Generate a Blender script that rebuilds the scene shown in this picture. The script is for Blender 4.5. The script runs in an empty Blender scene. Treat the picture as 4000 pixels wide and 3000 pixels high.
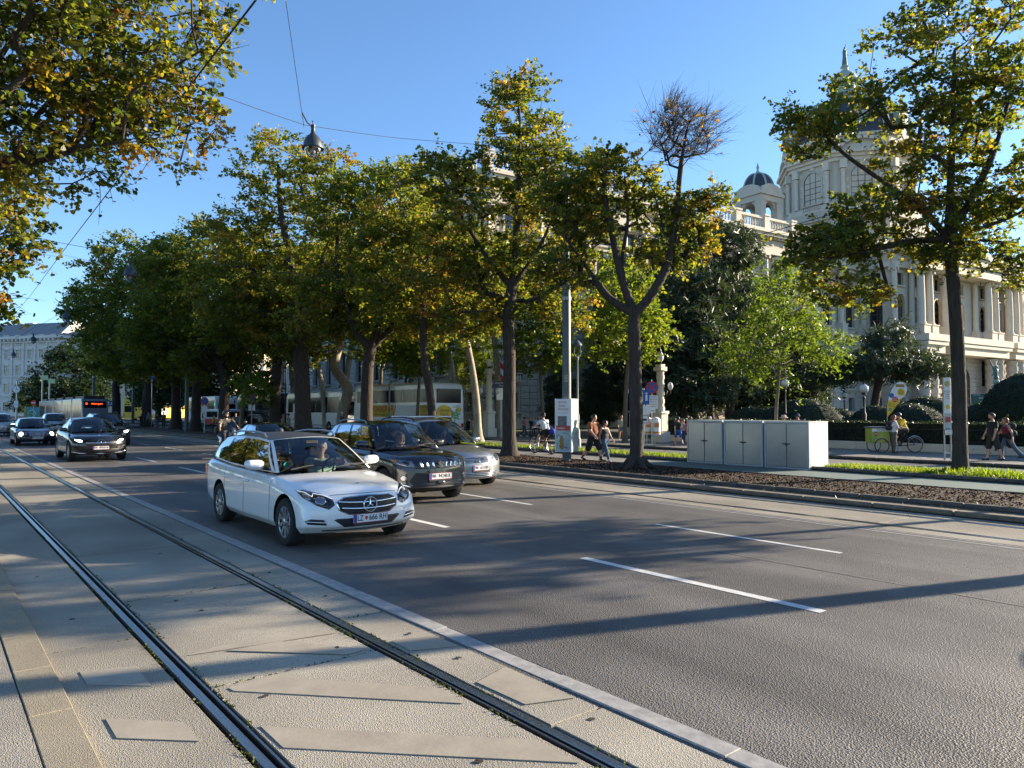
import bpy, bmesh, math, random
import numpy as np
from mathutils import Vector, Matrix, noise as mnoise
from mathutils.bvhtree import BVHTree
from mathutils.geometry import delaunay_2d_cdt

# ------------------------------------------------------------------ camera, sky, sun, exposure
scene = bpy.context.scene
col = scene.collection
PI = math.pi
R = math.radians
CAM_F, CAM_H = 2850.0, 2.0            # focal length in pixels of the 4000 px wide photograph, eye height
YAW, PITCH = R(38.887), R(2.0096)
cam_d = bpy.data.cameras.new('camera'); cam = bpy.data.objects.new('camera', cam_d); col.objects.link(cam)
cam_d.sensor_width = 36.0; cam_d.lens = 36.0 * CAM_F / 4000.0; cam_d.clip_end = 3000.0; cam_d.clip_start = 0.1
cam.location = (0, 0, CAM_H); cam.rotation_euler = (R(90) + PITCH, 0, -YAW)
scene.camera = cam

SUN_EL = R(15.5)
SUN_H = Vector((1.0, -0.34, 0)).normalized()          # horizontal direction towards the sun
SUN_DIR = Vector((SUN_H.x * math.cos(SUN_EL), SUN_H.y * math.cos(SUN_EL), math.sin(SUN_EL)))
world = bpy.data.worlds.new('World'); scene.world = world; world.use_nodes = True
wn = world.node_tree.nodes; wl = world.node_tree.links
bg = wn['Background']; sky = wn.new('ShaderNodeTexSky'); sky.sky_type = 'NISHITA'; sky.sun_disc = False
sky.sun_elevation = SUN_EL; sky.sun_rotation = math.atan2(SUN_H.x, SUN_H.y)
sky.altitude = 200; sky.air_density = 1.0; sky.dust_density = 0.3; sky.ozone_density = 4.5
wl.new(sky.outputs[0], bg.inputs[0]); bg.inputs[1].default_value = 0.10
sun_d = bpy.data.lights.new('sun', 'SUN'); sun_d.energy = 5.0; sun_d.angle = R(0.55); sun_d.color = (1.0, 0.86, 0.66)
sun = bpy.data.objects.new('sun', sun_d); col.objects.link(sun)
sun.rotation_euler = (-SUN_DIR).to_track_quat('-Z', 'Y').to_euler(); sun.location = (60, -20, 40)
vs = scene.view_settings
vs.view_transform = 'Standard'; vs.look = 'None'; vs.gamma = 1.0; vs.use_curve_mapping = False; vs.exposure = 1.62
scene.cycles.max_bounces = 5; scene.cycles.transparent_max_bounces = 8; scene.cycles.transmission_bounces = 2
scene.cycles.diffuse_bounces = 2; scene.cycles.glossy_bounces = 2; scene.cycles.adaptive_threshold = .02
scene.cycles.caustics_reflective = False; scene.cycles.caustics_refractive = False
scene.cycles.sample_clamp_indirect = 6.0

# ------------------------------------------------------------------ helpers
_c, _s = math.cos(YAW), math.sin(YAW)
_cp, _sp = math.cos(PITCH), math.sin(PITCH)
def ray(u, v):
    a = (u - 2000) / CAM_F; b = -(v - 1500) / CAM_F
    up = b * _cp + _sp; fw = _cp - b * _sp
    return Vector((a * _c + fw * _s, -a * _s + fw * _c, up))
def at_z(u, v, z=0.0):
    r = ray(u, v); t = (z - CAM_H) / r.z; return Vector((r.x * t, r.y * t, z))
def at_x(u, v, X):
    r = ray(u, v); t = X / r.x; return Vector((X, r.y * t, CAM_H + r.z * t))
def at_y(u, v, Y):
    r = ray(u, v); t = Y / r.y; return Vector((r.x * t, Y, CAM_H + r.z * t))

RNG = random.Random(7)

def col4(c): return (c[0], c[1], c[2], 1.0)
def hexc(h):
    h = h.lstrip('#'); v = [int(h[i:i+2], 16) / 255 for i in (0, 2, 4)]
    return tuple((x / 12.92 if x <= .04045 else ((x + .055) / 1.055) ** 2.4) for x in v)

MATS = {}
def mat(name, color=(.5, .5, .5), rough=.6, metal=0.0, var=0.0, vscale=4.0, bump=0.0, bscale=30.0, coat=0.0, spec=.5,
        emit=None, estr=0.0, color2=None, coords='Object', stretch=None, detail=4.0, rvar=0.0):
    """Principled material; var mixes towards color2 (or a darker tone) by noise; bump gives fine relief"""
    if name in MATS: return MATS[name]
    m = bpy.data.materials.new(name); m.use_nodes = True
    n, l = m.node_tree.nodes, m.node_tree.links
    p = n['Principled BSDF']
    p.inputs['Base Color'].default_value = col4(color); p.inputs['Roughness'].default_value = rough
    p.inputs['Metallic'].default_value = metal; p.inputs['Specular IOR Level'].default_value = spec
    p.inputs['Coat Weight'].default_value = coat; p.inputs['Coat Roughness'].default_value = 0.03
    if emit: p.inputs['Emission Color'].default_value = col4(emit); p.inputs['Emission Strength'].default_value = estr
    tc = None
    def tcv():
        nonlocal tc
        if tc is None:
            t = n.new('ShaderNodeTexCoord'); tc = t.outputs[coords]
            if stretch:
                mp = n.new('ShaderNodeMapping'); mp.inputs['Scale'].default_value = stretch
                l.new(tc, mp.inputs[0]); tc = mp.outputs[0]
        return tc
    if var > 0:
        t = n.new('ShaderNodeTexNoise'); t.inputs['Scale'].default_value = vscale; t.inputs['Detail'].default_value = detail
        t.inputs['Roughness'].default_value = .65
        l.new(tcv(), t.inputs['Vector'])
        r = n.new('ShaderNodeMapRange'); r.inputs[1].default_value = .32; r.inputs[2].default_value = .68
        r.inputs[3].default_value = 0; r.inputs[4].default_value = var
        l.new(t.outputs[0], r.inputs[0])
        mx = n.new('ShaderNodeMix'); mx.data_type = 'RGBA'
        mx.inputs[6].default_value = col4(color)
        mx.inputs[7].default_value = col4(color2 if color2 else tuple(c * .35 for c in color))
        l.new(r.outputs[0], mx.inputs[0]); l.new(mx.outputs[2], p.inputs['Base Color'])
        if rvar:
            r2 = n.new('ShaderNodeMapRange'); r2.inputs[1].default_value = .3; r2.inputs[2].default_value = .7
            r2.inputs[3].default_value = rough - rvar; r2.inputs[4].default_value = rough + rvar
            l.new(t.outputs[0], r2.inputs[0]); l.new(r2.outputs[0], p.inputs['Roughness'])
    if bump > 0:
        t = n.new('ShaderNodeTexNoise'); t.inputs['Scale'].default_value = bscale; t.inputs['Detail'].default_value = 3
        l.new(tcv(), t.inputs['Vector'])
        b = n.new('ShaderNodeBump'); b.inputs['Strength'].default_value = min(1.0, bump); b.inputs['Distance'].default_value = .02
        l.new(t.outputs[0], b.inputs['Height']); l.new(b.outputs[0], p.inputs['Normal'])
    MATS[name] = m
    return m

def glass_mat(name, tint=(.8, .85, .85), dens=.6, rough=0.02, refl=1.25):
    """window glass: part see-through, part mirror by angle"""
    if name in MATS: return MATS[name]
    m = bpy.data.materials.new(name); m.use_nodes = True
    n, l = m.node_tree.nodes, m.node_tree.links
    n.remove(n['Principled BSDF'])
    out = n['Material Output']
    tr = n.new('ShaderNodeBsdfTransparent'); tr.inputs[0].default_value = col4(tuple(t * (1 - dens) for t in tint))
    gl = n.new('ShaderNodeBsdfGlossy'); gl.inputs['Roughness'].default_value = rough; gl.inputs[0].default_value = (.95, .97, 1, 1)
    fr = n.new('ShaderNodeFresnel'); fr.inputs[0].default_value = 1.55
    ad = n.new('ShaderNodeMath'); ad.operation = 'MULTIPLY_ADD'; ad.inputs[1].default_value = refl; ad.inputs[2].default_value = .02; ad.use_clamp = True
    mx = n.new('ShaderNodeMixShader')
    l.new(fr.outputs[0], ad.inputs[0]); l.new(ad.outputs[0], mx.inputs[0]); l.new(tr.outputs[0], mx.inputs[1]); l.new(gl.outputs[0], mx.inputs[2])
    l.new(mx.outputs[0], out.inputs[0])
    MATS[name] = m
    return m

class MB:
    """collects shapes; build() links them as ONE mesh object"""
    def __init__(s): s.v = []; s.f = []; s.m = []; s.cur = 0
    def mi(s, i): s.cur = i; return s
    def add(s, vs, fs):
        o = len(s.v); s.v.extend([tuple(p) for p in vs])
        for f in fs: s.f.append(tuple(i + o for i in f)); s.m.append(s.cur)
        return s
    def quad(s, a, b, c, d): return s.add([a, b, c, d], [(0, 1, 2, 3)])
    def box(s, c, d, M=None, taper=1.0):
        hx, hy, hz = d[0] / 2, d[1] / 2, d[2] / 2
        vs = [(sx * hx * (taper if sz > 0 else 1), sy * hy * (taper if sz > 0 else 1), sz * hz) for sz in (-1, 1) for sy in (-1, 1) for sx in (-1, 1)]
        vs = [Vector(v) for v in vs]
        if M is not None: vs = [M @ v for v in vs]
        c = Vector(c); vs = [v + c for v in vs]
        return s.add(vs, [(0, 2, 3, 1), (4, 5, 7, 6), (0, 1, 5, 4), (2, 6, 7, 3), (0, 4, 6, 2), (1, 3, 7, 5)])
    def bbox(s, c, d, b=.01, M=None):
        """box with chamfered edges"""
        x, y, z = d[0] / 2, d[1] / 2, d[2] / 2; b = min(b, x * .49, y * .49, z * .49)
        vs = []; 
        for sx in (-1, 1):
            for sy in (-1, 1):
                for sz in (-1, 1):
                    vs += [Vector((sx * x, sy * (y - b), sz * (z - b))), Vector((sx * (x - b), sy * y, sz * (z - b))), Vector((sx * (x - b), sy * (y - b), sz * z))]
        def I(sx, sy, sz, k): return ((sx > 0) * 4 + (sy > 0) * 2 + (sz > 0)) * 3 + k
        fs = []
        for sgn in (-1, 1):
            fs.append([I(sgn, -1, -1, 0), I(sgn, 1, -1, 0), I(sgn, 1, 1, 0), I(sgn, -1, 1, 0)][::sgn])
            fs.append([I(-1, sgn, -1, 1), I(-1, sgn, 1, 1), I(1, sgn, 1, 1), I(1, sgn, -1, 1)][::sgn])
            fs.append([I(-1, -1, sgn, 2), I(1, -1, sgn, 2), I(1, 1, sgn, 2), I(-1, 1, sgn, 2)][::sgn])
        for a in (-1, 1):
            for c2 in (-1, 1):
                fs.append([I(a, c2, -1, 0), I(a, c2, 1, 0), I(a, c2, 1, 1), I(a, c2, -1, 1)][::-a * c2])
                fs.append([I(a, -1, c2, 0), I(a, 1, c2, 0), I(a, 1, c2, 2), I(a, -1, c2, 2)][::a * c2])
                fs.append([I(-1, a, c2, 1), I(1, a, c2, 1), I(1, a, c2, 2), I(-1, a, c2, 2)][::-a * c2])
                for e in (-1, 1): fs.append([I(a, c2, e, 0), I(a, c2, e, 1), I(a, c2, e, 2)][::a * c2 * e])
        if M is not None: vs = [M @ v for v in vs]
        c = Vector(c); return s.add([v + c for v in vs], fs)
    def tube(s, pts, rad, n=8, cap=True):
        pts = [Vector(p) for p in pts]; k = len(pts)
        rads = rad if isinstance(rad, (list, tuple)) else [rad] * k
        vs = []; up = None
        for i, p in enumerate(pts):
            t = (pts[min(i + 1, k - 1)] - pts[max(i - 1, 0)])
            if t.length < 1e-9: t = Vector((0, 0, 1))
            t.normalize()
            if up is None:
                up = Vector((0, 0, 1)) if abs(t.z) < .9 else Vector((1, 0, 0))
            a = t.cross(up)
            if a.length < 1e-6: a = t.orthogonal()
            a.normalize(); b = a.cross(t).normalized(); up = b
            for j in range(n):
                q = 2 * PI * j / n; vs.append(p + (a * math.cos(q) + b * math.sin(q)) * rads[i])
        fs = [(i * n + j, i * n + (j + 1) % n, (i + 1) * n + (j + 1) % n, (i + 1) * n + j) for i in range(k - 1) for j in range(n)]
        fs = [f[::-1] for f in fs]
        if cap: fs += [tuple(range(n)), tuple(range((k - 1) * n, k * n))[::-1]]
        return s.add(vs, fs)
    def lathe(s, prof, c=(0, 0, 0), n=16, M=None, cap=True):
        """prof: (r, z) from bottom to top, turned about z"""
        c = Vector(c); vs = []
        for r_, z in prof:
            for j in range(n):
                q = 2 * PI * j / n; v = Vector((r_ * math.cos(q), r_ * math.sin(q), z)); vs.append((M @ v if M is not None else v) + c)
        k = len(prof)
        fs = [(i * n + j, i * n + (j + 1) % n, (i + 1) * n + (j + 1) % n, (i + 1) * n + j) for i in range(k - 1) for j in range(n)]
        if cap:
            fs.append(tuple(range(n))[::-1]); fs.append(tuple(range((k - 1) * n, k * n)))
        return s.add(vs, fs)
    def prism(s, poly, a, b, M=None):
        """poly in XY extruded z a..b (optional matrix)"""
        k = len(poly); vs = [Vector((x, y, a)) for x, y in poly] + [Vector((x, y, b)) for x, y in poly]
        if M is not None: vs = [M @ v for v in vs]
        fs = [tuple(range(k))[::-1], tuple(range(k, 2 * k))] + [(i, (i + 1) % k, k + (i + 1) % k, k + i) for i in range(k)]
        return s.add(vs, fs)
    def grid(s, P):
        """P: rows of points"""
        r, c = len(P), len(P[0])
        return s.add([p for row in P for p in row], [(i * c + j, i * c + j + 1, (i + 1) * c + j + 1, (i + 1) * c + j) for i in range(r - 1) for j in range(c - 1)])
    def ball(s, c, r, n=10, sc=(1, 1, 1)):
        prof = [(max(1e-4, math.sin(PI * i / n)), -math.cos(PI * i / n)) for i in range(n + 1)]
        rr = r if isinstance(r, (tuple, list)) else (r * sc[0], r * sc[1], r * sc[2])
        return s.lathe(prof, c, max(8, n), Matrix.Diagonal((rr[0], rr[1], rr[2])), cap=False)
    def mesh(s, name, mats, smooth=None):
        me = bpy.data.meshes.new(name); me.from_pydata(s.v, [], s.f)
        for m in (mats if isinstance(mats, (list, tuple)) else [mats]): me.materials.append(m)
        if any(s.m): me.polygons.foreach_set('material_index', s.m)
        if smooth is not None: smooth_mesh(me, smooth)
        me.update(); return me
    def build(s, name, mats, parent=None, smooth=None, loc=None, rz=None):
        return link(name, s.mesh(name, mats, smooth), parent, loc, rz)

def smooth_mesh(me, ang=40):
    me.polygons.foreach_set('use_smooth', [True] * len(me.polygons))
    if ang < 180: me.set_sharp_from_angle(angle=R(ang))

def link(name, me, parent=None, loc=None, rz=None):
    o = bpy.data.objects.new(name, me); col.objects.link(o)
    if parent is not None: o.parent = parent
    if loc is not None: o.location = loc
    if rz is not None: o.rotation_euler = (0, 0, rz)
    return o
def tag(o, label=None, cat=None, group=None, kind=None):
    if label: o['label'] = label
    if cat: o['category'] = cat
    if group: o['group'] = group
    if kind: o['kind'] = kind
    return o
def thing(name, label, cat, loc=(0, 0, 0), rz=0.0, group=None):
    o = link(name, None, None, loc, rz); o.empty_display_size = .2
    return tag(o, label, cat, group)
def struct(name, mb, m, smooth=None, parent=None):
    o = mb.build(name, m, parent, smooth) if isinstance(mb, MB) else link(name, mb, parent)
    if parent is None: o['kind'] = 'structure'
    return o
def copy_tree(o, parent=None):
    c = o.copy(); col.objects.link(c); c.parent = parent
    for ch in o.children: copy_tree(ch, c)
    return c

def frame(o, n, up=(0, 0, 1)):
    """matrix whose z looks along n and whose y is up"""
    n = Vector(n).normalized(); x = Vector(up).cross(n).normalized(); y = n.cross(x)
    M = Matrix((x, y, n)).transposed().to_4x4(); M.translation = Vector(o); return M

_txt = {}
def text_mesh(s, size=1.0, ext=0.0, bold=0.0, align='CENTER'):
    k = (s, size, ext, bold, align)
    if k in _txt: return _txt[k]
    cu = bpy.data.curves.new('lettering', 'FONT'); cu.body = s; cu.size = size; cu.extrude = ext; cu.offset = bold * size
    cu.align_x = align; cu.align_y = 'CENTER'; cu.resolution_u = 3
    o = bpy.data.objects.new('lettering', cu); col.objects.link(o)
    me = bpy.data.meshes.new_from_object(o)
    bpy.data.objects.remove(o); bpy.data.curves.remove(cu)
    _txt[k] = me; return me
def text(s, M, size, m, parent=None, width=None, bold=0.0, name='lettering', align='CENTER', ext=.0006, cond=1.0):
    me = text_mesh(s, size, ext, bold, align).copy(); me.materials.clear(); me.materials.append(m)
    if len(me.vertices) == 0: return None
    xs = [v.co.x for v in me.vertices]; w = max(xs) - min(xs)
    sx = (width / w if width else 1.0) * cond
    T = (M if isinstance(M, Matrix) else Matrix(M)) @ Matrix.Diagonal((sx, 1, 1, 1)).to_4x4()
    me.transform(T)
    return link(name, me, parent)

def catmull(pts, n):
    """smooth polyline through pts with n samples per span"""
    P = [Vector(p) for p in pts]; out = []
    for i in range(len(P) - 1):
        a = P[max(i - 1, 0)]; b = P[i]; c = P[i + 1]; d = P[min(i + 2, len(P) - 1)]
        for k in range(n):
            t = k / n; t2, t3 = t * t, t * t * t
            out.append(.5 * ((2 * b) + (c - a) * t + (2 * a - 5 * b + 4 * c - d) * t2 + (3 * b - a - 3 * c + d) * t3))
    out.append(P[-1]); return out
def lerp_curve(tab, x):
    """piecewise linear table [(x, y)]"""
    if x <= tab[0][0]: return tab[0][1]
    for (a, b), (c, d) in zip(tab, tab[1:]):
        if x <= c: return b + (d - b) * (x - a) / (c - a)
    return tab[-1][1]
def bake(o):
    """mesh of an object with its modifiers applied"""
    dg = bpy.context.evaluated_depsgraph_get(); return bpy.data.meshes.new_from_object(o.evaluated_get(dg))
# ------------------------------------------------------------------ ground, road, tracks, kerbs
def band_mat(name, c1, c2, c3, rough, bscale, bump, grain, along=True):
    """asphalt / concrete: grains, broad worn bands along the road, fine relief"""
    m = bpy.data.materials.new(name); m.use_nodes = True; n, l = m.node_tree.nodes, m.node_tree.links
    p = n['Principled BSDF']; p.inputs['Roughness'].default_value = rough; p.inputs['Specular IOR Level'].default_value = .5
    tc = n.new('ShaderNodeNewGeometry')
    mp = n.new('ShaderNodeMapping'); mp.inputs['Scale'].default_value = (.85, .03, 1) if along else (.35, .35, .35); l.new(tc.outputs['Position'], mp.inputs[0])
    a = n.new('ShaderNodeTexNoise'); a.inputs['Scale'].default_value = 1.6; a.inputs['Detail'].default_value = 3; l.new(mp.outputs[0], a.inputs['Vector'])
    b = n.new('ShaderNodeTexNoise'); b.inputs['Scale'].default_value = grain; b.inputs['Detail'].default_value = 4; b.inputs['Roughness'].default_value = .75; l.new(tc.outputs['Position'], b.inputs['Vector'])
    d = n.new('ShaderNodeTexNoise'); d.inputs['Scale'].default_value = .55; d.inputs['Detail'].default_value = 5; l.new(tc.outputs['Position'], d.inputs['Vector'])
    def ramp(src, lo, hi):
        r = n.new('ShaderNodeMapRange'); r.inputs[1].default_value = lo; r.inputs[2].default_value = hi; l.new(src, r.inputs[0]); return r.outputs[0]
    m1 = n.new('ShaderNodeMix'); m1.data_type = 'RGBA'; m1.inputs[6].default_value = col4(c1); m1.inputs[7].default_value = col4(c2); l.new(ramp(a.outputs[0], .35, .65), m1.inputs[0])
    m2 = n.new('ShaderNodeMix'); m2.data_type = 'RGBA'; m2.blend_type = 'MIX'; m2.inputs[7].default_value = col4(c3); l.new(m1.outputs[2], m2.inputs[6])
    mm = n.new('ShaderNodeMath'); mm.operation = 'MULTIPLY'; mm.inputs[1].default_value = .75; l.new(ramp(b.outputs[0], .46, .64), mm.inputs[0]); l.new(mm.outputs[0], m2.inputs[0])
    m3 = n.new('ShaderNodeMix'); m3.data_type = 'RGBA'; m3.blend_type = 'MULTIPLY'; l.new(m2.outputs[2], m3.inputs[6])
    m3.inputs[0].default_value = .5; l.new(ramp(d.outputs[0], .2, .75), m3.inputs[7])
    l.new(m3.outputs[2], p.inputs['Base Color'])
    v = n.new('ShaderNodeTexVoronoi'); v.inputs['Scale'].default_value = bscale; l.new(tc.outputs['Position'], v.inputs['Vector'])
    bp = n.new('ShaderNodeBump'); bp.inputs['Strength'].default_value = bump; bp.inputs['Distance'].default_value = .012
    l.new(v.outputs['Distance'], bp.inputs['Height']); l.new(bp.outputs[0], p.inputs['Normal'])
    MATS[name] = m; return m
M_asph = band_mat('asphalt', (.125, .113, .100), (.205, .186, .165), (.055, .051, .048), .62, 80, .7, 70)
M_asph2 = band_mat('worn_asphalt', (.17, .16, .15), (.22, .205, .19), (.09, .088, .085), .85, 70, .3, 45, False)
M_conc = band_mat('slab_concrete', (.40, .355, .275), (.47, .42, .33), (.24, .21, .165), .85, 120, .45, 75, False)
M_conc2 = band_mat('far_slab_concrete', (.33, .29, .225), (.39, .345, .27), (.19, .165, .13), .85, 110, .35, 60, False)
M_granite = band_mat('kerb_granite', (.43, .36, .24), (.37, .315, .225), (.24, .195, .14), .8, 140, .35, 70, False)
M_kerbbrown = mat('kerb_brown', (.21, .165, .115), .85, var=.7, vscale=5, bump=.4, bscale=40, coords='Object')
M_kerbdark = mat('kerb_dark', (.115, .10, .085), .9, var=.6, vscale=6, bump=.4, bscale=40)
M_pave = band_mat('pavement_asphalt', (.23, .215, .195), (.26, .24, .215), (.13, .125, .115), .85, 60, .3, 40, False)
M_soil = mat('dark_soil', (.035, .03, .022), .95, var=.6, vscale=9, bump=.6, bscale=30)
M_steel = mat('rail_steel', (.52, .51, .50), .27, 1.0, var=.5, vscale=1.2, color2=(.22, .20, .19), stretch=(30, .4, 1), coords='Object')
M_rust = mat('rail_rust', (.055, .042, .034), .8, .3, var=.5, vscale=8)
M_paint = mat('road_paint', (.72, .71, .67), .65, var=.55, vscale=14, color2=(.38, .37, .35), detail=8, bump=.2, bscale=60)
M_paintold = mat('old_road_paint', (.42, .40, .37), .7, var=.9, vscale=7, color2=(.20, .19, .18), detail=8)
M_patch = mat('smooth_patch', (.40, .345, .26), .55, var=.7, vscale=3, color2=(.27, .23, .175), detail=6, bump=.06, bscale=20)
M_green = mat('green_cycle_coating', (.105, .165, .145), .8, var=.8, vscale=2.2, color2=(.15, .165, .15), detail=8, bump=.15, bscale=60)
M_mulch = mat('bark_mulch', (.10, .055, .032), .95, var=.95, vscale=26, color2=(.022, .014, .010), detail=6, bump=1.0, bscale=30)
M_lawn = mat('lawn_soil', (.06, .085, .02), .95, var=.7, vscale=8, color2=(.05, .04, .02), bump=.6, bscale=25)
M_gravel = mat('gravel', (.17, .15, .12), .95, var=.8, vscale=22, bump=.9, bscale=45)
Y0, Y1 = -26.0, 210.0
def sheet(x0, x1, z, y0=Y0, y1=Y1, th=.1): return MB().box(((x0 + x1) / 2, (y0 + y1) / 2, z - th / 2), (x1 - x0, y1 - y0, th))
g = MB(); g.quad((-900, -300, -.14), (900, -300, -.14), (900, 1500, -.14), (-900, 1500, -.14)); struct('ground', g, M_asph2)
road = struct('road', sheet(3.80, 12.5, 0), M_asph)
def dash(x, y0, y1, w, m, z=.004):
    b = MB().quad((x - w / 2, y0, z), (x + w / 2, y0, z), (x + w / 2, y1, z), (x - w / 2, y1, z)); return b.build('lane_marking', m, road)
for k in range(-2, 20):
    dash(6.97, 3.74 + 6.645 * k, 7.12 + 6.645 * k, .13, M_paint); dash(10.0, 5.09 + 6.645 * k, 8.4 + 6.645 * k, .10, M_paint)
dash(12.28, Y0, Y1, .07, M_paintold); dash(12.46, Y0, Y1, .06, M_paintold)
dash(8.75, -20, 60, .035, mat('asphalt_seam', (.20, .19, .17), .8, var=.8, vscale=6))

def slab_row(parent, x0, x1, y0, step, y1, z, m, name='track_slab', gap=.026, b=.004):
    me = {}; y = y0; k = 0
    while y < y1:
        L = step
        if L not in me: me[L] = MB().bbox((0, 0, -.05), (x1 - x0, L - gap, .1), b).mesh(name, m)
        o = link(name, me[L], parent, ((x0 + x1) / 2, y + L / 2, z + RNG.uniform(-.004, .004)))
        o.rotation_euler = (RNG.uniform(-.0012, .0012), RNG.uniform(-.002, .002), RNG.uniform(-.001, .001)); y += step; k += 1
def rail(parent, x, side, y0=Y0, y1=Y1, z=0.0):
    s = side   # +1: groove on the +x side of the head
    pr = [(-.045, -.09), (-.045, -.012), (-.036, 0), (.020, 0), (.025, -.006), (.025, -.045), (.056, -.045), (.056, -.004), (.060, 0), (.076, 0), (.079, -.004), (.079, -.09)]
    b = MB(); pts = [(x + s * a, z + c) for a, c in pr]
    for i in range(len(pts) - 1):
        b.mi(0 if i in (2, 3, 8) else 1)
        q = [(pts[i][0], y0, pts[i][1]), (pts[i + 1][0], y0, pts[i + 1][1]), (pts[i + 1][0], y1, pts[i + 1][1]), (pts[i][0], y1, pts[i][1])]
        b.quad(*(q if s > 0 else q[::-1]))
    b.build('rail', [M_steel, M_rust], parent)
track = struct('tram_track', sheet(.55, 3.80, -.045), M_soil)
slab_row(track, .825, 1.488, -4.9, 3.0, 100, .0, M_conc)
slab_row(track, 1.662, 2.978, -3.5, 3.0, 100, .0, M_conc)
slab_row(track, 3.152, 3.588, -5.5, 3.0, 100, .0, M_conc)
slab_row(track, 3.635, 3.795, -5.2, 1.55, 60, .004, M_paintold, 'edge_strip', .008)
rail(track, 1.56, 1, z=.002); rail(track, 3.085, -1, z=.002)
MB().box((3.61, 40, -.03), (.05, 140, .05)).build('asphalt_joint', M_asph, track)
for name, poly in dict(a=[(.97, 6.45), (1.33, 6.32), (1.33, 5.80), (.97, 6.12)], b=[(.96, 5.38), (1.34, 5.0), (1.34, 4.66), (.96, 5.02)], c=[(1.75, 5.41), (2.08, 5.43), (2.94, 4.44), (2.90, 4.13), (1.76, 5.33)],
                       d=[(1.70, 4.64), (2.93, 3.4), (2.93, 3.03), (1.70, 4.26)], e=[(2.0, 6.25), (2.45, 6.2), (2.92, 5.56), (2.74, 5.54)], f=[(1.72, 6.33), (2.93, 6.13), (2.91, 6.22), (2.0, 6.41)],
                       g=[(3.20, 4.38), (3.56, 4.50), (3.56, 3.72), (3.22, 3.85)], h=[(3.19, 5.62), (3.56, 5.52), (3.56, 5.15), (3.19, 5.3)], i=[(1.70, 3.35), (2.93, 2.2), (2.93, 1.8), (1.70, 3.0)]).items():
    mbp = MB(); mbp.prism(poly, .0005, .0055); mbp.build('ground_off_marking', M_patch, track)
# round core holes in the slabs
hole = MB().lathe([(.022, 0), (.022, .0015)], n=10).mesh('core_hole', M_soil)
for x, y in [(2.1, 8.2), (2.2, 7.65), (1.9, 5.1), (2.5, 3.4), (3.35, 8.9), (3.4, 7.4), (3.42, 5.7), (3.4, 4.9), (3.4, 3.4), (2.75, 5.75), (1.1, 4.4), (1.15, 8.1), (2.6, 11.0), (3.4, 10.6), (1.1, 10.4)]:
    o = link('core_hole', hole, track, (x, y, .005), RNG.uniform(0, 6)); o.scale = (1.3, .9, 1)
# kerb stones beside the camera and the pavement behind them
kerb = struct('kerb', sheet(.52, .83, -.05), M_soil)
slab_row(kerb, .565, .815, -5.6, 1.02, 60, .035, M_granite, 'kerb_stone', .012, .005)
struct('pavement', sheet(-60, .556, .032), band_mat('light_pavement', (.34, .305, .25), (.40, .36, .29), (.20, .18, .15), .85, 110, .5, 70, False))
# second track on the far side
track2 = struct('far_tram_track', sheet(12.5, 15.02, -.045), M_soil)
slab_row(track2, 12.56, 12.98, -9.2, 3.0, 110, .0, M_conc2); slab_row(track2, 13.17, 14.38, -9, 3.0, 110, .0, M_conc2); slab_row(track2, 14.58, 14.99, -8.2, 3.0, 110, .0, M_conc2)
rail(track2, 13.06, 1, z=.002); rail(track2, 14.49, -1, z=.002)
kerb2 = struct('far_kerb', sheet(15.02, 15.3, .02, th=.2), M_soil)
slab_row(kerb2, 15.03, 15.3, Y0, 1.5, 110, .11, M_kerbbrown, 'kerb_stone', .012, .02)
struct('gravel_strip', sheet(15.3, 15.86, .075, th=.2), M_gravel)
bedk = struct('bed_kerb', sheet(15.86, 16.0, .04, th=.2), M_soil)
slab_row(bedk, 15.86, 15.99, Y0, 1.02, 110, .17, M_kerbdark, 'kerb_stone', .01, .02)
struct('tree_bed', sheet(16.0, 19.35, .10, th=.2), M_mulch)
edg = struct('bed_edging', sheet(19.35, 19.43, .05, th=.2), M_soil)
slab_row(edg, 19.35, 19.43, Y0, 1.0, 70, .125, M_kerbdark, 'edging_stone', .01, .015)
struct('cycle_path', sheet(19.43, 21.95, .08, th=.2), M_pave)
cp = MB(); cp.box((20.7, -2.6, .082), (2.48, 41, .004)); struct('green_cycle_lane', cp, M_green)
gk = struct('grass_kerb', sheet(21.95, 22.1, .1, th=.2), M_soil)
slab_row(gk, 21.96, 22.09, Y0, 1.0, 90, .205, M_kerbdark, 'kerb_stone', .01, .02)
struct('grass_verge', sheet(22.1, 23.6, .19, Y0, 11.85, .3), M_lawn); struct('grass_verge', sheet(22.1, 23.6, .19, 17.0, 110, .3), M_lawn)
struct('cabinet_pad', sheet(22.1, 23.6, .17, 11.85, 17.0, .3), M_green)
struct('access_road', sheet(23.6, 28.3, .045, th=.2), M_asph2)
pk = struct('pavement_kerb', sheet(28.3, 28.5, .1, th=.3), M_soil)
slab_row(pk, 28.31, 28.5, Y0, 1.3, 32, .172, M_kerbdark, 'kerb_stone', .012, .02)
struct('far_pavement', sheet(28.5, 34.1, .165, Y0, 33, .3), M_pave)
struct('platz_street', sheet(28.3, 70, .05, 33, 46, .2), M_asph2)
struct('garden_lawn', sheet(34.1, 200, .13, Y0, 46, .3), M_lawn)
struct('museum_lawn', sheet(30.8, 160, .12, 46, 190, .3), M_lawn)
struct('garden_path', MB().box((95, 42, .145), (120, 9, .02)), M_gravel)
struct('museum_pavement', MB().box((34.2, 110, .128), (5.4, 128, .03)), M_pave)
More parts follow.
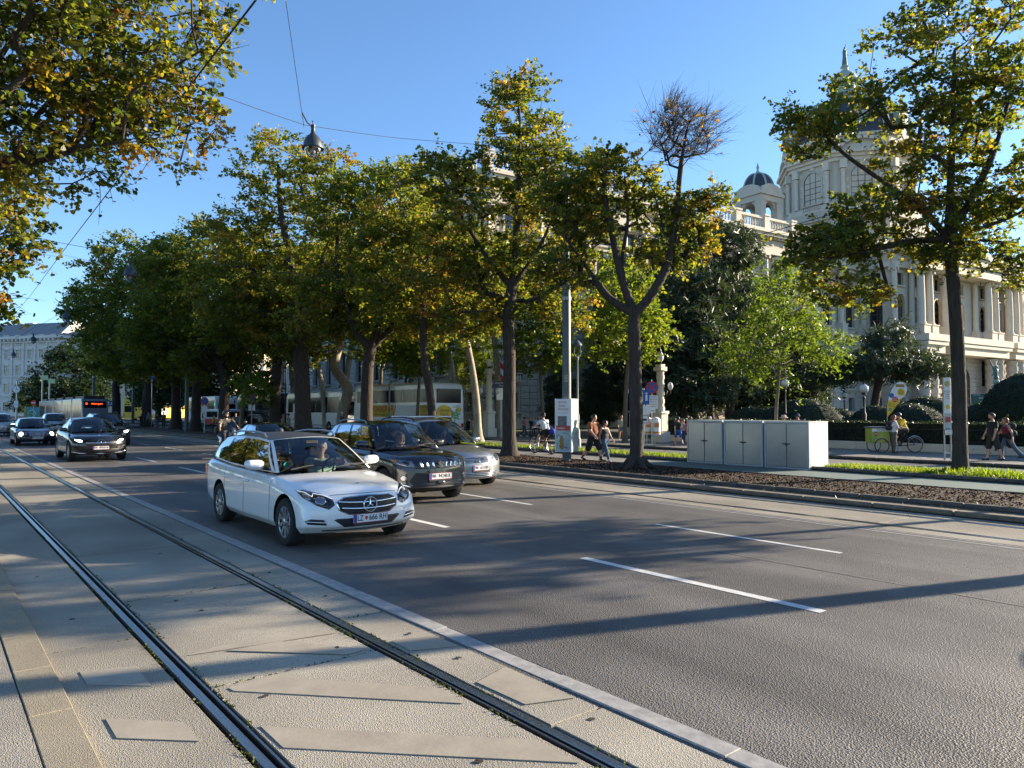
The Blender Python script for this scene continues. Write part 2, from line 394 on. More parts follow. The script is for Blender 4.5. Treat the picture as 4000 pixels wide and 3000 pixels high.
# ------------------------------------------------------------------ figures: one continuous skin plus clothes
def surf_nets(fn, lo, hi, res):
    lo = np.array(lo) - res * 2; hi = np.array(hi) + res * 2
    n = np.maximum(((hi - lo) / res).astype(int) + 1, 4)
    ax = [lo[i] + res * np.arange(n[i]) for i in range(3)]
    X, Y, Z = np.meshgrid(*ax, indexing='ij')
    D = fn(np.stack([X, Y, Z], -1).reshape(-1, 3)).reshape(X.shape)
    s = D < 0
    c = n - 1
    cnt = np.zeros(c, int); acc = np.zeros((c[0], c[1], c[2], 3))
    cor = [(i, j, k) for i in (0, 1) for j in (0, 1) for k in (0, 1)]
    def sub(a, o): return a[o[0]:o[0] + c[0], o[1]:o[1] + c[1], o[2]:o[2] + c[2]]
    for a in cor:
        for b in cor:
            if sum(abs(a[i] - b[i]) for i in range(3)) == 1 and a < b:
                da, db = sub(D, a), sub(D, b); m = (da < 0) != (db < 0)
                t = np.where(m, da / np.where(m, da - db, 1), 0)
                for i in range(3): acc[..., i] += np.where(m, a[i] + t * (b[i] - a[i]), 0)
                cnt += m
    act = cnt > 0
    idx = -np.ones(c, int); idx[act] = np.arange(act.sum())
    base = np.argwhere(act)
    V = lo + res * (base + acc[act] / cnt[act][:, None])
    F = []
    for axis in range(3):
        u, w = (axis + 1) % 3, (axis + 2) % 3
        sl0 = [slice(None)] * 3; sl1 = [slice(None)] * 3; sl0[axis] = slice(0, -1); sl1[axis] = slice(1, None)
        e = s[tuple(sl0)] != s[tuple(sl1)]; P = np.argwhere(e)
        P = P[(P[:, u] > 0) & (P[:, w] > 0) & (P[:, u] < c[u]) & (P[:, w] < c[w]) & (P[:, axis] < c[axis])]
        if len(P) == 0: continue
        flip = s[tuple(P.T)]
        q = []
        for du, dw in ((-1, -1), (0, -1), (0, 0), (-1, 0)):
            o = P.copy(); o[:, u] += du; o[:, w] += dw; q.append(idx[tuple(o.T)])
        q = np.stack(q, 1); q[~flip] = q[~flip][:, ::-1]
        F.append(q)
    F = np.concatenate(F) if F else np.zeros((0, 4), int)
    F = F[(F >= 0).all(1)]
    return V, F

def sdf_prims(prims, k=.03):
    """prims: (a, b, ra, rb) round cones, joined smoothly"""
    pr = [(np.array(a, float), np.array(b, float), ra, rb) for a, b, ra, rb in prims]
    def f(P):
        d = None
        for a, b, ra, rb in pr:
            ab = b - a; L2 = max(1e-9, ab @ ab)
            t = np.clip(((P - a) @ ab) / L2, 0, 1)
            q = np.linalg.norm(P - a - t[:, None] * ab, axis=1) - (ra + (rb - ra) * t)
            if d is None: d = q
            else:
                h = np.clip(.5 + .5 * (d - q) / k, 0, 1); d = d * (1 - h) + q * h - k * h * (1 - h)
        return d
    lo = np.min([np.minimum(a, b) - max(ra, rb) for a, b, ra, rb in pr], 0); hi = np.max([np.maximum(a, b) + max(ra, rb) for a, b, ra, rb in pr], 0)
    return f, lo, hi
def sdf_mb(prims, res=.022, k=.03, cut=None):
    f, lo, hi = sdf_prims(prims, k)
    fn = f if cut is None else (lambda P: np.maximum(f(P), cut(P)))
    V, F = surf_nets(fn, lo, hi, res)
    mb = MB(); mb.v = [tuple(v) for v in V]; mb.f = [tuple(int(i) for i in q) for q in F]; mb.m = [0] * len(mb.f)
    return mb

SKIN = mat('skin_light', (.52, .30, .21), .55); SKIN2 = mat('skin_tanned', (.36, .19, .12), .55); SKIN3 = mat('skin_dark', (.14, .07, .045), .55)
M_eye = mat('eye_dark', (.02, .015, .012), .3); M_lip = mat('lips', (.35, .13, .11), .5)
def cloth(name, c, var=.35): return mat('cloth_' + name, c, .9, var=var, vscale=7, bump=.35, bscale=14, color2=tuple(x * .55 for x in c))
HAIRS = dict(brown=mat('hair_brown', (.055, .028, .014), .55), dark=mat('hair_dark', (.012, .009, .008), .5), blond=mat('hair_blond', (.42, .27, .11), .55), red=mat('hair_red', (.20, .07, .025), .55), grey=mat('hair_grey', (.42, .41, .40), .55))

def pose_joints(P, s, B):
    J = {}
    g = lambda k, d=0.0: P.get(k, d)
    lean = R(g('lean')); hip = Vector((0, 0, g('hipz', .93) * 1.0)) * s
    ca, sa = math.cos(lean), math.sin(lean)
    def tor(x, y, z):       # torso frame: z above the hips
        return hip + Vector((x * ca + z * sa, y, -x * sa + z * ca)) * s
    J['tor'] = tor
    J['pel'] = tor(0, 0, .03); J['waist'] = tor(.005, 0, .17); J['chest'] = tor(.0, 0, .38); J['neck'] = tor(-.01, 0, .53)
    hp = R(g('nod')); hy = R(g('turn'))
    hd = Vector((math.cos(hy), math.sin(hy), 0)); J['hdir'] = hd
    J['head'] = tor(.01, 0, .56) + (hd * (.02 + .11 * math.sin(hp)) + Vector((0, 0, .13 * math.cos(hp)))) * s
    for sd, y in (('L', 1), ('R', -1)):
        h = hip + Vector((0, .092 * y * B, 0)) * s
        a = R(g('hip' + sd)); k = R(g('knee' + sd)); ab = R(g('spread' + sd, 2))
        kn = h + Vector((math.sin(a) * math.cos(ab), y * math.sin(ab), -math.cos(a) * math.cos(ab))) * .43 * s
        an = kn + Vector((math.sin(a - k), 0, -math.cos(a - k))) * .41 * s
        fp = R(g('foot' + sd, 0)) ; J['foot' + sd] = Vector((math.cos(fp), y * .15, math.sin(fp)))
        J['hip' + sd], J['knee' + sd], J['ankle' + sd] = h, kn, an
        S = tor(-.005, .185 * y * (1 + (B - 1) * .6), .47); a = R(g('sh' + sd)) - lean * g('armlean', 0); ab = R(g('abd' + sd, 9 + 14 * (B - 1) * 3)); e = R(g('el' + sd, 12))
        el = S + Vector((math.sin(a) * math.cos(ab), y * math.sin(ab), -math.cos(a) * math.cos(ab))) * .29 * s
        ab2 = R(g('abe' + sd, 2)); w = el + Vector((math.sin(a + e) * math.cos(ab2), y * math.sin(ab2), -math.cos(a + e) * math.cos(ab2))) * .25 * s
        if 'wrist' + sd in P:
            w = Vector(P['wrist' + sd]); d = w - S; L = min(d.length, .53 * s); w = S + d.normalized() * L
            mid = S + (w - S) * .53; hh = math.sqrt(max(0.0, (.28 * s) ** 2 - (L * .53) ** 2)); el = mid + Vector((0, y * .45, -.9)).normalized() * hh
        J['sh' + sd], J['el' + sd], J['wr' + sd] = S, el, w
    return J

def fingers(mb, w, d, side, s):
    """palm side hand: four unequal bent fingers and a thumb"""
    d = d.normalized(); n = Vector((0, side, 0)); across = d.cross(n)
    if across.length < .1: n = Vector((1, 0, 0)); across = d.cross(n)
    across.normalize(); n = across.cross(d).normalized()
    for i, (o, L) in enumerate(((.030, .072), (.010, .082), (-.010, .077), (-.028, .060))):
        p0 = w + (d * .075 + across * o * 1.0) * s; p1 = p0 + (d * L * .55 - n * .010) * s; p2 = p1 + (d * L * .38 - n * .030) * s
        mb.tube([p0, p1, p2], [.0095 * s, .0085 * s, .006 * s], 5)
    p0 = w + (d * .03 + across * .030) * s; p1 = p0 + (d * .035 + across * .026 - n * .01) * s; p2 = p1 + (d * .030 + across * .004 - n * .014) * s
    mb.tube([p0, p1, p2], [.012 * s, .010 * s, .007 * s], 5)

def person(label, loc, rz, height=1.75, pose=None, top='white', tc=(.7, .7, .7), sleeve='short', legs='trousers', lc=(.05, .06, .1), leglen=1.0,
           shoe=(.03, .03, .03), hair='brown', hairlen=0, build=1.0, skin=SKIN, res=.024, cap=None, hat=None, beard=False, group=None, glasses=False, name='person',
           root=None, socks=None, keep=None):
    P = pose or {}; s = height / 1.75; B = build
    J = pose_joints(P, s, B)
    low = min(J['ankleL'].z, J['ankleR'].z) - .085 * s
    off = Vector((0, 0, -low)) if 'hipz' not in P else Vector((0, 0, 0))
    for k in list(J):
        if isinstance(J[k], Vector) and k not in ('hdir', 'footL', 'footR'): J[k] = J[k] + off
    tor0 = J['tor']; tor = lambda x, y, z: tor0(x, y, z) + off
    o = root or thing(name, label, 'person', loc, rz, group)
    hd = J['hdir']; H = J['head']; up = Vector((0, 0, 1))
    T = lambda a, b, ra, rb: (a, b, ra * s, rb * s)
    fem = P.get('fem', 0)
    torso = [T(tor(0, -.075 * B, .03), tor(0, .075 * B, .03), .112 * B, .112 * B), T(tor(.02 * (B - 1) * 4, -.055 * B, .17), tor(.02 * (B - 1) * 4, .055 * B, .17), .108 * B * B, .108 * B * B),
             T(tor(.0, -.085 * B, .36), tor(0, .085 * B, .36), .112 * B, .112 * B), T(tor(-.005, -.15, .455), tor(-.005, .15, .455), .062 * B, .062 * B), T(tor(0, 0, .03), tor(0, 0, .42), .10 * B, .10 * B)]
    if fem: torso.append(T(tor(.085, -.06, .345), tor(.085, .06, .345), .062, .062))
    arms = {}; leg = {}
    for sd, y in (('L', 1), ('R', -1)):
        S, E, W = J['sh' + sd], J['el' + sd], J['wr' + sd]; hdv = (W - E).normalized()
        arms[sd] = [T(S, E, .054 * B, .042 * B), T(E, W, .042 * B, .029), T(W, W + hdv * .075 * s, .030, .030)]
        h, k, a = J['hip' + sd], J['knee' + sd], J['ankle' + sd]
        leg[sd] = [T(h, k, .088 * B, .058 * B), T(k, k + (a - k) * .35, .056 * B, .058 * B), T(k + (a - k) * .35, a, .058 * B, .036), T(a, a + J['foot' + sd] * .1 * s - up * .045 * s, .036, .03)]
    head = [T(H + (-hd * .012 + up * .02) * s, H + (hd * .01 + up * .03) * s, .094, .090), T(H + (hd * .028 - up * .05) * s, H + (hd * .038 - up * .085) * s, .066, .042), T(J['neck'] - up * .03 * s, H - up * .05 * s, .056 * (1 + (B - 1) * .7), .052)]
    sk = [p if True else p for p in torso]
    sk = [(a, b, ra * .9, rb * .9) for a, b, ra, rb in torso] + head + arms['L'] + arms['R'] + leg['L'] + leg['R']
    mb = sdf_mb(sk, res, .022)
    for sd, y in (('L', 1), ('R', -1)): fingers(mb, J['wr' + sd], J['wr' + sd] - J['el' + sd], y, s)
    side = hd.cross(up)
    nz = H + (hd * .098 - up * .012) * s
    mb.add([nz + up * .03 * s - hd * .012 * s, nz + hd * .018 * s - up * .012 * s, nz + side * .014 * s - up * .016 * s - hd * .012 * s, nz - side * .014 * s - up * .016 * s - hd * .012 * s], [(0, 2, 1), (0, 1, 3), (1, 2, 3)])
    for y in (-1, 1): mb.ball(H + (side * y * .094 - up * .005 - hd * .01) * s, .026 * s, 6, (.6, .4, 1.15))
    mb.mi(1)
    for y in (-1, 1): mb.ball(H + (hd * .089 + side * y * .036 + up * .018) * s, .011 * s, 6, (.6, 1.2, .8))
    mb.mi(2); mb.box(H + (hd * .093 - up * .058) * s, (.012 * s, .045 * s, .010 * s), Matrix.Rotation(math.atan2(hd.y, hd.x), 3, 'Z'))
    if beard: mb.mi(3); mb.ball(H + (hd * .045 - up * .085) * s, .052 * s, 8, (1.0, 1.05, .85))
    mb.build('body', [skin, M_eye, M_lip, HAIRS.get(hair, HAIRS['brown'])], o, 180)
    infl = lambda L, d, kk=1.0: [(a, b, ra * kk + d, rb * kk + d) for a, b, ra, rb in L]
    if top:
        sh = infl(torso, .012)
        for sd in 'LR':
            S, E, W = J['sh' + sd], J['el' + sd], J['wr' + sd]
            if sleeve == 'short': sh.append((S, S + (E - S) * .62, .066 * s * B, .062 * s * B))
            elif sleeve == 'long': sh += [(S, E, .064 * s * B, .053 * s * B), (E, W, .052 * s * B, .042 * s)]
        pl = J['neck'] + up * .0
        top_cut = .505 if sleeve != 'none' else .47
        n1 = tor(0, 0, top_cut); ndir = (tor(0, 0, 1) - tor(0, 0, 0)).normalized()
        nn, nd = np.array(n1), np.array(ndir)
        cutf = (lambda Pn: np.where(np.linalg.norm((Pn - nn) - np.outer((Pn - nn) @ nd, nd), axis=1) < .2 * s, (Pn - nn) @ nd, -1.0))
        sdf_mb(sh, res, .03, cutf).build(P.get('topname', 'shirt'), tc if not isinstance(tc, tuple) else cloth(top, tc), o, 180)
    lm = lc if not isinstance(lc, tuple) else cloth(legs + str(lc), lc)
    tr = infl(torso[:1], .010) + [(tor(0, -.06, .02), tor(0, .06, .02), .116 * s * B, .116 * s * B)]
    for sd in 'LR':
        h, k, a = J['hip' + sd], J['knee' + sd], J['ankle' + sd]
        if legs == 'shorts': tr.append((h, h + (k - h) * leglen, .102 * s * B, .092 * s * B))
        elif legs == 'skirt': tr.append((h, h + (k - h) * leglen, .105 * s * B, .125 * s * B))
        else: tr += [(h, k, .100 * s * B, .072 * s * B), (k, a + (k - a) * .05, .072 * s * B, P.get('flare', .056) * s)]
    sdf_mb(tr, res, .03).build('shorts' if legs == 'shorts' else legs, lm, o, 180)
    for sd, y in (('L', 1), ('R', -1)):
        a = J['ankle' + sd]; f = J['foot' + sd].normalized()
        mb2 = sdf_mb([(a - up * .05 * s - f * .04 * s, a - up * .055 * s + f * .15 * s, .042 * s, .034 * s), (a - up * .02 * s, a - up * .05 * s + f * .05 * s, .045 * s, .04 * s)], res * .8, .02)
        mb2.build('shoe', mat('shoe%s' % (shoe,), shoe, .6), o, 180)
        if socks:
            k = J['knee' + sd]
            MB().tube([a - up * .02 * s, a + (k - a) * .28], [.044 * s, .05 * s], 8).build('sock', mat('sock%s' % (socks,), socks, .9), o, 180)
    if hair:
        hm = HAIRS[hair]; hp = [T(H + (-hd * .018 + up * .028) * s, H + (hd * .004 + up * .04) * s, .107, .101)]
        if hairlen: hp += [T(H + (-hd * .05 + up * .0) * s, H + (-hd * .06 - up * (.06 + hairlen)) * s, .088, .05)]
        if P.get('bun'): hp.append(T(H + (-hd * .08 + up * .09) * s, H + (-hd * .09 + up * .1) * s, .045, .045))
        if P.get('curly'): hp += [T(H + (side * y * .06 - hd * .03 + up * z) * s, H + (side * y * .065 - hd * .05 + up * (z - .03)) * s, .07, .07) for y in (-1, 1) for z in (.06, -.03)]
        Hn, hn = np.array(H), np.array(hd)
        cutf = lambda Pn: ((Pn - Hn) @ hn - .052 * s) + ((Hn[2] + .035 * s) - Pn[:, 2]) * .75
        sdf_mb(hp, res * .8, .03, cutf).build('hair', hm, o, 180)
    if cap:
        mb3 = MB(); mb3.ball(H + up * .045 * s, .112 * s, 10, (1.05, .98, .85)); mb3.box(H + (hd * .13 + up * .055) * s, (.12 * s, .15 * s, .012 * s), Matrix.Rotation(math.atan2(hd.y, hd.x), 3, 'Z'))
        mb3.build('cap', mat('cap%s' % (cap,), cap, .85), o, 40)
    if hat:
        MB().lathe([(.19, .02), (.185, .045), (.115, .05), (.108, .13), (.07, .155), (.001, .16)], H, 14).build('hat', mat('hat%s' % (hat,), hat, .85), o, 40)
    if glasses: MB().box(H + (hd * .098 + up * .02) * s, (.012, .13 * s, .032 * s), Matrix.Rotation(math.atan2(hd.y, hd.x), 3, 'Z')).build('glasses', M_eye, o)
    o['_j'] = 0
    del o['_j']
    return o, J, s
# ------------------------------------------------------------------ the museum
M_stone = mat('limestone', (.58, .51, .40), .85, var=.55, vscale=.35, color2=(.40, .355, .29), detail=7, bump=.12, bscale=6)
M_stone_r = mat('rusticated_stone', (.50, .45, .375), .9, var=.6, vscale=.9, color2=(.36, .325, .275), detail=7, bump=1.0, bscale=7)
M_stone_l = mat('pale_stone', (.65, .575, .46), .85, var=.4, vscale=.6, color2=(.46, .41, .34), detail=6, bump=.1, bscale=9)
M_slate = mat('dome_slate', (.035, .038, .05), .5, var=.6, vscale=2.5, color2=(.06, .055, .06), stretch=(1, 1, 3))
M_copper = mat('green_copper', (.30, .38, .33), .7, var=.6, vscale=2, color2=(.42, .45, .38))
M_bronze = mat('patina_bronze', (.10, .21, .18), .6, var=.6, vscale=6, color2=(.05, .09, .08))
M_roofmetal = mat('roof_metal', (.27, .26, .25), .5, .3, var=.5, vscale=1)
M_wood = mat('window_wood', (.10, .055, .035), .6)
M_pane = mat('museum_pane', (.02, .024, .03), .06, spec=.8)
M_iron = mat('black_iron', (.015, .016, .017), .5, .3)
MA = R(-5.68)
mus = thing('museum', 'long pale stone museum with balustrade, columns and domed centre behind the trees', 'museum', (42, 57, .10), MA)
def E3(b, name, m=M_stone, smooth=None, parent=None): return b.build(name, m, parent or mus, smooth)

def panel_mesh(w, z0, z1, op, depth=.45, m=M_stone):
    """wall piece of one bay, front at y=0 facing -y, with one opening (ow, oz0, oz1, arched)"""
    b = MB(); h = w / 2
    ow, a0, a1, arch = op; r = ow / 2
    b.quad((-h, 0, z0), (-r, 0, z0), (-r, 0, z1), (-h, 0, z1)); b.quad((r, 0, z0), (h, 0, z0), (h, 0, z1), (r, 0, z1))
    b.quad((-r, 0, z0), (r, 0, z0), (r, 0, a0), (-r, 0, a0))
    if arch:
        n = 10; sp = a1 - r; pts = [(-r * math.cos(PI * i / n), sp + r * math.sin(PI * i / n)) for i in range(n + 1)]
    else: sp = a1; pts = [(-r, a1), (r, a1)]
    for p, q in zip(pts, pts[1:]):
        b.quad((p[0], 0, p[1]), (q[0], 0, q[1]), (q[0], 0, z1), (p[0], 0, z1)); b.quad((p[0], 0, p[1]), (p[0], depth, p[1]), (q[0], depth, q[1]), (q[0], 0, q[1]))
    b.quad((-r, 0, a0), (-r, depth, a0), (-r, depth, sp), (-r, 0, sp)); b.quad((r, depth, a0), (r, 0, a0), (r, 0, sp), (r, depth, sp))
    b.quad((-r, depth, a0), (-r, 0, a0), (r, 0, a0), (r, depth, a0))
    # moulded surround
    t = .22; b2 = [(-r - t, a0)] + [(x * (r + t) / r, sp + (z - sp) * (r + t) / r) if arch else (x + (t if x > 0 else -t), z + t) for x, z in pts] + [(r + t, a0)]
    inn = [(-r, a0)] + list(pts) + [(r, a0)]
    for (p, q), (p2, q2) in zip(zip(b2, b2[1:]), zip(inn, inn[1:])):
        b.quad((p[0], -.10, p[1]), (p2[0], -.10, p2[1]), (q2[0], -.10, q2[1]), (q[0], -.10, q[1])); b.quad((p[0], 0, p[1]), (p[0], -.10, p[1]), (q[0], -.10, q[1]), (q[0], 0, q[1]))
        b.quad((p2[0], -.10, p2[1]), (p2[0], 0, p2[1]), (q2[0], 0, q2[1]), (q2[0], -.10, q2[1]))
    b.box((0, -.12, a0 - .12), (ow + .7, .34, .2))
    return b.mesh('wall', m)
def window_meshes(op, bars=(2, 3)):
    ow, a0, a1, arch = op; r = ow / 2; f = MB(); p = MB(); sp = a1 - r if arch else a1
    n = 10; top = [(-r * math.cos(PI * i / n), sp + r * math.sin(PI * i / n)) for i in range(n + 1)] if arch else [(-r, a1), (r, a1)]
    poly = [(r, a0), (-r, a0)] + top
    p.add([(x, .40, z) for x, z in poly], [tuple(range(len(poly)))])
    for i in range(bars[0] + 1):
        x = -r + .05 + (ow - .1) * i / bars[0]; zt = sp + (math.sqrt(max(0, r * r - x * x)) if arch else 0); f.box((x, .36, (a0 + zt) / 2), (.09, .08, zt - a0))
    for j in range(bars[1] + 1):
        z = a0 + .05 + (sp - a0 - .1) * j / bars[1]; f.box((0, .355, z), (ow, .07, .09))
    if arch:
        for q, q2 in zip(top, top[1:]): f.tube([(q[0] * .96, .36, q[1]), (q2[0] * .96, .36, q2[1])], .06, 4)
    return f.mesh('window', M_wood), p.mesh('pane', M_pane)
OPG = (1.5, 1.7, 3.6, False); OPM = (2.0, 5.6, 10.0, True); OPN = (2.1, 13.7, 18.4, True); OPT = (1.6, 19.6, 21.4, False)
_wcache = {}
def bay(M, w, z0, z1, op, m=M_stone, bars=(2, 3), grille=False, niche=False):
    """one bay of one storey: wall part and window part"""
    k = (round(w, 2), z0, z1, op, m.name)
    if k not in _wcache: _wcache[k] = panel_mesh(w, z0, z1, op, m=m)
    o = link('wall', _wcache[k], mus); o.matrix_local = M
    if niche: return
    k2 = ('w',) + op
    if k2 not in _wcache: _wcache[k2] = window_meshes(op, bars)
    f = link('window', _wcache[k2][0], mus); f.matrix_local = M
    p = link('pane', _wcache[k2][1], f)
    if grille:
        if 'gr' not in _wcache:
            g = MB(); ow, a0, a1, _ = op
            for i in range(-2, 6):
                for sg in (-1, 1):
                    x0 = -ow / 2 + i * .4
                    pts = [(x0, a0), (x0 + sg * (a1 - a0) * .45, a1)]
                    q = [(max(-ow / 2, min(ow / 2, x)), .22, z) for x, z in pts]
                    g.tube(q, .018, 4)
            _wcache['gr'] = g.mesh('grille', mat('pale_iron', (.35, .34, .32), .5, .4))
        link('grille', _wcache['gr'], f)
colm = None
def column_mesh(h=8.2, r=.42, ped=1.25):
    b = MB(); b.box((0, 0, ped / 2), (1.25, 1.25, ped - .2)); b.box((0, 0, .1), (1.4, 1.4, .2)); b.box((0, 0, ped - .06), (1.4, 1.4, .14))
    b.lathe([(r * 1.35, ped), (r * 1.35, ped + .12), (r * 1.15, ped + .18), (r * 1.2, ped + .28), (r, ped + .36), (r * 1.0, ped + h * .35), (r * .86, h - .55), (r * .95, h - .5), (r * .86, h - .42), (r * .88, h - .3)], n=14)
    b.box((0, 0, h - .1), (1.05, 1.05, .2)); 
    for y in (-1, 1):
        for x in (-1, 1): b.lathe([(.2, -.12), (.2, .12)], (x * .42, y * .34, h - .32), 10, Matrix.Rotation(PI / 2, 3, 'X'))
    return b.mesh('column', M_stone_l, 35)
CM = column_mesh()
def baluster_mesh():
    return MB().lathe([(.12, 0), (.12, .08), (.07, .12), (.135, .42), (.12, .55), (.065, .85), (.07, 1.0), (.12, 1.04), (.12, 1.12)], n=8).mesh('baluster', M_stone_l, 50)
BM = baluster_mesh()
blocks = []        # (matrix, w, h)
def courses(M, w, z0, z1, op, rowh=.62):
    n = round((z1 - z0) / rowh); rh = (z1 - z0) / n
    for i in range(n):
        za, zb = z0 + i * rh, z0 + (i + 1) * rh; segs = [(-w / 2, w / 2)]
        if op and zb > op[1] - .3 and za < op[2] + .25: segs = [(-w / 2, -op[0] / 2 - .25), (op[0] / 2 + .25, w / 2)]
        for a, b2 in segs:
            k = max(1, round((b2 - a) / 1.35)); kw = (b2 - a) / k
            off = 0
            for j in range(k): blocks.append((M @ Matrix.Translation((a + (j + .5) * kw, -.07, (za + zb) / 2)), round(kw, 2), round(rh, 2)))
def stretch_facade(M, L, bays, front=True, rust=True, cols=True, ntypes=None, balus='single', mids=None):
    """a run of wall with its bays: M puts x along the wall, -y outwards"""
    x = 0.0
    for i, w in enumerate(bays):
        C = M @ Matrix.Translation((x + w / 2, 0, 0))
        t = ntypes[i] if ntypes else 'w'
        bay(C, w, .0, 4.9, OPG, M_stone_r, (2, 2), True)
        om = (3.0, .3, 9.4, True) if t == 'door' else OPM
        bay(C, w, 4.9, 11.2, OPM, M_stone_r, (2, 3))
        if rust: courses(C, w, 1.0, 4.9, OPG); courses(C, w, 4.9, 11.1, OPM)
        bay(C, w, 12.6, 19.0, OPN, M_stone, (2, 4), niche=(t == 'niche'))
        bay(C, w, 19.0, 22.0, OPT, M_stone, (1, 1))
        if cols:
            o = link('column', CM, mus); o.matrix_local = M @ Matrix.Translation((x, -.42, 12.6)) @ Matrix.Diagonal((1, 1, 9.4 / 8.2, 1))
        # pediment over the upper window, balcony balusters under the arched one
        if 'ped' not in _wcache:
            b = MB(); b.box((0, -.2, 18.95), (2.9, .5, .18)); b.prism([(-1.5, 0), (1.5, 0), (0, .55)], 0, .4, Matrix.Translation((0, 0, 21.55)) @ Matrix.Rotation(PI / 2, 4, 'X'))
            for k in range(7): b.lathe([(.09, 0), (.12, .3), (.06, .6), (.09, .75)], (-.9 + .3 * k, -.2, 12.75), 6)
            b.box((0, -.2, 13.55), (2.5, .3, .14)); b.box((0, -.22, 10.62), (.5, .45, .8))
            for k in range(7): b.lathe([(.09, 0), (.12, .3), (.06, .55), (.09, .7)], (-.9 + .3 * k, -.2, 4.75), 6)
            b.box((0, -.22, 4.7), (2.6, .4, .12)); b.box((0, -.2, 5.48), (2.6, .3, .12))
            _wcache['ped'] = b.mesh('window_ornament', M_stone_l)
        o = link('window_ornament', _wcache['ped'], mus); o.matrix_local = C; o['kind'] = 'stuff'
        x += w
    o = None
    if cols: o = link('column', CM, mus); o.matrix_local = M @ Matrix.Translation((x, -.42, 12.6)) @ Matrix.Diagonal((1, 1, 9.4 / 8.2, 1))
    def bar(name, z0, z1, out, m=M_stone_l, inn=.5):
        q = MB().box((L / 2, (inn - out) / 2, (z0 + z1) / 2), (L, inn + out, z1 - z0)); e = q.build(name, m, mus); e.matrix_local = M
    bar('plinth', 0, 1.0, .32, M_stone); bar('string_course', 11.2, 11.75, .28); bar('string_course', 11.75, 12.25, .5); bar('string_course', 12.25, 12.6, .95)
    bar('architrave', 22.0, 22.8, .75); bar('frieze', 22.8, 23.9, .65, M_stone); bar('cornice', 24.15, 24.5, 1.45); bar('cornice', 24.5, 24.8, 1.7); bar('plinth', 24.8, 25.25, .9); bar('balustrade_rail', 26.45, 26.75, .75, inn=-.2)
    d = MB(); n = int(L / .75)
    for i in range(n): d.box(((i + .5) * L / n, -.85, 24.02), (.34, .7, .25))
    for i in range(int(L / 2.2)):
        xx = (i + .5) * L / int(L / 2.2); d.ball((xx, -.68, 23.35), .30, 6, (1.5, .35, .8))
    e = d.build('dentil_row', M_stone_l, mus); e.matrix_local = M; e['kind'] = 'stuff'
    # balustrade
    x = 0; many = MB()
    for w in bays:
        q = MB().box((0, 0, 26.0), (.95, .75, 1.75)); q.box((0, 0, 26.95), (1.15, .95, .22)); e = q.build('pedestal', M_stone_l, mus); e.matrix_local = M @ Matrix.Translation((x, -.48, 0))
        k = 8
        for j in range(k):
            xx = x + .7 + (w - 1.4) * (j + .5) / k
            if balus == 'single': e = link('baluster', BM, mus); e.matrix_local = M @ Matrix.Translation((xx, -.48, 25.3))
            else: many.lathe([(.12, 0), (.07, .12), (.135, .42), (.065, .85), (.12, 1.12)], (xx, -.48, 25.3), 6)
        x += w
    if balus != 'single': e = many.build('balusters', M_stone_l, mus); e.matrix_local = M; e['kind'] = 'stuff'
I4 = Matrix.Identity(4)
Tr = Matrix.Translation
# corner pavilion (slightly proud), wing, centre, wing, far corner
stretch_facade(Tr((0, -.8, 0)), 20.5, [6.2, 6.2, 5.2, 2.9], ntypes=['w', 'w', 'niche', 'w'])
stretch_facade(Tr((20.5, 0, 0)), 44.0, [5.5] * 8)
stretch_facade(Tr((64.5, -4.6, 0)), 39.0, [4.6, 4.6, 6.5, 7.6, 6.5, 4.6, 4.6])
stretch_facade(Tr((103.5, 0, 0)), 44.0, [5.5] * 8, balus='many')
stretch_facade(Tr((147.5, -.8, 0)), 20.5, [6.2, 8.1, 6.2], balus='many')
RM = Matrix.Rotation(-PI / 2, 4, 'Z')        # ring side: x runs towards the corner
stretch_facade(Tr((0, 70, 0)) @ RM, 70.0 + .8, [5.9] * 12)
stretch_facade(Tr((64.5, 0, 0)) @ RM, 4.6, [4.6], cols=False, balus='many')
wb = MB(); wb.box((84, 35, 12.3), (166.6, 68.6, 24.6)); wb.box((84, 5, 12.3), (37.6, 18.4, 24.4)); E3(wb, 'inner_wall')
# stones of the rusticated storeys: the 300 largest in view are parts, the rest one part
cw = lambda b: (mus.matrix_basis @ b[0]).translation
mus.matrix_basis = Matrix.Translation((42, 57, .1)) @ Matrix.Rotation(MA, 4, 'Z')
blocks.sort(key=lambda b: cw(b).length)
blk = {}
def block_mesh(w, h):
    if (w, h) not in blk: blk[(w, h)] = MB().bbox((0, 0, 0), (w - .035, .16, h - .035), .045).mesh('stone_block', M_stone_r)
    return blk[(w, h)]
rest = MB()
vis = [b for b in blocks]
for i, (Mx, w, h) in enumerate(vis):
    if i < 290: o = link('stone_block', block_mesh(w, h), mus); o.matrix_local = Mx
    else:
        t = Mx.translation; rest.bbox(t, (w - .035, .16, h - .035), .045, Mx.to_3x3())
e = rest.build('stone_courses', M_stone_r, mus); e['kind'] = 'stuff'
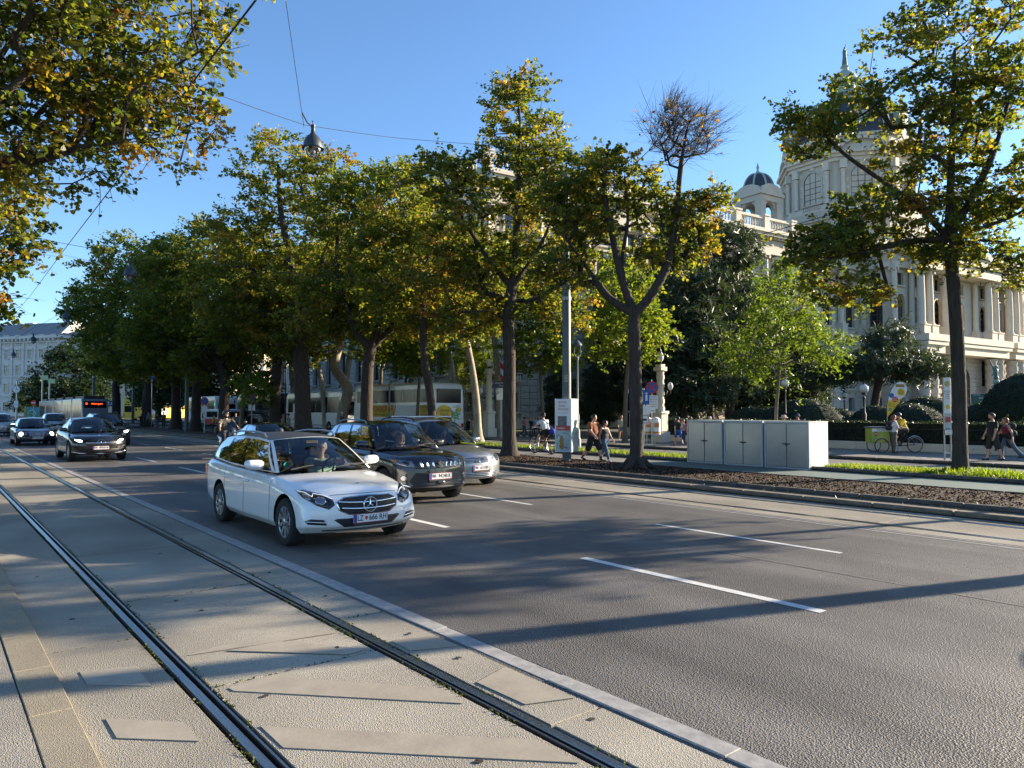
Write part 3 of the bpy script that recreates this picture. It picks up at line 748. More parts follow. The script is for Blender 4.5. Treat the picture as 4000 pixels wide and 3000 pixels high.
# porch of the centre: paired big columns and heavy ledge
bigc = MB().lathe([(.95, 0), (.95, .5), (.8, .6), (.78, 3.5), (.74, 7.6), (.85, 7.8), (.9, 8.2)], n=14)
for i in range(5): bigc.lathe([(.86, 1.3 + i * 1.3), (.86, 2.05 + i * 1.3)], n=14)
bigm = bigc.mesh('porch_column', M_stone_r, 35)
for x in (69.3, 71.6, 76.4, 78.6, 89.4, 91.6, 96.4, 98.7):
    o = link('porch_column', bigm, mus, (x, -6.4, 1.6))
    q = MB(); q.box((0, 0, .8), (2.1, 2.1, 1.6)); o2 = q.build('porch_pedestal', M_stone_r, mus, loc=(x, -6.4, 0))
    o2 = link('column', CM, mus, (x, -6.2, 12.6)); o2.scale = (1.35, 1.35, 9.4 / 8.2)
q = MB()
for a, b2 in ((68, 73), (75.2, 92.8), (95, 100)): q.box(((a + b2) / 2, -6.1, 10.5), (b2 - a, 3.0, 1.1)); q.box(((a + b2) / 2, -6.2, 11.3), (b2 - a + .5, 3.5, .5)); q.box(((a + b2) / 2, -6.2, 12.1), (b2 - a + .8, 3.8, .95))
E3(q, 'porch_entablature', M_stone_l)
q = MB()
for a, b2 in ((68, 73), (75.2, 92.8), (95, 100)): q.box(((a + b2) / 2, -6.1, 22.6), (b2 - a, 2.8, 1.3)); q.box(((a + b2) / 2, -6.2, 24.0), (b2 - a + .5, 3.4, 1.2)); q.box(((a + b2) / 2, -6.2, 24.9), (b2 - a + 1.2, 4.2, .4))
E3(q, 'porch_cornice', M_stone_l)
for x in (74.0, 84.0, 94.0):
    f, pn = window_meshes((3.0, .6, 8.2, True), (2, 4)); o = link('door', f, mus, (x, -5.35, 0)); link('pane', pn, o)
E3(MB().box((84, -7.5, .45), (30, 6, .9)).box((84, -9, .22), (34, 8, .45)), 'stairs', M_stone_l)
# attic and drum of the dome
DX, DY = 84.0, 14.0
def ring_poly(r, n=8, ph=PI / 8): return [(r * math.cos(ph + 2 * PI * i / n), r * math.sin(ph + 2 * PI * i / n)) for i in range(n)]
DOME_N0 = len(mus.children)
T0 = Tr((DX, DY, 0))
q = MB(); q.box((DX, DY, 26.5), (25, 23, 4.6)); q.prism(ring_poly(10.9), 28, 34.0, T0); q.prism(ring_poly(11.4), 33.6, 35.2, T0); E3(q, 'attic', M_stone)
q = MB(); q.prism(ring_poly(10.7), 35.2, 44.0, T0); E3(q, 'drum', M_stone)
q = MB(); q.prism(ring_poly(11.2), 35.2, 36.2, T0); q.prism(ring_poly(11.15), 43.0, 43.6, T0); q.prism(ring_poly(11.6), 43.6, 44.1, T0); q.prism(ring_poly(12.1), 44.1, 44.6, T0)
q.prism(ring_poly(11.0), 44.6, 47.2, T0); q.prism(ring_poly(11.4), 47.0, 47.5, T0); E3(q, 'drum_cornice', M_stone_l)
fd, pn = window_meshes((3.3, 36.6, 42.2, True), (3, 4)); fo = panel_mesh(7.2, 35.6, 43.2, (3.3, 36.6, 42.2, True), .35)
q = MB()
for xx in (-2.9, 2.9): q.lathe([(.42, 36.2), (.36, 36.6), (.33, 41.0), (.45, 41.3), (.42, 41.6)], (xx, -.35, 0), 10); q.box((xx, -.3, 42.4), (1.1, 1.0, 1.4))
for k in range(9): q.lathe([(.1, 0), (.14, .3), (.08, .7), (.1, .85)], (-1.6 + .4 * k, -.45, 35.6), 6)
q.box((0, -.45, 36.5), (4.2, .4, .15)); q.ball((-2.3, -.05, 42.0), .55, 6, (1, .3, 1)); q.ball((2.3, -.05, 42.0), .55, 6, (1, .3, 1)); q.ball((0, -.1, 42.8), .45, 6, (1.2, .4, .8))
for xx in (-1, 1):
    for zz in (37.2, 38.6, 40.0): q.ball((xx * 2.15, -.02, zz), .32, 6, (1, .25, 1.1))
n_orn = 10
for i in range(n_orn):      # segmental pediment
    a0, a1 = PI * (.2 + .6 * i / n_orn), PI * (.2 + .6 * (i + 1) / n_orn)
    q.box((5.0 * math.cos((a0 + a1) / 2), -.5, 42.2 + 5.0 * math.sin((a0 + a1) / 2) - .6), (1.1, .9, .45), Matrix.Rotation(PI / 2 - (a0 + a1) / 2, 3, 'Y'))
orn = q.mesh('window_ornament', M_stone_l)
ap = 10.7 * math.cos(PI / 8)
for k in range(8):
    if k in (1, 2, 3): continue
    Mk = T0 @ Matrix.Rotation(k * PI / 4, 4, 'Z') @ Tr((0, -ap - .06, 0))
    o = link('drum_panel', fo, mus); o.matrix_local = Mk
    if k % 2 == 0 or True:
        o = link('window', fd, mus); o.matrix_local = Mk @ Tr((0, -.30, 0)); link('pane', pn, o)
    o = link('drum_ornament', orn, mus); o.matrix_local = Mk; o['kind'] = 'stuff'
def dome(cx, cy, z0, r, h, name, top_r, n=8, prof_n=10, par=mus):
    dm = MB(); rb = MB()
    prof = [(top_r + (r - top_r) * math.cos(PI / 2 * i / prof_n), z0 + h * math.sin(PI / 2 * i / prof_n)) for i in range(prof_n + 1)]
    rings = [[(cx + rr * math.cos(PI / 8 + 2 * PI * k / n), cy + rr * math.sin(PI / 8 + 2 * PI * k / n), z) for k in range(n + 1)] for rr, z in prof]
    dm.grid(rings); dm.build(name, M_slate, par)
    for k in range(n): 
        q2 = MB(); q2.tube([Vector(rings[i][k]) for i in range(prof_n + 1)], [r * .055] * (prof_n + 1), 6); q2.build('rib', M_copper, par, 60)
    return prof
dome(DX, DY, 47.4, 10.6, 8.6, 'dome_roof', 2.6)
q = MB()
for k in range(8):       # dormers of the dome
    a = k * PI / 4; c = Vector((DX + 9.6 * math.cos(a), DY + 9.6 * math.sin(a), 50.2)); Mz = Matrix.Rotation(a, 3, 'Z'); q.box(c, (2.0, 1.7, 2.3), Mz); q.box(c + Vector((0, 0, 1.3)), (2.3, 2.1, .3), Mz)
E3(q, 'dormers', M_copper)['kind'] = 'stuff'
q = MB(); q.lathe([(3.2, 55.6), (3.2, 56.4), (2.7, 56.5), (2.7, 57.2)], (DX, DY, 0), 16); E3(q, 'lantern_base', M_copper, 40)
q = MB(); q.lathe([(1.75, 57.2), (1.75, 59.8)], (DX, DY, 0), 8)
for k in range(8): q.lathe([(.22, 57.2), (.2, 59.6), (.3, 59.8)], (DX + 2.2 * math.cos(k * PI / 4 + .39), DY + 2.2 * math.sin(k * PI / 4 + .39), 0), 8)
q.lathe([(2.7, 59.8), (2.8, 60.1), (2.4, 60.3), (2.1, 60.9), (1.7, 61.5), (1.2, 62.0), (.7, 62.3), (.55, 62.9), (.75, 63.1), (.5, 63.4)], (DX, DY, 0), 14); E3(q, 'lantern', M_copper, 40)
def statue(loc, h, m, rz=0, name='statue', par=mus, pose=None):
    e = link(name, None, par, loc, rz)
    pz = dict(shL=10, elL=60, abdR=60, shR=120, elR=40, hipL=6, hipR=-4, fem=1); pz.update(pose or {})
    J = pose_joints(pz, h / 1.75, 1.1); s = h / 1.75; dz = Vector((0, 0, -min(J['ankleL'].z, J['ankleR'].z) + .06 * s))
    T = lambda a, b, ra, rb: (Vector(a) + dz, Vector(b) + dz, ra * s, rb * s)
    pr = [T(J['pel'], J['chest'], .15, .17), T(J['neck'], J['head'], .06, .10), T(J['pel'], Vector((0, 0, .05 * s)) - dz, .15, .24)]
    for sd in 'LR': pr += [T(J['sh' + sd], J['el' + sd], .065, .05), T(J['el' + sd], J['wr' + sd], .05, .035), T(J['knee' + sd], J['ankle' + sd], .1, .09)]
    pr.append(T(J['shL'], J['shR'], .08, .08))
    return sdf_mb(pr, .045 * s, .05 * s).build('figure', m, e, 180)
statue((DX, DY, 63.3), 3.6, M_bronze, -1.2)
KD = Tr((DX, DY, -2.6)) @ Matrix.Diagonal((.88, .88, 1, 1)) @ Tr((-DX, -DY, 0))
for ch in list(mus.children)[DOME_N0:]:
    if ch.parent == mus: ch.matrix_local = KD @ ch.matrix_basis
statue((14.9 + .0, -.75, 13.9), 3.0, M_stone_l, -PI / 2, pose=dict(shR=10, abdR=15, elR=70))
# small domed turrets
def turret(cx, cy):
    t = link('turret', None, mus, (cx, cy, 2.0)); t.scale = (.78, .78, .98); q = MB(); w = 3.1
    q.box((0, 0, 26.6), (7.0, 7.0, 3.6)); q.box((0, 0, 28.5), (7.3, 7.3, .35))
    for sx in (-1, 1):
        for sy in (-1, 1): q.box((sx * 2.5, sy * 2.5, 31.2), (1.5, 1.5, 5.2))
    q.box((0, 0, 34.0), (6.6, 6.6, .9)); q.box((0, 0, 34.7), (7.4, 7.4, .45))
    for k in range(4):
        M3 = Matrix.Rotation(k * PI / 2, 4, 'Z'); n = 8
        for i in range(n):
            a0, a1 = PI * i / n, PI * (i + 1) / n; r = 1.75
            q.add([M3 @ Vector(p) for p in [(-r * math.cos(a0), -2.9, 31.8 + r * math.sin(a0)), (-r * math.cos(a1), -2.9, 31.8 + r * math.sin(a1)), (-r * math.cos(a1), -2.9, 33.8), (-r * math.cos(a0), -2.9, 33.8),
                                            (-r * math.cos(a0), -2.0, 31.8 + r * math.sin(a0)), (-r * math.cos(a1), -2.0, 31.8 + r * math.sin(a1))]], [(0, 1, 2, 3), (0, 4, 5, 1)])
        arc = [(-3.3, 34.9)] + [(-3.3 * math.cos(PI * i / 8), 34.9 + 1.5 * math.sin(PI * i / 8)) for i in range(1, 8)] + [(3.3, 34.9)]
        q.prism(arc, 0, .9, M3 @ Tr((0, -2.7, 0)) @ Matrix.Rotation(PI / 2, 4, 'X'))
    q.build('turret_wall', M_stone, t)
    dm = MB(); pn_ = 8; rr = [(.4 + 2.9 * math.cos(PI / 2 * i / pn_), 35.4 + 3.3 * math.sin(PI / 2 * i / pn_)) for i in range(pn_ + 1)]
    G = [[(r * math.cos(PI / 8 + k * PI / 4), r * math.sin(PI / 8 + k * PI / 4), z) for k in range(9)] for r, z in rr]
    dm.grid(G); dm.build('turret_dome', M_slate, t)
    rb = MB()
    for k in range(8): rb.tube([Vector(G[i][k]) for i in range(pn_ + 1)], .2, 5)
    rb.lathe([(.5, 38.6), (.35, 39.1), (.15, 39.5), (.3, 39.7), (.05, 40.6)], n=8); rb.build('turret_ribs', M_copper, t, 60)
turret(61, 15); turret(107, 15)
E3(MB().box((84, 35, 25.2), (158, 56, 1.6)).box((84, 36, 26.2), (140, 40, 1.2)), 'roof', M_roofmetal)

# ------------------------------------------------------------------ far town houses at the end of the street
def town_house(label, corner, ang, W, D, H, rows, cols, wall, wallside, side=1):
    """facade along local +x (facing -y), side wall along +y at x=0"""
    t = thing('town_house', label, 'building', corner, ang)
    mw = wall; b = MB(); b.box((W / 2, D / 2, H / 2), (W, D, H)); b.build('wall', mw, t)
    c = MB(); c.box((W / 2, D / 2, H + .4), (W + 2.2, D + 2.2, .8)); c.box((W / 2, D / 2, H - .9), (W + .8, D + .8, .5)); c.box((W / 2, D / 2, 6.0), (W + .6, D + .6, .5)); c.box((W / 2, D / 2, 11.5), (W + .5, D + .5, .35))
    for i in range(int(W / 1.5)): c.box(((i + .5) * 1.5, -.7, H - .35), (.5, .9, .6))
    c.build('cornice', wall, t)
    rf = MB(); rf.prism([(-.5, 0), (D + .5, 0), (D - 4, 4.2), (4, 4.2)], 0, W + 1, Matrix(((0, 0, 1, -.5), (1, 0, 0, 0), (0, 1, 0, H + .8), (0, 0, 0, 1)))); r_ = rf.build('roof', M_roofmetal, t)
    for i in range(4): MB().box((W * (.12 + .25 * i), D * .4, H + 5.2), (3.4, 1.4, 2.4)).build('chimney', wall, r_)
    wf = MB(); wf.box((0, -.12, 0), (1.9, .2, .25)).box((0, -.1, 2.75), (2.1, .34, .35)); wf.box((-.8, -.06, 1.4), (.25, .14, 2.7)); wf.box((.8, -.06, 1.4), (.25, .14, 2.7)); wf.box((0, -.04, 1.35), (.08, .06, 2.5)); wf.box((0, -.04, 1.8), (1.3, .06, .08))
    wm = wf.mesh('window', wall); pm = MB().quad((-.66, -.02, .12), (.66, -.02, .12), (.66, -.02, 2.6), (-.66, -.02, 2.6)).mesh('pane', M_housepane)
    zs = [1.6, 7.0, 12.3, 16.8, 20.8][:rows]
    for z in zs:
        for i in range(cols): o = link('window', wm, t, ((i + .5) * W / cols, 0, z)); link('pane', pm, o)
        for i in range(int(D / (W / cols))):
            if side: o = link('window', wm, t, (W if side > 0 else 0, (i + .7) * W / cols, z)); o.rotation_euler = (0, 0, PI / 2 if side > 0 else -PI / 2); link('pane', pm, o)
    pil = MB()
    for i in range(cols + 1): pil.box((i * W / cols, -.12, 15.5), (.5, .3, 12.6))
    pil.build('pilasters', wall, t)['kind'] = 'stuff'
    return t
M_housepane = mat('house_pane', (.03, .035, .045), .08, spec=.8)
M_housegrey = mat('house_plaster', (.66, .63, .57), .85, var=.35, vscale=.3, color2=(.40, .38, .35))
M_housecream = mat('house_cream', (.62, .53, .38), .85, var=.35, vscale=.3, color2=(.50, .43, .31))
# grey facade at the far left: right end at u=217, 215 m away, running to the left
def cam_pt(u, Z, z=0): 
    rt = (u - 2000) / CAM_F * Z; return Vector((rt * _c + Z * _s, -rt * _s + Z * _c, z))
cr = cam_pt(228, 208); cl = cam_pt(-420, 226); dv = cr - cl
town_house('grey palace front with rows of tall windows at the far end of the street', cl, math.atan2(dv.y, dv.x), dv.length, 30, 22.5, 5, 15, M_housegrey, None, 1)
cl = cam_pt(330, 222); cr = cam_pt(900, 190); dv = cr - cl
town_house('cream town house showing in gaps behind the dark roadside trees', cl, math.atan2(dv.y, dv.x), dv.length, 18, 24, 5, 11, M_housecream, None, 1)
# ------------------------------------------------------------------ trees
def leaf_mat(name, stops, trans=.42, gloss=.35):
    m = bpy.data.materials.new(name); m.use_nodes = True; n, l = m.node_tree.nodes, m.node_tree.links
    p = n['Principled BSDF']; p.inputs['Roughness'].default_value = .45; p.inputs['Specular IOR Level'].default_value = gloss
    a = n.new('ShaderNodeAttribute'); a.attribute_name = 'tint'
    r = n.new('ShaderNodeValToRGB'); r.color_ramp.interpolation = 'LINEAR'
    while len(r.color_ramp.elements) < len(stops): r.color_ramp.elements.new(.5)
    for e, (t, c) in zip(r.color_ramp.elements, stops): e.position = t; e.color = col4(c)
    l.new(a.outputs['Fac'], r.inputs[0]); l.new(r.outputs[0], p.inputs['Base Color'])
    t = n.new('ShaderNodeBsdfTranslucent'); mu = n.new('ShaderNodeMix'); mu.data_type = 'RGBA'; mu.blend_type = 'MULTIPLY'; mu.inputs[0].default_value = 1; mu.inputs[7].default_value = (1.9, 1.9, .7, 1)
    l.new(r.outputs[0], mu.inputs[6]); l.new(mu.outputs[2], t.inputs[0])
    mx = n.new('ShaderNodeMixShader'); mx.inputs[0].default_value = trans; l.new(p.outputs[0], mx.inputs[1]); l.new(t.outputs[0], mx.inputs[2]); l.new(mx.outputs[0], n['Material Output'].inputs[0])
    MATS[name] = m; return m
LEAF = leaf_mat('linden_leaf', [(0, (.034, .060, .014)), (.38, (.085, .115, .022)), (.62, (.20, .19, .032)), (.80, (.33, .20, .035)), (1, (.24, .10, .04))], .55)
LEAFY = leaf_mat('young_leaf', [(0, (.06, .105, .015)), (.5, (.13, .175, .022)), (1, (.27, .25, .03))], .5)
LEAFD = leaf_mat('dark_leaf', [(0, (.018, .036, .010)), (.5, (.035, .060, .014)), (1, (.09, .10, .02))], .3)
NEEDLE = leaf_mat('pine_needle', [(0, (.030, .048, .028)), (.5, (.062, .085, .050)), (1, (.11, .13, .075))], .15, .2)
HEDGE = leaf_mat('hedge_leaf', [(0, (.012, .024, .009)), (.5, (.028, .048, .014)), (1, (.07, .085, .02))], .15, .25)
BARK = mat('linden_bark', (.070, .053, .040), .95, var=.9, vscale=9, color2=(.020, .015, .012), stretch=(1.6, 1.6, .28), bump=1.0, bscale=12, detail=7)
BARKP = mat('plane_bark', (.43, .37, .27), .85, var=.9, vscale=3.2, color2=(.19, .155, .105), stretch=(1, 1, .45), bump=.4, bscale=9, detail=6)
BARKY = mat('young_bark', (.16, .13, .095), .9, var=.6, vscale=8, stretch=(1, 1, .4), bump=.5, bscale=20)
BARKR = mat('pine_bark', (.10, .058, .042), .95, var=.8, vscale=7, stretch=(1.5, 1.5, .4), bump=1.0, bscale=12)

def leaf_mesh(name, C, T, size, m, rng, flat=.75, elong=1.0, long_jit=.35):
    """one rhombic folded leaf per centre; T: tint per leaf"""
    N = len(C); n = rng.normal(size=(N, 3)) * (1 - flat * .45); n[:, 2] += flat; n /= np.linalg.norm(n, axis=1)[:, None]
    t = rng.normal(size=(N, 3)); t -= (t * n).sum(1)[:, None] * n; t /= np.linalg.norm(t, axis=1)[:, None]
    b = np.cross(n, t); big = size <= .152 and m is LEAF; L = (size * (1 + long_jit * rng.uniform(-1, 1, N)))[:, None]; W = L * .78 / elong
    L = L * elong ** .5
    V = np.empty((N, 4, 3)); V[:, 0] = C - t * L * .5; V[:, 2] = C + t * L * .5; V[:, 1] = C + b * W * .5 - n * W * .14 - t * L * .06; V[:, 3] = C - b * W * .5 - n * W * .14 - t * L * .06
    q = 4
    if big:      # near leaves: rounder, heart-shaped outline
        q = 6; V = np.empty((N, 6, 3)); W2 = W * .55
        for k, (a_, b_) in enumerate(((-.42, 0), (-.30, .9), (.12, .85), (.55, 0), (.12, -.85), (-.30, -.9))): V[:, k] = C + t * L * a_ + b * W2 * b_ - n * W2 * abs(b_) * .25
    me = bpy.data.meshes.new(name); me.vertices.add(q * N); me.vertices.foreach_set('co', V.reshape(-1).astype(np.float32))
    me.loops.add(q * N); me.loops.foreach_set('vertex_index', np.arange(q * N, dtype=np.int32))
    me.polygons.add(N); me.polygons.foreach_set('loop_start', np.arange(0, q * N, q, dtype=np.int32)); me.polygons.foreach_set('loop_total', np.full(N, q, np.int32))
    me.update(calc_edges=True)
    at = me.attributes.new('tint', 'FLOAT', 'FACE'); at.data.foreach_set('value', np.clip(T, 0, 1).astype(np.float32))
    me.materials.append(m); return me

def tree_meshes(seed, trunk, r0, blobs, ncl, nleaf, lsize, leaf=LEAF, bark=BARK, tint=.35, brown=.25, cl_r=.55, bare=None, limb_r=1.0, flat=.75, elong=1.0, flare=1.7, hollow=.35, droop=.0, limbs=(), twigs=False):
    """trunk: polyline; blobs: (centre, radii, weight); returns trunk mesh and crown mesh"""
    rng = np.random.default_rng(seed)
    tp = [Vector(p) for p in catmull(trunk, 4)]
    nodes = [np.array(p) for p in tp]; par = [-1] + list(range(len(tp) - 1)); nt = len(tp)
    minr = {}
    for lp, ra, rb in limbs:
        cp = catmull([tp[-1]] + [Vector(q) for q in lp], 4)[1:]; prev = nt - 1
        for k, q in enumerate(cp): nodes.append(np.array(q)); par.append(prev); prev = len(nodes) - 1; minr[prev] = ra + (rb - ra) * k / len(cp)
    nl = len(nodes)
    wts = np.array([b[2] for b in blobs], float); wts /= wts.sum()
    tg = []; tries = 0
    mind = cl_r * .75
    while len(tg) < ncl and tries < ncl * 30:
        tries += 1
        c, r, _ = blobs[rng.choice(len(blobs), p=wts)]
        d = rng.normal(size=3); d /= np.linalg.norm(d); q = rng.uniform(hollow, 1) ** .5
        if q < .2: continue
        p = np.array(c) + d * np.array(r) * q * (1 + .12 * rng.normal())
        if tg and np.min(np.linalg.norm(np.array(tg) - p, axis=1)) < mind: continue
        tg.append(p)
    top = np.array(tp[-1]); tg.sort(key=lambda p: np.linalg.norm(p - top))
    first = max(0, nt - 7)
    leafn = []
    for p in tg:
        A = np.array(nodes[first:]); d = np.linalg.norm(A - p, axis=1) + np.maximum(0, A[:, 2] - p[2] + .2) * .6
        j = int(np.argmin(d)) + first; a = nodes[j]; dist = np.linalg.norm(p - a)
        k = max(1, int(dist / .8)); pj = par[j]; dirp = a - nodes[pj] if pj >= 0 else np.array([0, 0, 1.0]); dirp = dirp / max(1e-6, np.linalg.norm(dirp))
        prev = j; ctrl = a + dirp * dist * .3 + np.array([0, 0, .12 * dist])
        for i in range(1, k + 1):
            t = i / k; q = (1 - t) ** 2 * a + 2 * t * (1 - t) * ctrl + t * t * p
            if i < k: q = q + rng.normal(size=3) * .05
            nodes.append(q); par.append(prev); prev = len(nodes) - 1
        leafn.append(prev)
    N = len(nodes); cnt = np.zeros(N); 
    for q in leafn: cnt[q] += 1
    for i in range(N - 1, 0, -1): cnt[par[i]] += cnt[i] if par[i] >= 0 else 0
    cnt = np.maximum(cnt, 1)
    rad = .011 * limb_r * cnt ** .52
    lim = r0 * .80
    for k_, v_ in minr.items(): rad[k_] = max(rad[k_], v_)
    rad = np.minimum(rad, lim)
    for i in range(nt):
        z = i / (nt - 1); rad[i] = max(rad[i] if i == nt - 1 else 0, r0 * (1 - .18 * z)); 
        if i == 0: rad[i] = r0 * flare
        elif i == 1: rad[i] = r0 * (1 + (flare - 1) * .28)
    ch = [[] for _ in range(N)]
    for i in range(1, N): ch[par[i]].append(i)
    mb = MB(); stack = [(0, None)]
    while stack:
        i, start = stack.pop(); chain = ([start] if start is not None else []) + [i]
        while ch[i]:
            c = sorted(ch[i], key=lambda q: -cnt[q]); 
            for o in c[1:]: stack.append((o, i))
            i = c[0]; chain.append(i)
        rr = [rad[q] for q in chain]
        if start is not None: rr[0] = min(rr[0], rr[1] * 1.15)
        big = max(rr); mb.tube([nodes[q] for q in chain], rr, 10 if big > .12 else (6 if big > .035 else 3), cap=False)
    C = []; T = []
    cen = np.mean(tg, 0)
    for p in tg:
        oh = (p - cen) * np.array([1, 1, .35]); oh /= max(.3, np.linalg.norm(oh))
        isbare = bare and bare(p)
        out = np.linalg.norm((p - cen)[:2]) / 4; cr = cl_r * rng.uniform(.75, 1.3); ntw = 9 if isbare else 6
        D = oh * .55 + rng.normal(size=(ntw, 3)) * np.array([.75, .75, .42]); D[:, 2] += .5 if isbare else 0; D /= np.linalg.norm(D, axis=1)[:, None]
        L = cr * rng.uniform(1.0, 1.9, ntw) * (1.5 if isbare else 1)
        if twigs or isbare:
            for d, l_ in zip(D, L):
                q1 = p + d * l_ * .5 + rng.normal(size=3) * .04; q2 = p + d * l_ - np.array([0, 0, .1 * l_ * (not isbare)]); mb.tube([p, q1, q2], [.009, .006, .003], 3, cap=False)
                if isbare:
                    for _ in range(3): e = d + rng.normal(size=3) * .5; mb.tube([q1, q1 + e * l_ * .3, q1 + e * l_ * .5 + np.array([0, 0, .05])], [.005, .004, .002], 3, cap=False)
        if isbare:
            k = 4; base = .9
        else:
            k = max(6, int(nleaf * rng.uniform(.6, 1.35))); base = tint + rng.normal() * .09 + (brown * rng.uniform(.3, 1.1) if rng.uniform() < brown * (.35 + .8 * out) else 0)
        j = rng.integers(0, ntw, k); u = rng.uniform(.08, 1, k) ** .7
        q = p + D[j] * (L[j] * u)[:, None] + rng.normal(size=(k, 3)) * np.array([.16, .16, .10]) * cr; q[:, 2] -= (.12 + droop) * (u ** 2) * cr
        C.append(q); T.append(base + rng.normal(size=k) * .10)
    tm = mb.mesh('trunk', bark, 180)
    return tm, leaf_mesh('crown', np.concatenate(C), np.concatenate(T), lsize, leaf, rng, flat, elong)
def put_tree(name, label, loc, rz, meshes, group=None, sc=1.0):
    t = thing(name, label, 'tree', loc, rz, group); link('trunk', meshes[0], t); link('crown', meshes[1], t)
    if sc != 1: t.scale = (sc, sc, sc)
    return t
GA = 'linden trees along the planted bed'
# camera-plane axes in world, to sketch crowns as the photograph shows them: r = to the right, f = away
def rf(r, f, z): return (r * _c + f * _s, -r * _s + f * _c, z)
BACK = 0.0
def blob(r, f, z, rx, rf_, rz, w=1): return (rf(r, f + BACK, z), (max(rx, rf_), max(rx, rf_), rz), w)
# forked linden by the cabinets: open crown, bare twigs upper right
m = tree_meshes(11, [(0, 0, -.1), (.02, .01, 1.5), (0, .03, 3.2), rf(-.05, 0, 4.4), rf(-.05, 0, 5.0)], .225,
    [blob(-1.5, .5, 8.0, 1.1, 1.1, 1.0, 1.5), blob(-.9, .4, 9.6, 1.3, 1.2, .9, 1.5), blob(-2.3, .4, 9.0, .9, .9, .8, .8), blob(.5, .6, 8.8, .9, 1.0, .9, .8), blob(1.6, .3, 8.4, .9, .9, .6, .7), blob(2.4, .1, 8.8, .6, .7, .4, .4), blob(-2.2, .4, 6.6, 1.0, 1.0, .8, .9), blob(1.0, .6, 7.2, 1.0, 1.0, .6, .6), blob(2.0, .2, 7.6, .6, .7, .5, .35), blob(1.5, .1, 10.8, 1.1, 1.1, 1.1, 1.5)], 300, 74, .11, tint=.47, brown=.30, cl_r=.36, limb_r=1.1, twigs=True,
    bare=lambda p: p[2] > 9.7 and (p[0] * _c - p[1] * _s) > .45, hollow=.1,
    limbs=[([rf(-.45, 0, 6.2), rf(-.75, 0, 7.6), rf(-1.0, 0, 9.0), rf(-.9, 0, 10.2)], .15, .05), ([rf(.55, 0, 5.7), rf(1.1, 0, 6.8), rf(1.35, 0, 8.2), rf(1.5, 0, 9.8), rf(1.7, 0, 11.0)], .16, .03), ([rf(-.9, .1, 5.6), rf(-1.6, .1, 6.6), rf(-2.3, .1, 7.6)], .07, .03), ([rf(-.4, .2, 6.6), rf(-.2, .2, 8.2), rf(-.3, .2, 9.6)], .08, .03)])
put_tree('linden_tree', 'forked linden with open crown and bare twigs, beside the metal cabinets', (18, 15.9, .1), 0, m, GA)
b = MB()
for a, L in ((.3, .75), (2.2, .6), (3.3, .8), (4.4, .65), (5.5, .7)):
    dx, dy = math.cos(a), math.sin(a); b.tube([(18 + dx * .12, 15.9 + dy * .12, .45), (18 + dx * .35, 15.9 + dy * .35, .2), (18 + dx * L, 15.9 + dy * L, .09)], [.14, .12, .05], 7)
r5 = b.build('root', BARK, bpy.data.objects['linden_tree'], 60); r5.location = (-18, -15.9, -.1)
BACK = .7
# tall linden left of the round pillar
m = tree_meshes(12, [(0, 0, -.1), (-.02, 0, 2), rf(.0, 0, 4), rf(-.05, 0, 5.6), rf(.1, 0, 7.0)], .29,
    [blob(.4, 0, 14.4, 1.5, 1.6, 1.9, 1.6), blob(.7, .2, 12.0, 2.2, 2.4, 1.7, 2.2), blob(2.6, 0, 12.2, 1.0, 1.2, 1.2, .9), blob(-2.9, .2, 12.0, 1.4, 1.3, 1.0, 1.2), blob(-1.6, 0, 9.8, 2.2, 2.2, 1.8, 2.0), blob(1.6, 0, 9.4, 1.9, 2.2, 1.8, 2), blob(0, .3, 7.2, 2.6, 2.5, 1.2, 2.0), blob(-3.2, .3, 8.2, 1.6, 1.7, 1.4, 1.2), blob(2.2, .3, 6.2, 1.6, 1.6, .8, .8), blob(-1.8, .2, 5.9, 1.6, 1.6, .7, .7)], 440, 96, .13, twigs=True, tint=.46, brown=.3, cl_r=.48, limbs=[([rf(-.9, 0, 8.2), rf(-2.0, 0, 10.0), rf(-2.8, 0, 11.6)], .13, .05), ([rf(.3, 0, 9.4), rf(.4, 0, 12), rf(.4, 0, 14.6)], .17, .05), ([rf(1.2, 0, 8.6), rf(2.0, 0, 10.4)], .10, .04)])
put_tree('linden_tree', 'tallest linden with a straight trunk left of the poster pillar', (18.9, 23.6, .1), 0, m, GA)
m = tree_meshes(13, [(0, 0, -.1), rf(-.1, 0, 2.2), rf(-.45, 0, 4.5), rf(-.5, 0, 7), rf(-.6, 0, 9)], .21,
    [blob(-1.4, 0, 12.0, 2.0, 2.0, 1.9, 2), blob(-2.4, 0, 9.2, 1.8, 1.9, 1.6, 1.5), blob(.4, .5, 9.4, 1.6, 1.8, 1.8, 1.5), blob(-.8, 0, 7.2, 2.4, 2.4, 1.3, 1.6), blob(1.6, 0, 6.6, 1.8, 1.8, 1.0, .9)], 320, 78, .17, tint=.46, brown=.22, cl_r=.52)
put_tree('linden_tree', 'slender linden with a slightly leaning trunk in front of the sightseeing bus', (18.9, 29.4, .1), 0, m, GA)
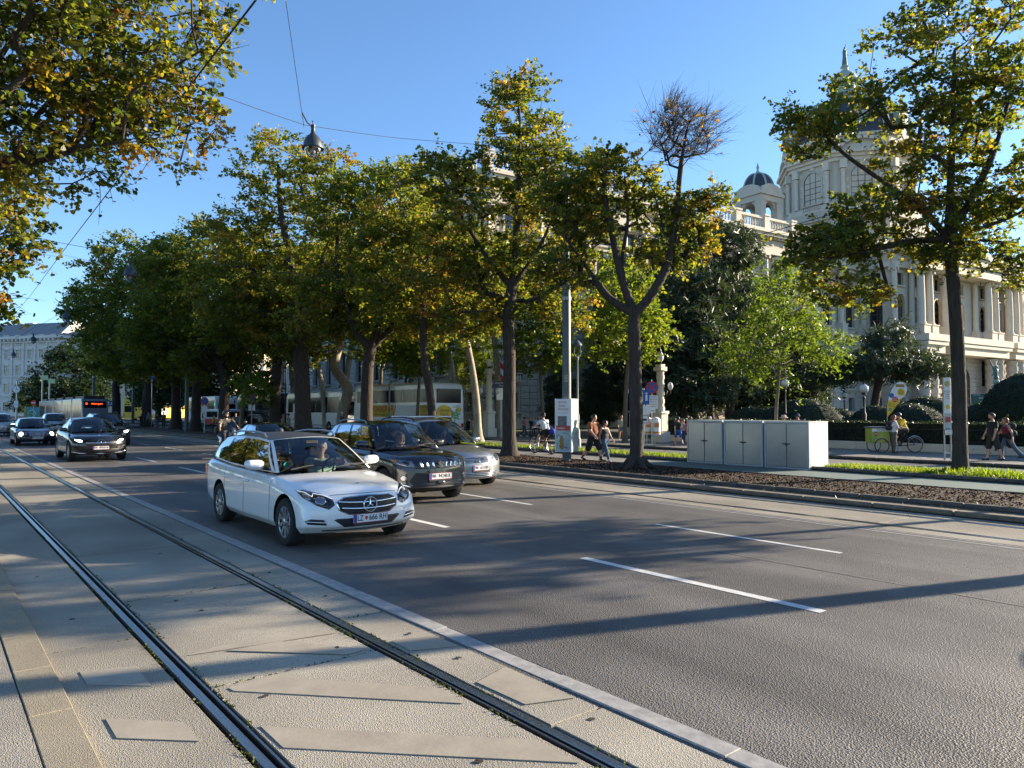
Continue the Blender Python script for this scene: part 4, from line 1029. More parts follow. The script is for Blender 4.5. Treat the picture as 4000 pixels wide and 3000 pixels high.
m = tree_meshes(14, [(0, 0, -.1), (0, .05, 2.0), rf(.05, 0, 4.2), rf(.2, 0, 5.2)], .36,
    [blob(-1.4, 0, 12.6, 1.9, 2.0, 2.4, 2), blob(1.2, 0, 13.2, 1.9, 2.1, 2.4, 2), blob(-2.2, 0, 9.0, 2.0, 2.0, 1.6, 1.5), blob(1.9, 0, 9.4, 2.0, 2.2, 1.8, 1.5), blob(0, 0, 7.6, 2.8, 2.8, 1.4, 1.6), blob(-3.0, 0, 7.0, 1.8, 1.8, 1.1, .8), blob(2.8, 0, 6.6, 1.8, 1.8, 1.1, .8)], 360, 80, .18, tint=.46, brown=.25, cl_r=.58, limb_r=1.2, limbs=[([rf(-.8, 0, 6.6), rf(-1.6, 0, 9.0), rf(-1.7, 0, 12)], .24, .07), ([rf(.7, 0, 7.0), rf(.9, 0, 9.5), rf(1.2, 0, 12.5)], .26, .07), ([rf(1.5, 0, 6.6), rf(2.9, 0, 8.0)], .12, .05)])
put_tree('linden_tree', 'linden forking low into two strong limbs behind the black car', (18.9, 36.1, .1), 0, m, GA)
m15 = tree_meshes(15, [(0, 0, -.1), rf(-.1, 0, 3), rf(-.3, 0, 6), rf(-.7, 0, 9)], .52,
    [blob(-2.0, 0, 16.6, 2.4, 2.5, 3.0, 2.2), blob(1.0, 0, 16.2, 2.0, 2.2, 2.6, 1.6), blob(-4.4, 0, 12.6, 2.2, 2.4, 2.2, 1.8), blob(.6, 0, 11.6, 2.4, 2.6, 2.4, 2), blob(-2.2, 0, 9.0, 3.0, 3.0, 1.8, 2.0), blob(-5.0, 0, 9.2, 2.2, 2.2, 1.8, 1.4), blob(2.4, 0, 8.4, 2.2, 2.2, 1.5, 1.2), blob(-1.5, 0, 6.8, 2.4, 2.4, 1.0, .9)], 480, 84, .19, tint=.45, brown=.28, cl_r=.64, limbs=[([rf(-1.0, 0, 11.5), rf(-1.6, 0, 14.5), rf(-1.8, 0, 17.5)], .30, .08), ([rf(.6, 0, 9.8), rf(1.2, 0, 12), rf(1.2, 0, 15)], .22, .06), ([rf(-2.2, 0, 9.6), rf(-3.8, 0, 11.0)], .14, .05)])
put_tree('linden_tree', 'huge old linden with the thickest dark trunk, above the white estate car', (18.7, 44.1, .1), 0, m15, GA)
m16 = tree_meshes(16, [(0, 0, -.1), (0, 0, 2.4), rf(.1, 0, 4.8), rf(.2, 0, 6.5)], .38,
    [blob(-1.6, 0, 12.4, 2.4, 2.6, 2.4, 2), blob(1.6, 0, 11.4, 2.2, 2.4, 2.2, 2), blob(0, 0, 8.4, 3.2, 3.2, 1.8, 2.0), blob(-3.0, 0, 7.8, 2.2, 2.2, 1.6, 1.2), blob(1.5, 0, 6.2, 2.4, 2.4, 1.0, .8)], 330, 78, .21, tint=.45, brown=.2, cl_r=.64, limbs=[([rf(-.9, 0, 8), rf(-1.5, 0, 11)], .2, .06), ([rf(.8, 0, 8.2), rf(1.5, 0, 11)], .22, .06)])
put_tree('linden_tree', 'linden with an upright dark trunk directly behind the scooter rider', (18.9, 49.5, .1), 0, m16, GA)
BACK = 1.0
m17 = tree_meshes(17, [(0, 0, -.1), (0, 0, 2.4), rf(.1, 0, 4.0), rf(-.3, 0, 5.4)], .42,
    [blob(-2.2, 0, 14.2, 3.0, 3.0, 3.2, 2.2), blob(1.6, 0, 12.4, 2.6, 2.8, 2.6, 2), blob(-.5, 0, 8.4, 3.8, 3.6, 2.2, 2.4), blob(-4.4, 0, 10.0, 2.2, 2.4, 2.2, 1.2), blob(-1.5, 0, 6.0, 3.2, 3.2, 1.2, 1.2)], 360, 78, .24, tint=.42, brown=.15, cl_r=.72, limbs=[([rf(-1.5, 0, 7.6), rf(-2.6, 0, 10.5)], .2, .06), ([rf(.8, 0, 7.8), rf(1.5, 0, 11)], .22, .06), ([rf(-2.4, 0, 6.4), rf(-4.2, 0, 7.4)], .12, .05)])
put_tree('linden_tree', 'dark linden, nearest of the three trunks left of the scooter', (18.9, 60.5, .1), 0, m17, GA)
put_tree('linden_tree', 'dark linden, middle one of the three trunks left of the scooter', (18.7, 67.5, .1), .9, m16, GA, 1.12)
put_tree('linden_tree', 'dark linden, farthest of the three trunks left of the scooter', (18.9, 75, .1), 2.1, m17, GA, 1.02)
put_tree('linden_tree', 'dense green tree at the far left end of the row, beside the tram', (19.2, 88, .1), .4, m17, GA, 1.22)
put_tree('linden_tree', 'last tree of the row, rising above the tram roof', (18.6, 101, .1), 3.3, m17, GA, 1.2)
m18 = tree_meshes(18, [(0, 0, -.1), (0, 0, 2.0), (0, 0, 4)], .5, [((0, 0, 8), (6, 6, 4.5), 2), ((2, -2, 4.5), (4, 4, 2.2), 1), ((-3, 2, 5), (4, 4, 2.5), 1), ((0, 0, 11), (3.5, 3.5, 3), 1)], 260, 60, .40, leaf=LEAFD, tint=.3, brown=.05, cl_r=1.05)
put_tree('broadleaf_tree', 'dark round tree in front of the grey palace at far left', cam_pt(285, 132, 0), 0, m18)
put_tree('broadleaf_tree', 'low dark tree at the foot of the grey palace', cam_pt(120, 165, 0), 1.4, m18, None, .62)
put_tree('broadleaf_tree', 'dark tree filling the gap above the waiting coaches', cam_pt(620, 118, 0), 2.0, m18, None, 1.0)
put_tree('broadleaf_tree', 'dark tree behind the three trunks left of the scooter', cam_pt(880, 104, 0), 3.0, m18, None, 1.0)
BACK = 0.0
# verge row
mR = tree_meshes(21, [(0, 0, -.1), rf(.02, 0, 2.0), rf(-.02, 0, 4.2), rf(-.12, 0, 6.0), rf(-.2, 0, 6.8)], .205,
    [blob(r, .3, z, rx, rx, rz, w) for r, z, rx, rz, w in ((-3.9, 10.2, 1.1, .8, .8), (-2.4, 11.0, 1.2, .9, .7), (-3.6, 6.7, 1.5, .8, 1.0), (-2.2, 7.3, 1.5, 1.0, 1.1), (-3.0, 5.4, 1.3, .45, .55), (-.6, 8.6, 1.5, 1.2, 1.1), (.2, 10.6, 1.7, 1.3, 1.3), (-.8, 12.7, 1.4, .9, .7), (1.8, 11.8, 1.7, 1.5, 1.1), (1.7, 8.4, 1.7, 1.2, 1.1), (2.0, 6.0, 1.1, .6, .5), (0, 6.8, 1.5, .6, .8), (.8, 13.9, 1.6, .8, .5))], 430, 92, .112, twigs=True, tint=.45, brown=.28, cl_r=.42, limb_r=.9, flare=1.35, hollow=.05,
    limbs=[([rf(-.9, 0, 7.6), rf(-1.8, 0, 8.3), rf(-3.2, 0, 9.3), rf(-4.0, 0, 10.2)], .10, .03), ([rf(-.1, 0, 8.4), rf(0, 0, 10.2), rf(.1, 0, 12.4)], .13, .04), ([rf(.5, 0, 8.0), rf(1.2, 0, 9.4), rf(1.8, 0, 11.4)], .10, .04), ([rf(-1.4, 0, 6.7), rf(-2.8, 0, 6.4), rf(-3.8, 0, 6.2)], .06, .025), ([rf(1.3, 0, 7.3), rf(2.4, 0, 7.8)], .07, .03)])
put_tree('linden_tree', 'linden on the grass verge at right, trunk beside the stop sign', (23.4, 8.35, .2), 0, mR)
mB1 = tree_meshes(22, [(0, 0, -.1), rf(-.05, 0, 1.5), rf(.05, 0, 2.8), rf(.1, 0, 3.6)], .075,
    [blob(0, 0, 4.6, 1.9, 1.7, 1.3, 2), blob(.3, 0, 6.1, 1.2, 1.2, 1.0, 1.2), blob(-1.0, 0, 3.9, 1.2, 1.0, .8, 1), blob(1.5, 0, 4.2, 1.0, 1.0, .8, 1)], 120, 75, .13, leaf=LEAFY, bark=BARKY, tint=.32, brown=.02, cl_r=.42, elong=1.9, droop=.8, flare=1.3)
put_tree('young_tree', 'young tree with drooping narrow bright leaves behind the metal cabinets', (23.75, 14.35, .2), 0, mB1)
mB2 = tree_meshes(23, [(0, 0, -.1), rf(-.05, 0, 2), rf(-.2, 0, 4)], .13, [blob(-.6, 0, 6.2, 2.0, 1.8, 1.7, 2), blob(.2, 0, 8.4, 1.6, 1.6, 1.6, 1.4), blob(1.0, 0, 5.6, 1.4, 1.4, 1.2, 1)], 130, 75, .19, leaf=LEAFY, bark=BARKY, tint=.5, brown=.12, cl_r=.55)
put_tree('young_tree', 'young yellow-green linden behind the woman on the bicycle', (33, 37.5, .12), 0, mB2)
put_tree('young_tree', 'bright linden crown behind the forked trunk, near the round-lamp pillar', (30.3, 27.6, .16), 2.2, mB2, None, 1.02)
mB3 = tree_meshes(24, [(0, 0, -.1), rf(-.1, 0, 2), rf(-.35, 0, 4), rf(-.75, 0, 6.0)], .24, [blob(-1.2, 0, 10.2, 2.4, 2.4, 2.4, 2), blob(1.4, 0, 9.4, 2.2, 2.2, 2.2, 1.6), blob(-2.4, 0, 7.8, 1.5, 1.5, 1.2, .8)], 150, 72, .20, bark=BARKP, tint=.52, brown=.3, cl_r=.6, leaf=LEAFY)
put_tree('plane_tree', 'plane tree with smooth pale trunk right of the sightseeing bus', (25.6, 34.9, .2), 0, mB3)
put_tree('young_tree', 'staked young linden in front of the side of the sightseeing bus', (25.6, 41.8, .2), 4.0, mB2, None, .95)
mB5 = tree_meshes(25, [(0, 0, -.1), rf(.1, 0, 1.6), rf(.45, 0, 3.4), rf(-.55, 0, 5.0), rf(-.15, 0, 6.8), rf(.3, 0, 8.4)], .42, [blob(0, 0, 12.4, 2.8, 2.8, 2.8, 2), blob(2.4, 0, 10.2, 2.2, 2.2, 2.0, 1.4), blob(-2.2, 0, 10.4, 2.0, 2.0, 1.8, 1)], 190, 70, .23, bark=BARKP, tint=.55, brown=.25, cl_r=.66, leaf=LEAFY, flare=1.2)
put_tree('plane_tree', 'old plane tree with a crooked almost white trunk beside the dark linden', (24.2, 50.2, .2), 0, mB5)
mB6 = tree_meshes(26, [(0, 0, -.1), (0, 0, 1.2), (0, .02, 2.4)], .045, [blob(0, 0, 3.5, 1.2, 1.1, .8, 2), blob(.5, 0, 2.9, 1.0, .9, .5, 1)], 46, 60, .15, leaf=LEAFY, bark=BARKP, tint=.4, brown=.0, cl_r=.42)
put_tree('young_tree', 'small bright sapling with a thin pale stem right of the scooter rider', (17.2, 49.2, .1), 0, mB6)
for i, (x, y, sc, mm, lb) in enumerate([(26.5, 58, 1.0, mB3, 'plane tree behind the black coach with thin yellowing crown'), (27, 66, 1.05, mB5, 'tall pale-barked plane tree behind the coaches'), (25.5, 76, 1.1, mB3, 'plane tree above the white coach behind the dark trunks'),
                                       (31.5, 40.5, 1.15, mB3, 'plane tree crown filling the gap above the sightseeing bus'), (33, 48, 1.3, mB3, 'broad yellowing plane tree between the bus and the museum'), (30, 55, 1.3, mB2, 'bright leafy tree behind the white coach'), (30.5, 63, 1.35, mB3, 'yellow-green plane tree behind the black coach'), (36.5, 50, .9, mB2, 'leafy tree by the ring-side wall of the museum'), (38, 64, 1.2, mB2, 'tree against the shaded museum wall behind the bus')]):
    put_tree('plane_tree' if mm is not mB2 else 'broadleaf_tree', lb, (x, y, .15), 1.7 * i, mm, None, sc)
# trees on the near pavement, their crowns hanging in from the left
mL = tree_meshes(31, [(0, 0, -.1), (.05, 0, 2.5), (.2, 0, 4.5), (.5, -.2, 6)], .27,
    [((4.2, -1.3, 8.4), (2.4, 2.3, 1.7), 2.6), ((5.6, -.3, 7.5), (1.6, 1.6, 1.2), 1.1), ((4.3, .2, 6.4), (1.4, 1.5, .7), .7), ((3.8, -.8, 10.6), (2.4, 2.4, 1.6), 1.7), ((1, 0, 9.5), (3, 3, 2.5), 1), ((7.6, -1.2, 10.6), (.9, .9, .6), .25), ((-3, 0, 8.5), (3, 3, 2.5), .8)], 620, 84, .085, twigs=True, tint=.40, brown=.34, cl_r=.36, limb_r=.8, hollow=.05)
put_tree('linden_tree', 'near linden whose browning branches hang in at the upper left', (-3.0, 14.3, .03), 0, mL)
mL2 = tree_meshes(32, [(0, 0, -.1), (.05, 0, 2.5), (.2, 0, 4.5), (.3, 0, 6)], .27, [((3.6, 0, 7.6), (2.0, 2.2, 2.0), 2), ((0, 0, 9), (3.5, 3.5, 2.6), 2), ((3.4, .5, 5.4), (1.6, 1.8, 1.0), .8), ((-3, 0, 7.5), (3, 3, 2.5), 1)], 280, 80, .14, twigs=True, tint=.42, brown=.35, cl_r=.48)
put_tree('linden_tree', 'linden at the left edge above the tram rails, second from the camera', (-2.9, 27.5, .03), 0, mL2)
put_tree('linden_tree', 'linden at the left edge, third from the camera', (-3.4, 40, .03), 1.0, mL2)
# trees right of the frame: only their shadows reach the picture
mS = tree_meshes(41, [(0, 0, -.1), (.05, 0, 2), (0, .1, 4.6), (-.1, .1, 6.4)], .23, [((-.5, .8, 9), (2.2, 2.2, 2), 2), ((.5, -1, 10), (2, 2, 2), 1.5), ((0, 0, 8), (2.8, 2.8, 1.2), 1)], 150, 60, .17, tint=.4, brown=.2, cl_r=.55)
put_tree('linden_tree', 'linden of the planted bed just right of the picture', (18.3, .15, .1), 0, mS)
put_tree('linden_tree', 'linden of the grass verge just right of the picture', (24.2, 2.1, .2), 1.2, mB2, None, .95)
put_tree('linden_tree', 'linden of the planted bed farther right of the picture', (18.3, -8.5, .1), 2, mS)
for i, (x, y, mm, lb) in enumerate([(-9, 24, mL2, 'park tree beyond the left pavement, first of the row'), (-10, 34, mS, 'park tree beyond the left pavement, second of the row'), (-9.5, 44, mL2, 'park tree beyond the left pavement, third of the row'), (-10, 55, m16, 'park tree beyond the left pavement, fourth of the row'), (-9, 68, m17, 'park tree beyond the left pavement, fifth of the row'), (-4, 52, mL2, 'roadside linden beyond the left edge of the picture'), (-15, 62, m17, 'park tree far beyond the left pavement'), (-17, 40, m15, 'unseen tall tree added for reflections, first of the back row'), (-18, 52, m15, 'unseen tall tree added for reflections, second of the back row'), (-20, 74, m15, 'unseen tall tree added for reflections, third of the back row'), (-9, 82, m15, 'unseen tall tree added for reflections, fourth of the back row'), (-19, 28, m15, 'unseen tall tree added for reflections, nearest of the back row')]):  # back row is unseen, added to cover the sky mirrored in car windows
    put_tree('park_tree', lb, (x, y, .03), 2.1 * i, mm)
# pines added to the museum garden to shade its front
SHADE_PINES = [(57, 51, 1.2, 'garden tree nearest the museum corner'), (66, 50, 1.25, 'garden tree second from the museum corner'), (75, 48.6, .8, 'garden tree third from the museum corner'), (84, 47.2, .72, 'garden tree fourth from the museum corner')]
# pines in the museum garden
def pine(seed, h, r0, tiers, lean=(0, 0), ncl=110, nl=90, cl=.75, size=.34):
    tr = [(0, 0, -.1), (lean[0] * .3, lean[1] * .3, h * .3), (lean[0] * .7, lean[1] * .7, h * .6), (lean[0], lean[1], h * .9)]
    return tree_meshes(seed, tr, r0, tiers, ncl, nl, size, leaf=NEEDLE, bark=BARKR, tint=.42, brown=.0, cl_r=cl, flat=.25, elong=3.2, limb_r=1.2, flare=1.3, hollow=.3)
mP = pine(51, 14, .34, [((0, 0, 13), (2.0, 2.0, 2.2), 1.3), ((.8, .5, 10), (3.2, 3.2, 1.6), 1.6), ((-.8, -.4, 7.4), (3.4, 3.4, 1.5), 1.5), ((.5, 0, 5.0), (3.0, 3.0, 1.0), .9)], ncl=230, nl=110)
mP2 = pine(52, 11, .3, [((0, 0, 11), (1.6, 1.6, 2), 1), ((0, 0, 8), (2.6, 2.6, 2), 1.6), ((0, 0, 5), (3.0, 3.0, 2), 1.8), ((0, 0, 2.8), (3.0, 3.0, 1.2), 1.2)], ncl=240, nl=110)
mP3 = pine(53, 6.5, .33, [(rf(.6, 0, 5.6), (4.2, 4.0, .8), 2), (rf(3.4, 0, 4.9), (2.6, 2.6, .7), 1.2), (rf(-2.6, 0, 4.6), (2.2, 2.2, .7), .8), (rf(1.2, 0, 7.0), (1.6, 1.6, 1.0), .8)], lean=rf(.9, 0, 0)[:2], ncl=150, nl=95)
put_tree('pine_tree', 'tall dark pine with a reddish trunk behind the hedge', cam_pt(2850, 60, .15), 0, mP, None, 1.12)
put_tree('pine_tree', 'dense blue-green pine left of the red-trunked one', cam_pt(2665, 56, .15), 0, mP2, None, 1.3)
put_tree('pine_tree', 'pine with a thin trunk standing between the two denser pines', cam_pt(2775, 66, .15), 2.4, mP, None, .95)
put_tree('pine_tree', 'pine right of the young bright tree, behind the round lamp', cam_pt(3120, 64, .15), 1.1, mP2, None, .78)
put_tree('pine_tree', 'low wide leaning pine above the clipped bushes', cam_pt(3400, 57, .15), 0, mP3)
put_tree('pine_tree', 'small dark pine in front of the museum wall, behind the bicycle', cam_pt(2190, 58, .12), .5, mP2, None, .46)
put_tree('pine_tree', 'small dark pine between the walking couple and the museum wall', cam_pt(2335, 60, .12), 1.9, mP2, None, .44)

for i, (x, y, sc, lb) in enumerate(SHADE_PINES): put_tree('pine_tree', 'added shading pine, ' + lb, (x, y, .15), 1.3 * i, mP2, None, sc * 1.12)
# ------------------------------------------------------------------ hedges and clipped bushes
def foliage_skin(me_v, me_f, per_m2, size, seed, m, tintb=.35, jit=.05):
    rng = np.random.default_rng(seed); V = np.array(me_v); pts = []
    for f in me_f:
        a = V[f[0]]
        for i in range(1, len(f) - 1):
            b_, c_ = V[f[i]], V[f[i + 1]]; A = .5 * np.linalg.norm(np.cross(b_ - a, c_ - a)); n = rng.poisson(A * per_m2)
            if n: 
                u = rng.uniform(size=(n, 2)); s = u.sum(1) > 1; u[s] = 1 - u[s]; pts.append(a + u[:, :1] * (b_ - a) + u[:, 1:] * (c_ - a))
    C = np.concatenate(pts); C += rng.normal(size=C.shape) * jit
    return leaf_mesh('foliage', C, tintb + rng.normal(size=len(C)) * .2, size, m, rng, .3)
def hedge(label, poly_v, name='hedge', cat='hedge', seed=1, dens=260, size=.07, group=None, jit=.04):
    t = thing(name, label, cat, (0, 0, 0), 0, group)
    core = poly_v.build('core', mat('hedge_core', (.012, .02, .007), .95, var=.6, vscale=6), t)
    link('leaves', foliage_skin(poly_v.v, poly_v.f, dens, size, seed, HEDGE, jit=jit), t)
hb = MB()
hb.box((35.2, 7.4, .80), (1.7, 41.6, 1.18)); hedge('long low clipped hedge behind the iron garden fence', hb, dens=230, size=.08)
def dome_bush(label, u, Z, r, h, seed, group='clipped dome bushes'):
    c = cam_pt(u, Z, .15); b2 = MB(); n = 12
    b2.lathe([(r * math.sin(PI / 2 * (1 - (i / 8) ** 1.0)) if i < 8 else .02, h * math.sin(PI / 2 * i / 8)) for i in range(9)], c, n)
    hedge(label, b2, 'clipped_bush', 'bush', seed, 150, .09, group)
dome_bush('low clipped dome bush left of the sapling trunk', 2935, 48, 1.9, 2.05, 3); dome_bush('clipped dome bush behind the metal cabinets', 3015, 47, 2.1, 2.0, 4); dome_bush('largest clipped dome bush behind the couple at the cabinets', 3140, 46, 2.7, 2.55, 5)
dome_bush('small clipped dome bush left of the tall garden lamp', 3270, 50, 2.0, 1.9, 6); dome_bush('clipped dome bush behind the ticket cart', 3425, 46, 2.0, 2.1, 7); dome_bush('wide clipped dome bush behind the ticket seller', 3540, 46, 2.7, 2.25, 8)
dome_bush('clipped dome bush left of the bus stop sign', 3625, 52, 2.9, 2.75, 9); dome_bush('clipped dome bush right of the big trunk', 3850, 48, 2.2, 2.3, 10)
b2 = MB(); c = cam_pt(4040, 40, .15); b2.lathe([(2.55, 0), (2.6, 1.6), (2.3, 2.6), (1.7, 3.3), (.9, 3.75), (.05, 3.9)], c, 16); hedge('big dark clipped yew at the right edge', b2, 'clipped_yew', 'bush', 12, 190, .09)
b2 = MB(); b2.ball((34.6, 13.4, .75), .01, 6); 
rngp = np.random.default_rng(77)
def leafy_plant(label, loc, w, h, n, seed, m=LEAFY, name='garden_shrub'):
    r_ = np.random.default_rng(seed); C = r_.normal(size=(n, 3)) * np.array([w * .4, w * .4, h * .28]) + np.array([0, 0, h * .5]); C[:, 2] = np.maximum(C[:, 2], .05)
    t = thing(name, label, 'shrub', loc, 0); link('foliage', leaf_mesh('foliage', C, .3 + r_.normal(size=n) * .2, .13, m, r_, .3, 1.6), t)
    b3 = MB()
    for k in range(5): b3.tube([(0, 0, 0), (C[k][0] * .5, C[k][1] * .5, h * .4), tuple(C[k])], [.02, .014, .006], 4)
    b3.build('stem', BARKY, t)
leafy_plant('loose bright shrub behind the fence by the walking couple', (34.9, 7.6, .2), 1.6, 1.0, 700, 61); leafy_plant('dark shrub with loose twigs right of the big trunk', (34.9, 10.3, .2), 1.7, 1.25, 900, 62, HEDGE)
leafy_plant('reddish bare shrub in front of the museum wall beside the bus', (33.4, 47.5, .15), 3.2, 6.0, 900, 63, LEAF, 'tall_shrub')
# ------------------------------------------------------------------ grass, moss, litter
def blades(name, label, regions, n, h, seed, c, parent=None):
    r_ = np.random.default_rng(seed); pts = []
    for x0, x1, y0, y1, z, wgt in regions: k = int(n * wgt); pts.append(np.stack([r_.uniform(x0, x1, k), r_.uniform(y0, y1, k), np.full(k, z)], 1))
    P = np.concatenate(pts); N = len(P); a = r_.uniform(0, 2 * PI, N); d = np.stack([np.cos(a), np.sin(a), np.zeros(N)], 1); hh = h * r_.uniform(.4, 1.3, N)[:, None]
    lean = r_.normal(size=(N, 3)) * .35; lean[:, 2] = 1
    w = hh * .16
    V = np.stack([P - d * w, P + d * w, P + lean * hh], 1).reshape(-1, 3)
    me = bpy.data.meshes.new(name); me.vertices.add(3 * N); me.vertices.foreach_set('co', V.reshape(-1).astype(np.float32)); me.loops.add(3 * N); me.loops.foreach_set('vertex_index', np.arange(3 * N, dtype=np.int32))
    me.polygons.add(N); me.polygons.foreach_set('loop_start', np.arange(0, 3 * N, 3, dtype=np.int32)); me.polygons.foreach_set('loop_total', np.full(N, 3, np.int32)); me.update(calc_edges=True)
    at = me.attributes.new('tint', 'FLOAT', 'FACE'); at.data.foreach_set('value', np.clip(.4 + .25 * r_.normal(size=N), 0, 1).astype(np.float32)); me.materials.append(c)
    return tag(link(name, me), label, 'grass', kind='stuff')
GRASS = leaf_mat('grass_blade', [(0, (.07, .12, .015)), (.5, (.14, .20, .025)), (1, (.26, .24, .06))], .5)
blades('grass', 'short bright grass on the verge strip', [(22.12, 23.6, -4, 11.8, .19, .45), (22.12, 23.6, 17, 45, .19, .5), (31.2, 41, 47, 60, .12, .05)], 34000, .10, 71, GRASS)
blades('tall_grass', 'taller grass tufts round the verge tree', [(22.5, 23.6, 5.5, 8.6, .19, 1)], 900, .17, 72, GRASS)
MOSS = leaf_mat('moss', [(0, (.04, .055, .012)), (.5, (.075, .09, .02)), (1, (.16, .14, .05))], .3)
blades('weeds', 'sparse weeds along the gravel and bed kerb', [(15.35, 15.85, -3, 14, .075, .4), (16.05, 16.5, -2, 12, .1, .3), (14.40, 14.46, 0, 30, -.02, .15), (12.98, 13.03, 0, 30, -.02, .15)], 700, .06, 73, MOSS)
r_ = np.random.default_rng(74); P = []
for xa, xb in ((1.482, 1.522), (1.640, 1.682), (2.960, 3.006), (3.120, 3.162)):
    y = 1.2
    while y < 26:
        if mnoise.noise(Vector((xa * 9, y * 2.2, 3))) > .02:
            k = r_.integers(4, 10); P.append(np.stack([r_.uniform(xa, xb, k), y + r_.uniform(0, .09, k), r_.uniform(-.03, .012, k)], 1))
        y += .055 if y < 12 else .12
for yj, xa, xb in ((5.5, 1.69, 2.95), (8.5, 1.69, 2.95), (7.1, .83, 1.47), (6.5, 3.17, 3.58)):
    for x in np.arange(xa, xb, .035): k = r_.integers(0, 4); P.append(np.stack([x + r_.uniform(0, .035, k), yj + r_.normal(size=k) * .014, r_.uniform(-.01, .008, k)], 1))
P = np.concatenate(P); tag(link('moss', leaf_mesh('moss', P, .35 + r_.normal(size=len(P)) * .3, .021, MOSS, r_, .3)), 'green moss and weeds growing in the rail gaps and slab joints', 'moss', kind='stuff')
LIT = leaf_mat('litter', [(0, (.06, .035, .02)), (.5, (.17, .10, .045)), (1, (.36, .24, .09))], .1, .0)
k = 2600; P = np.stack([r_.uniform(16.05, 19.3, k), r_.uniform(-3, 34, k), np.full(k, .115)], 1); tag(link('fallen_leaves', leaf_mesh('fallen_leaves', P, r_.uniform(0, 1, k) ** 2.2, .05, LIT, r_, .9)), 'dry leaves and bark chips scattered on the tree bed', 'leaves', kind='stuff')
k = 20000; P = np.stack([r_.uniform(16.02, 19.33, k), -3 + 37 * r_.uniform(0, 1, k) ** 1.3, .104 + r_.uniform(0, .02, k)], 1); tag(link('bark_chips', leaf_mesh('bark_chips', P, r_.uniform(0, 1, k) ** 3 * .9, .05, leaf_mat('chip', [(0, (.022, .012, .008)), (.4, (.060, .031, .018)), (1, (.14, .080, .042))], .0, .0), r_, .6, 1.6)), 'dark bark mulch covering the tree bed', 'mulch', kind='stuff')
# ------------------------------------------------------------------ cars
def paint(name, c, metal=0.0, rough=.2): return mat(name, c, rough, metal, coat=1.0)
P_white = paint('white_car_paint', (.80, .80, .79)); P_black = paint('black_car_paint', (.008, .008, .010)); P_navy = paint('midnight_car_paint', (.010, .013, .024))
P_silver = paint('silver_car_paint', (.34, .36, .38), .75, .32); P_grey = paint('grey_car_paint', (.42, .42, .42), .5, .3); P_dgrey = paint('dark_grey_car_paint', (.045, .047, .05), .4); P_dgreen = paint('dark_green_car_paint', (.02, .03, .022), .2)
M_trim = mat('black_plastic', (.014, .014, .015), .55); M_glossblk = mat('gloss_black', (.006, .006, .007), .12, coat=.6); M_chrome = mat('chrome', (.72, .73, .75), .12, 1.0); M_alu = mat('wheel_alloy', (.50, .51, .52), .3, .9, var=.3, vscale=20)
M_tyre = mat('tyre_rubber', (.016, .016, .016), .85); M_lamp = mat('lamp_inner', (.30, .31, .33), .15, .9); M_drl = mat('lamp_strip', (.9, .92, .95), .3, emit=(1, 1, 1), estr=.15)
M_beam = mat('lit_headlamp', (1, 1, 1), .2, emit=(.96, .95, 1.0), estr=9.0); M_inter = mat('car_interior', (.022, .021, .022), .8); M_amber = mat('amber_lens', (.5, .16, .02), .2)
M_redlens = mat('red_lens', (.32, .012, .012), .15, coat=.6); M_platew = mat('plate_white', (.75, .75, .73), .45); M_ink = mat('plate_ink', (.012, .012, .014), .6); M_platered = mat('plate_red', (.50, .02, .03), .5); M_plateblue = mat('plate_blue', (.01, .06, .35), .5)
G_wind = glass_mat('windscreen_glass', (.80, .86, .84), .35, refl=.9); G_dark = glass_mat('tinted_glass', (.30, .32, .30), .80, refl=.8)

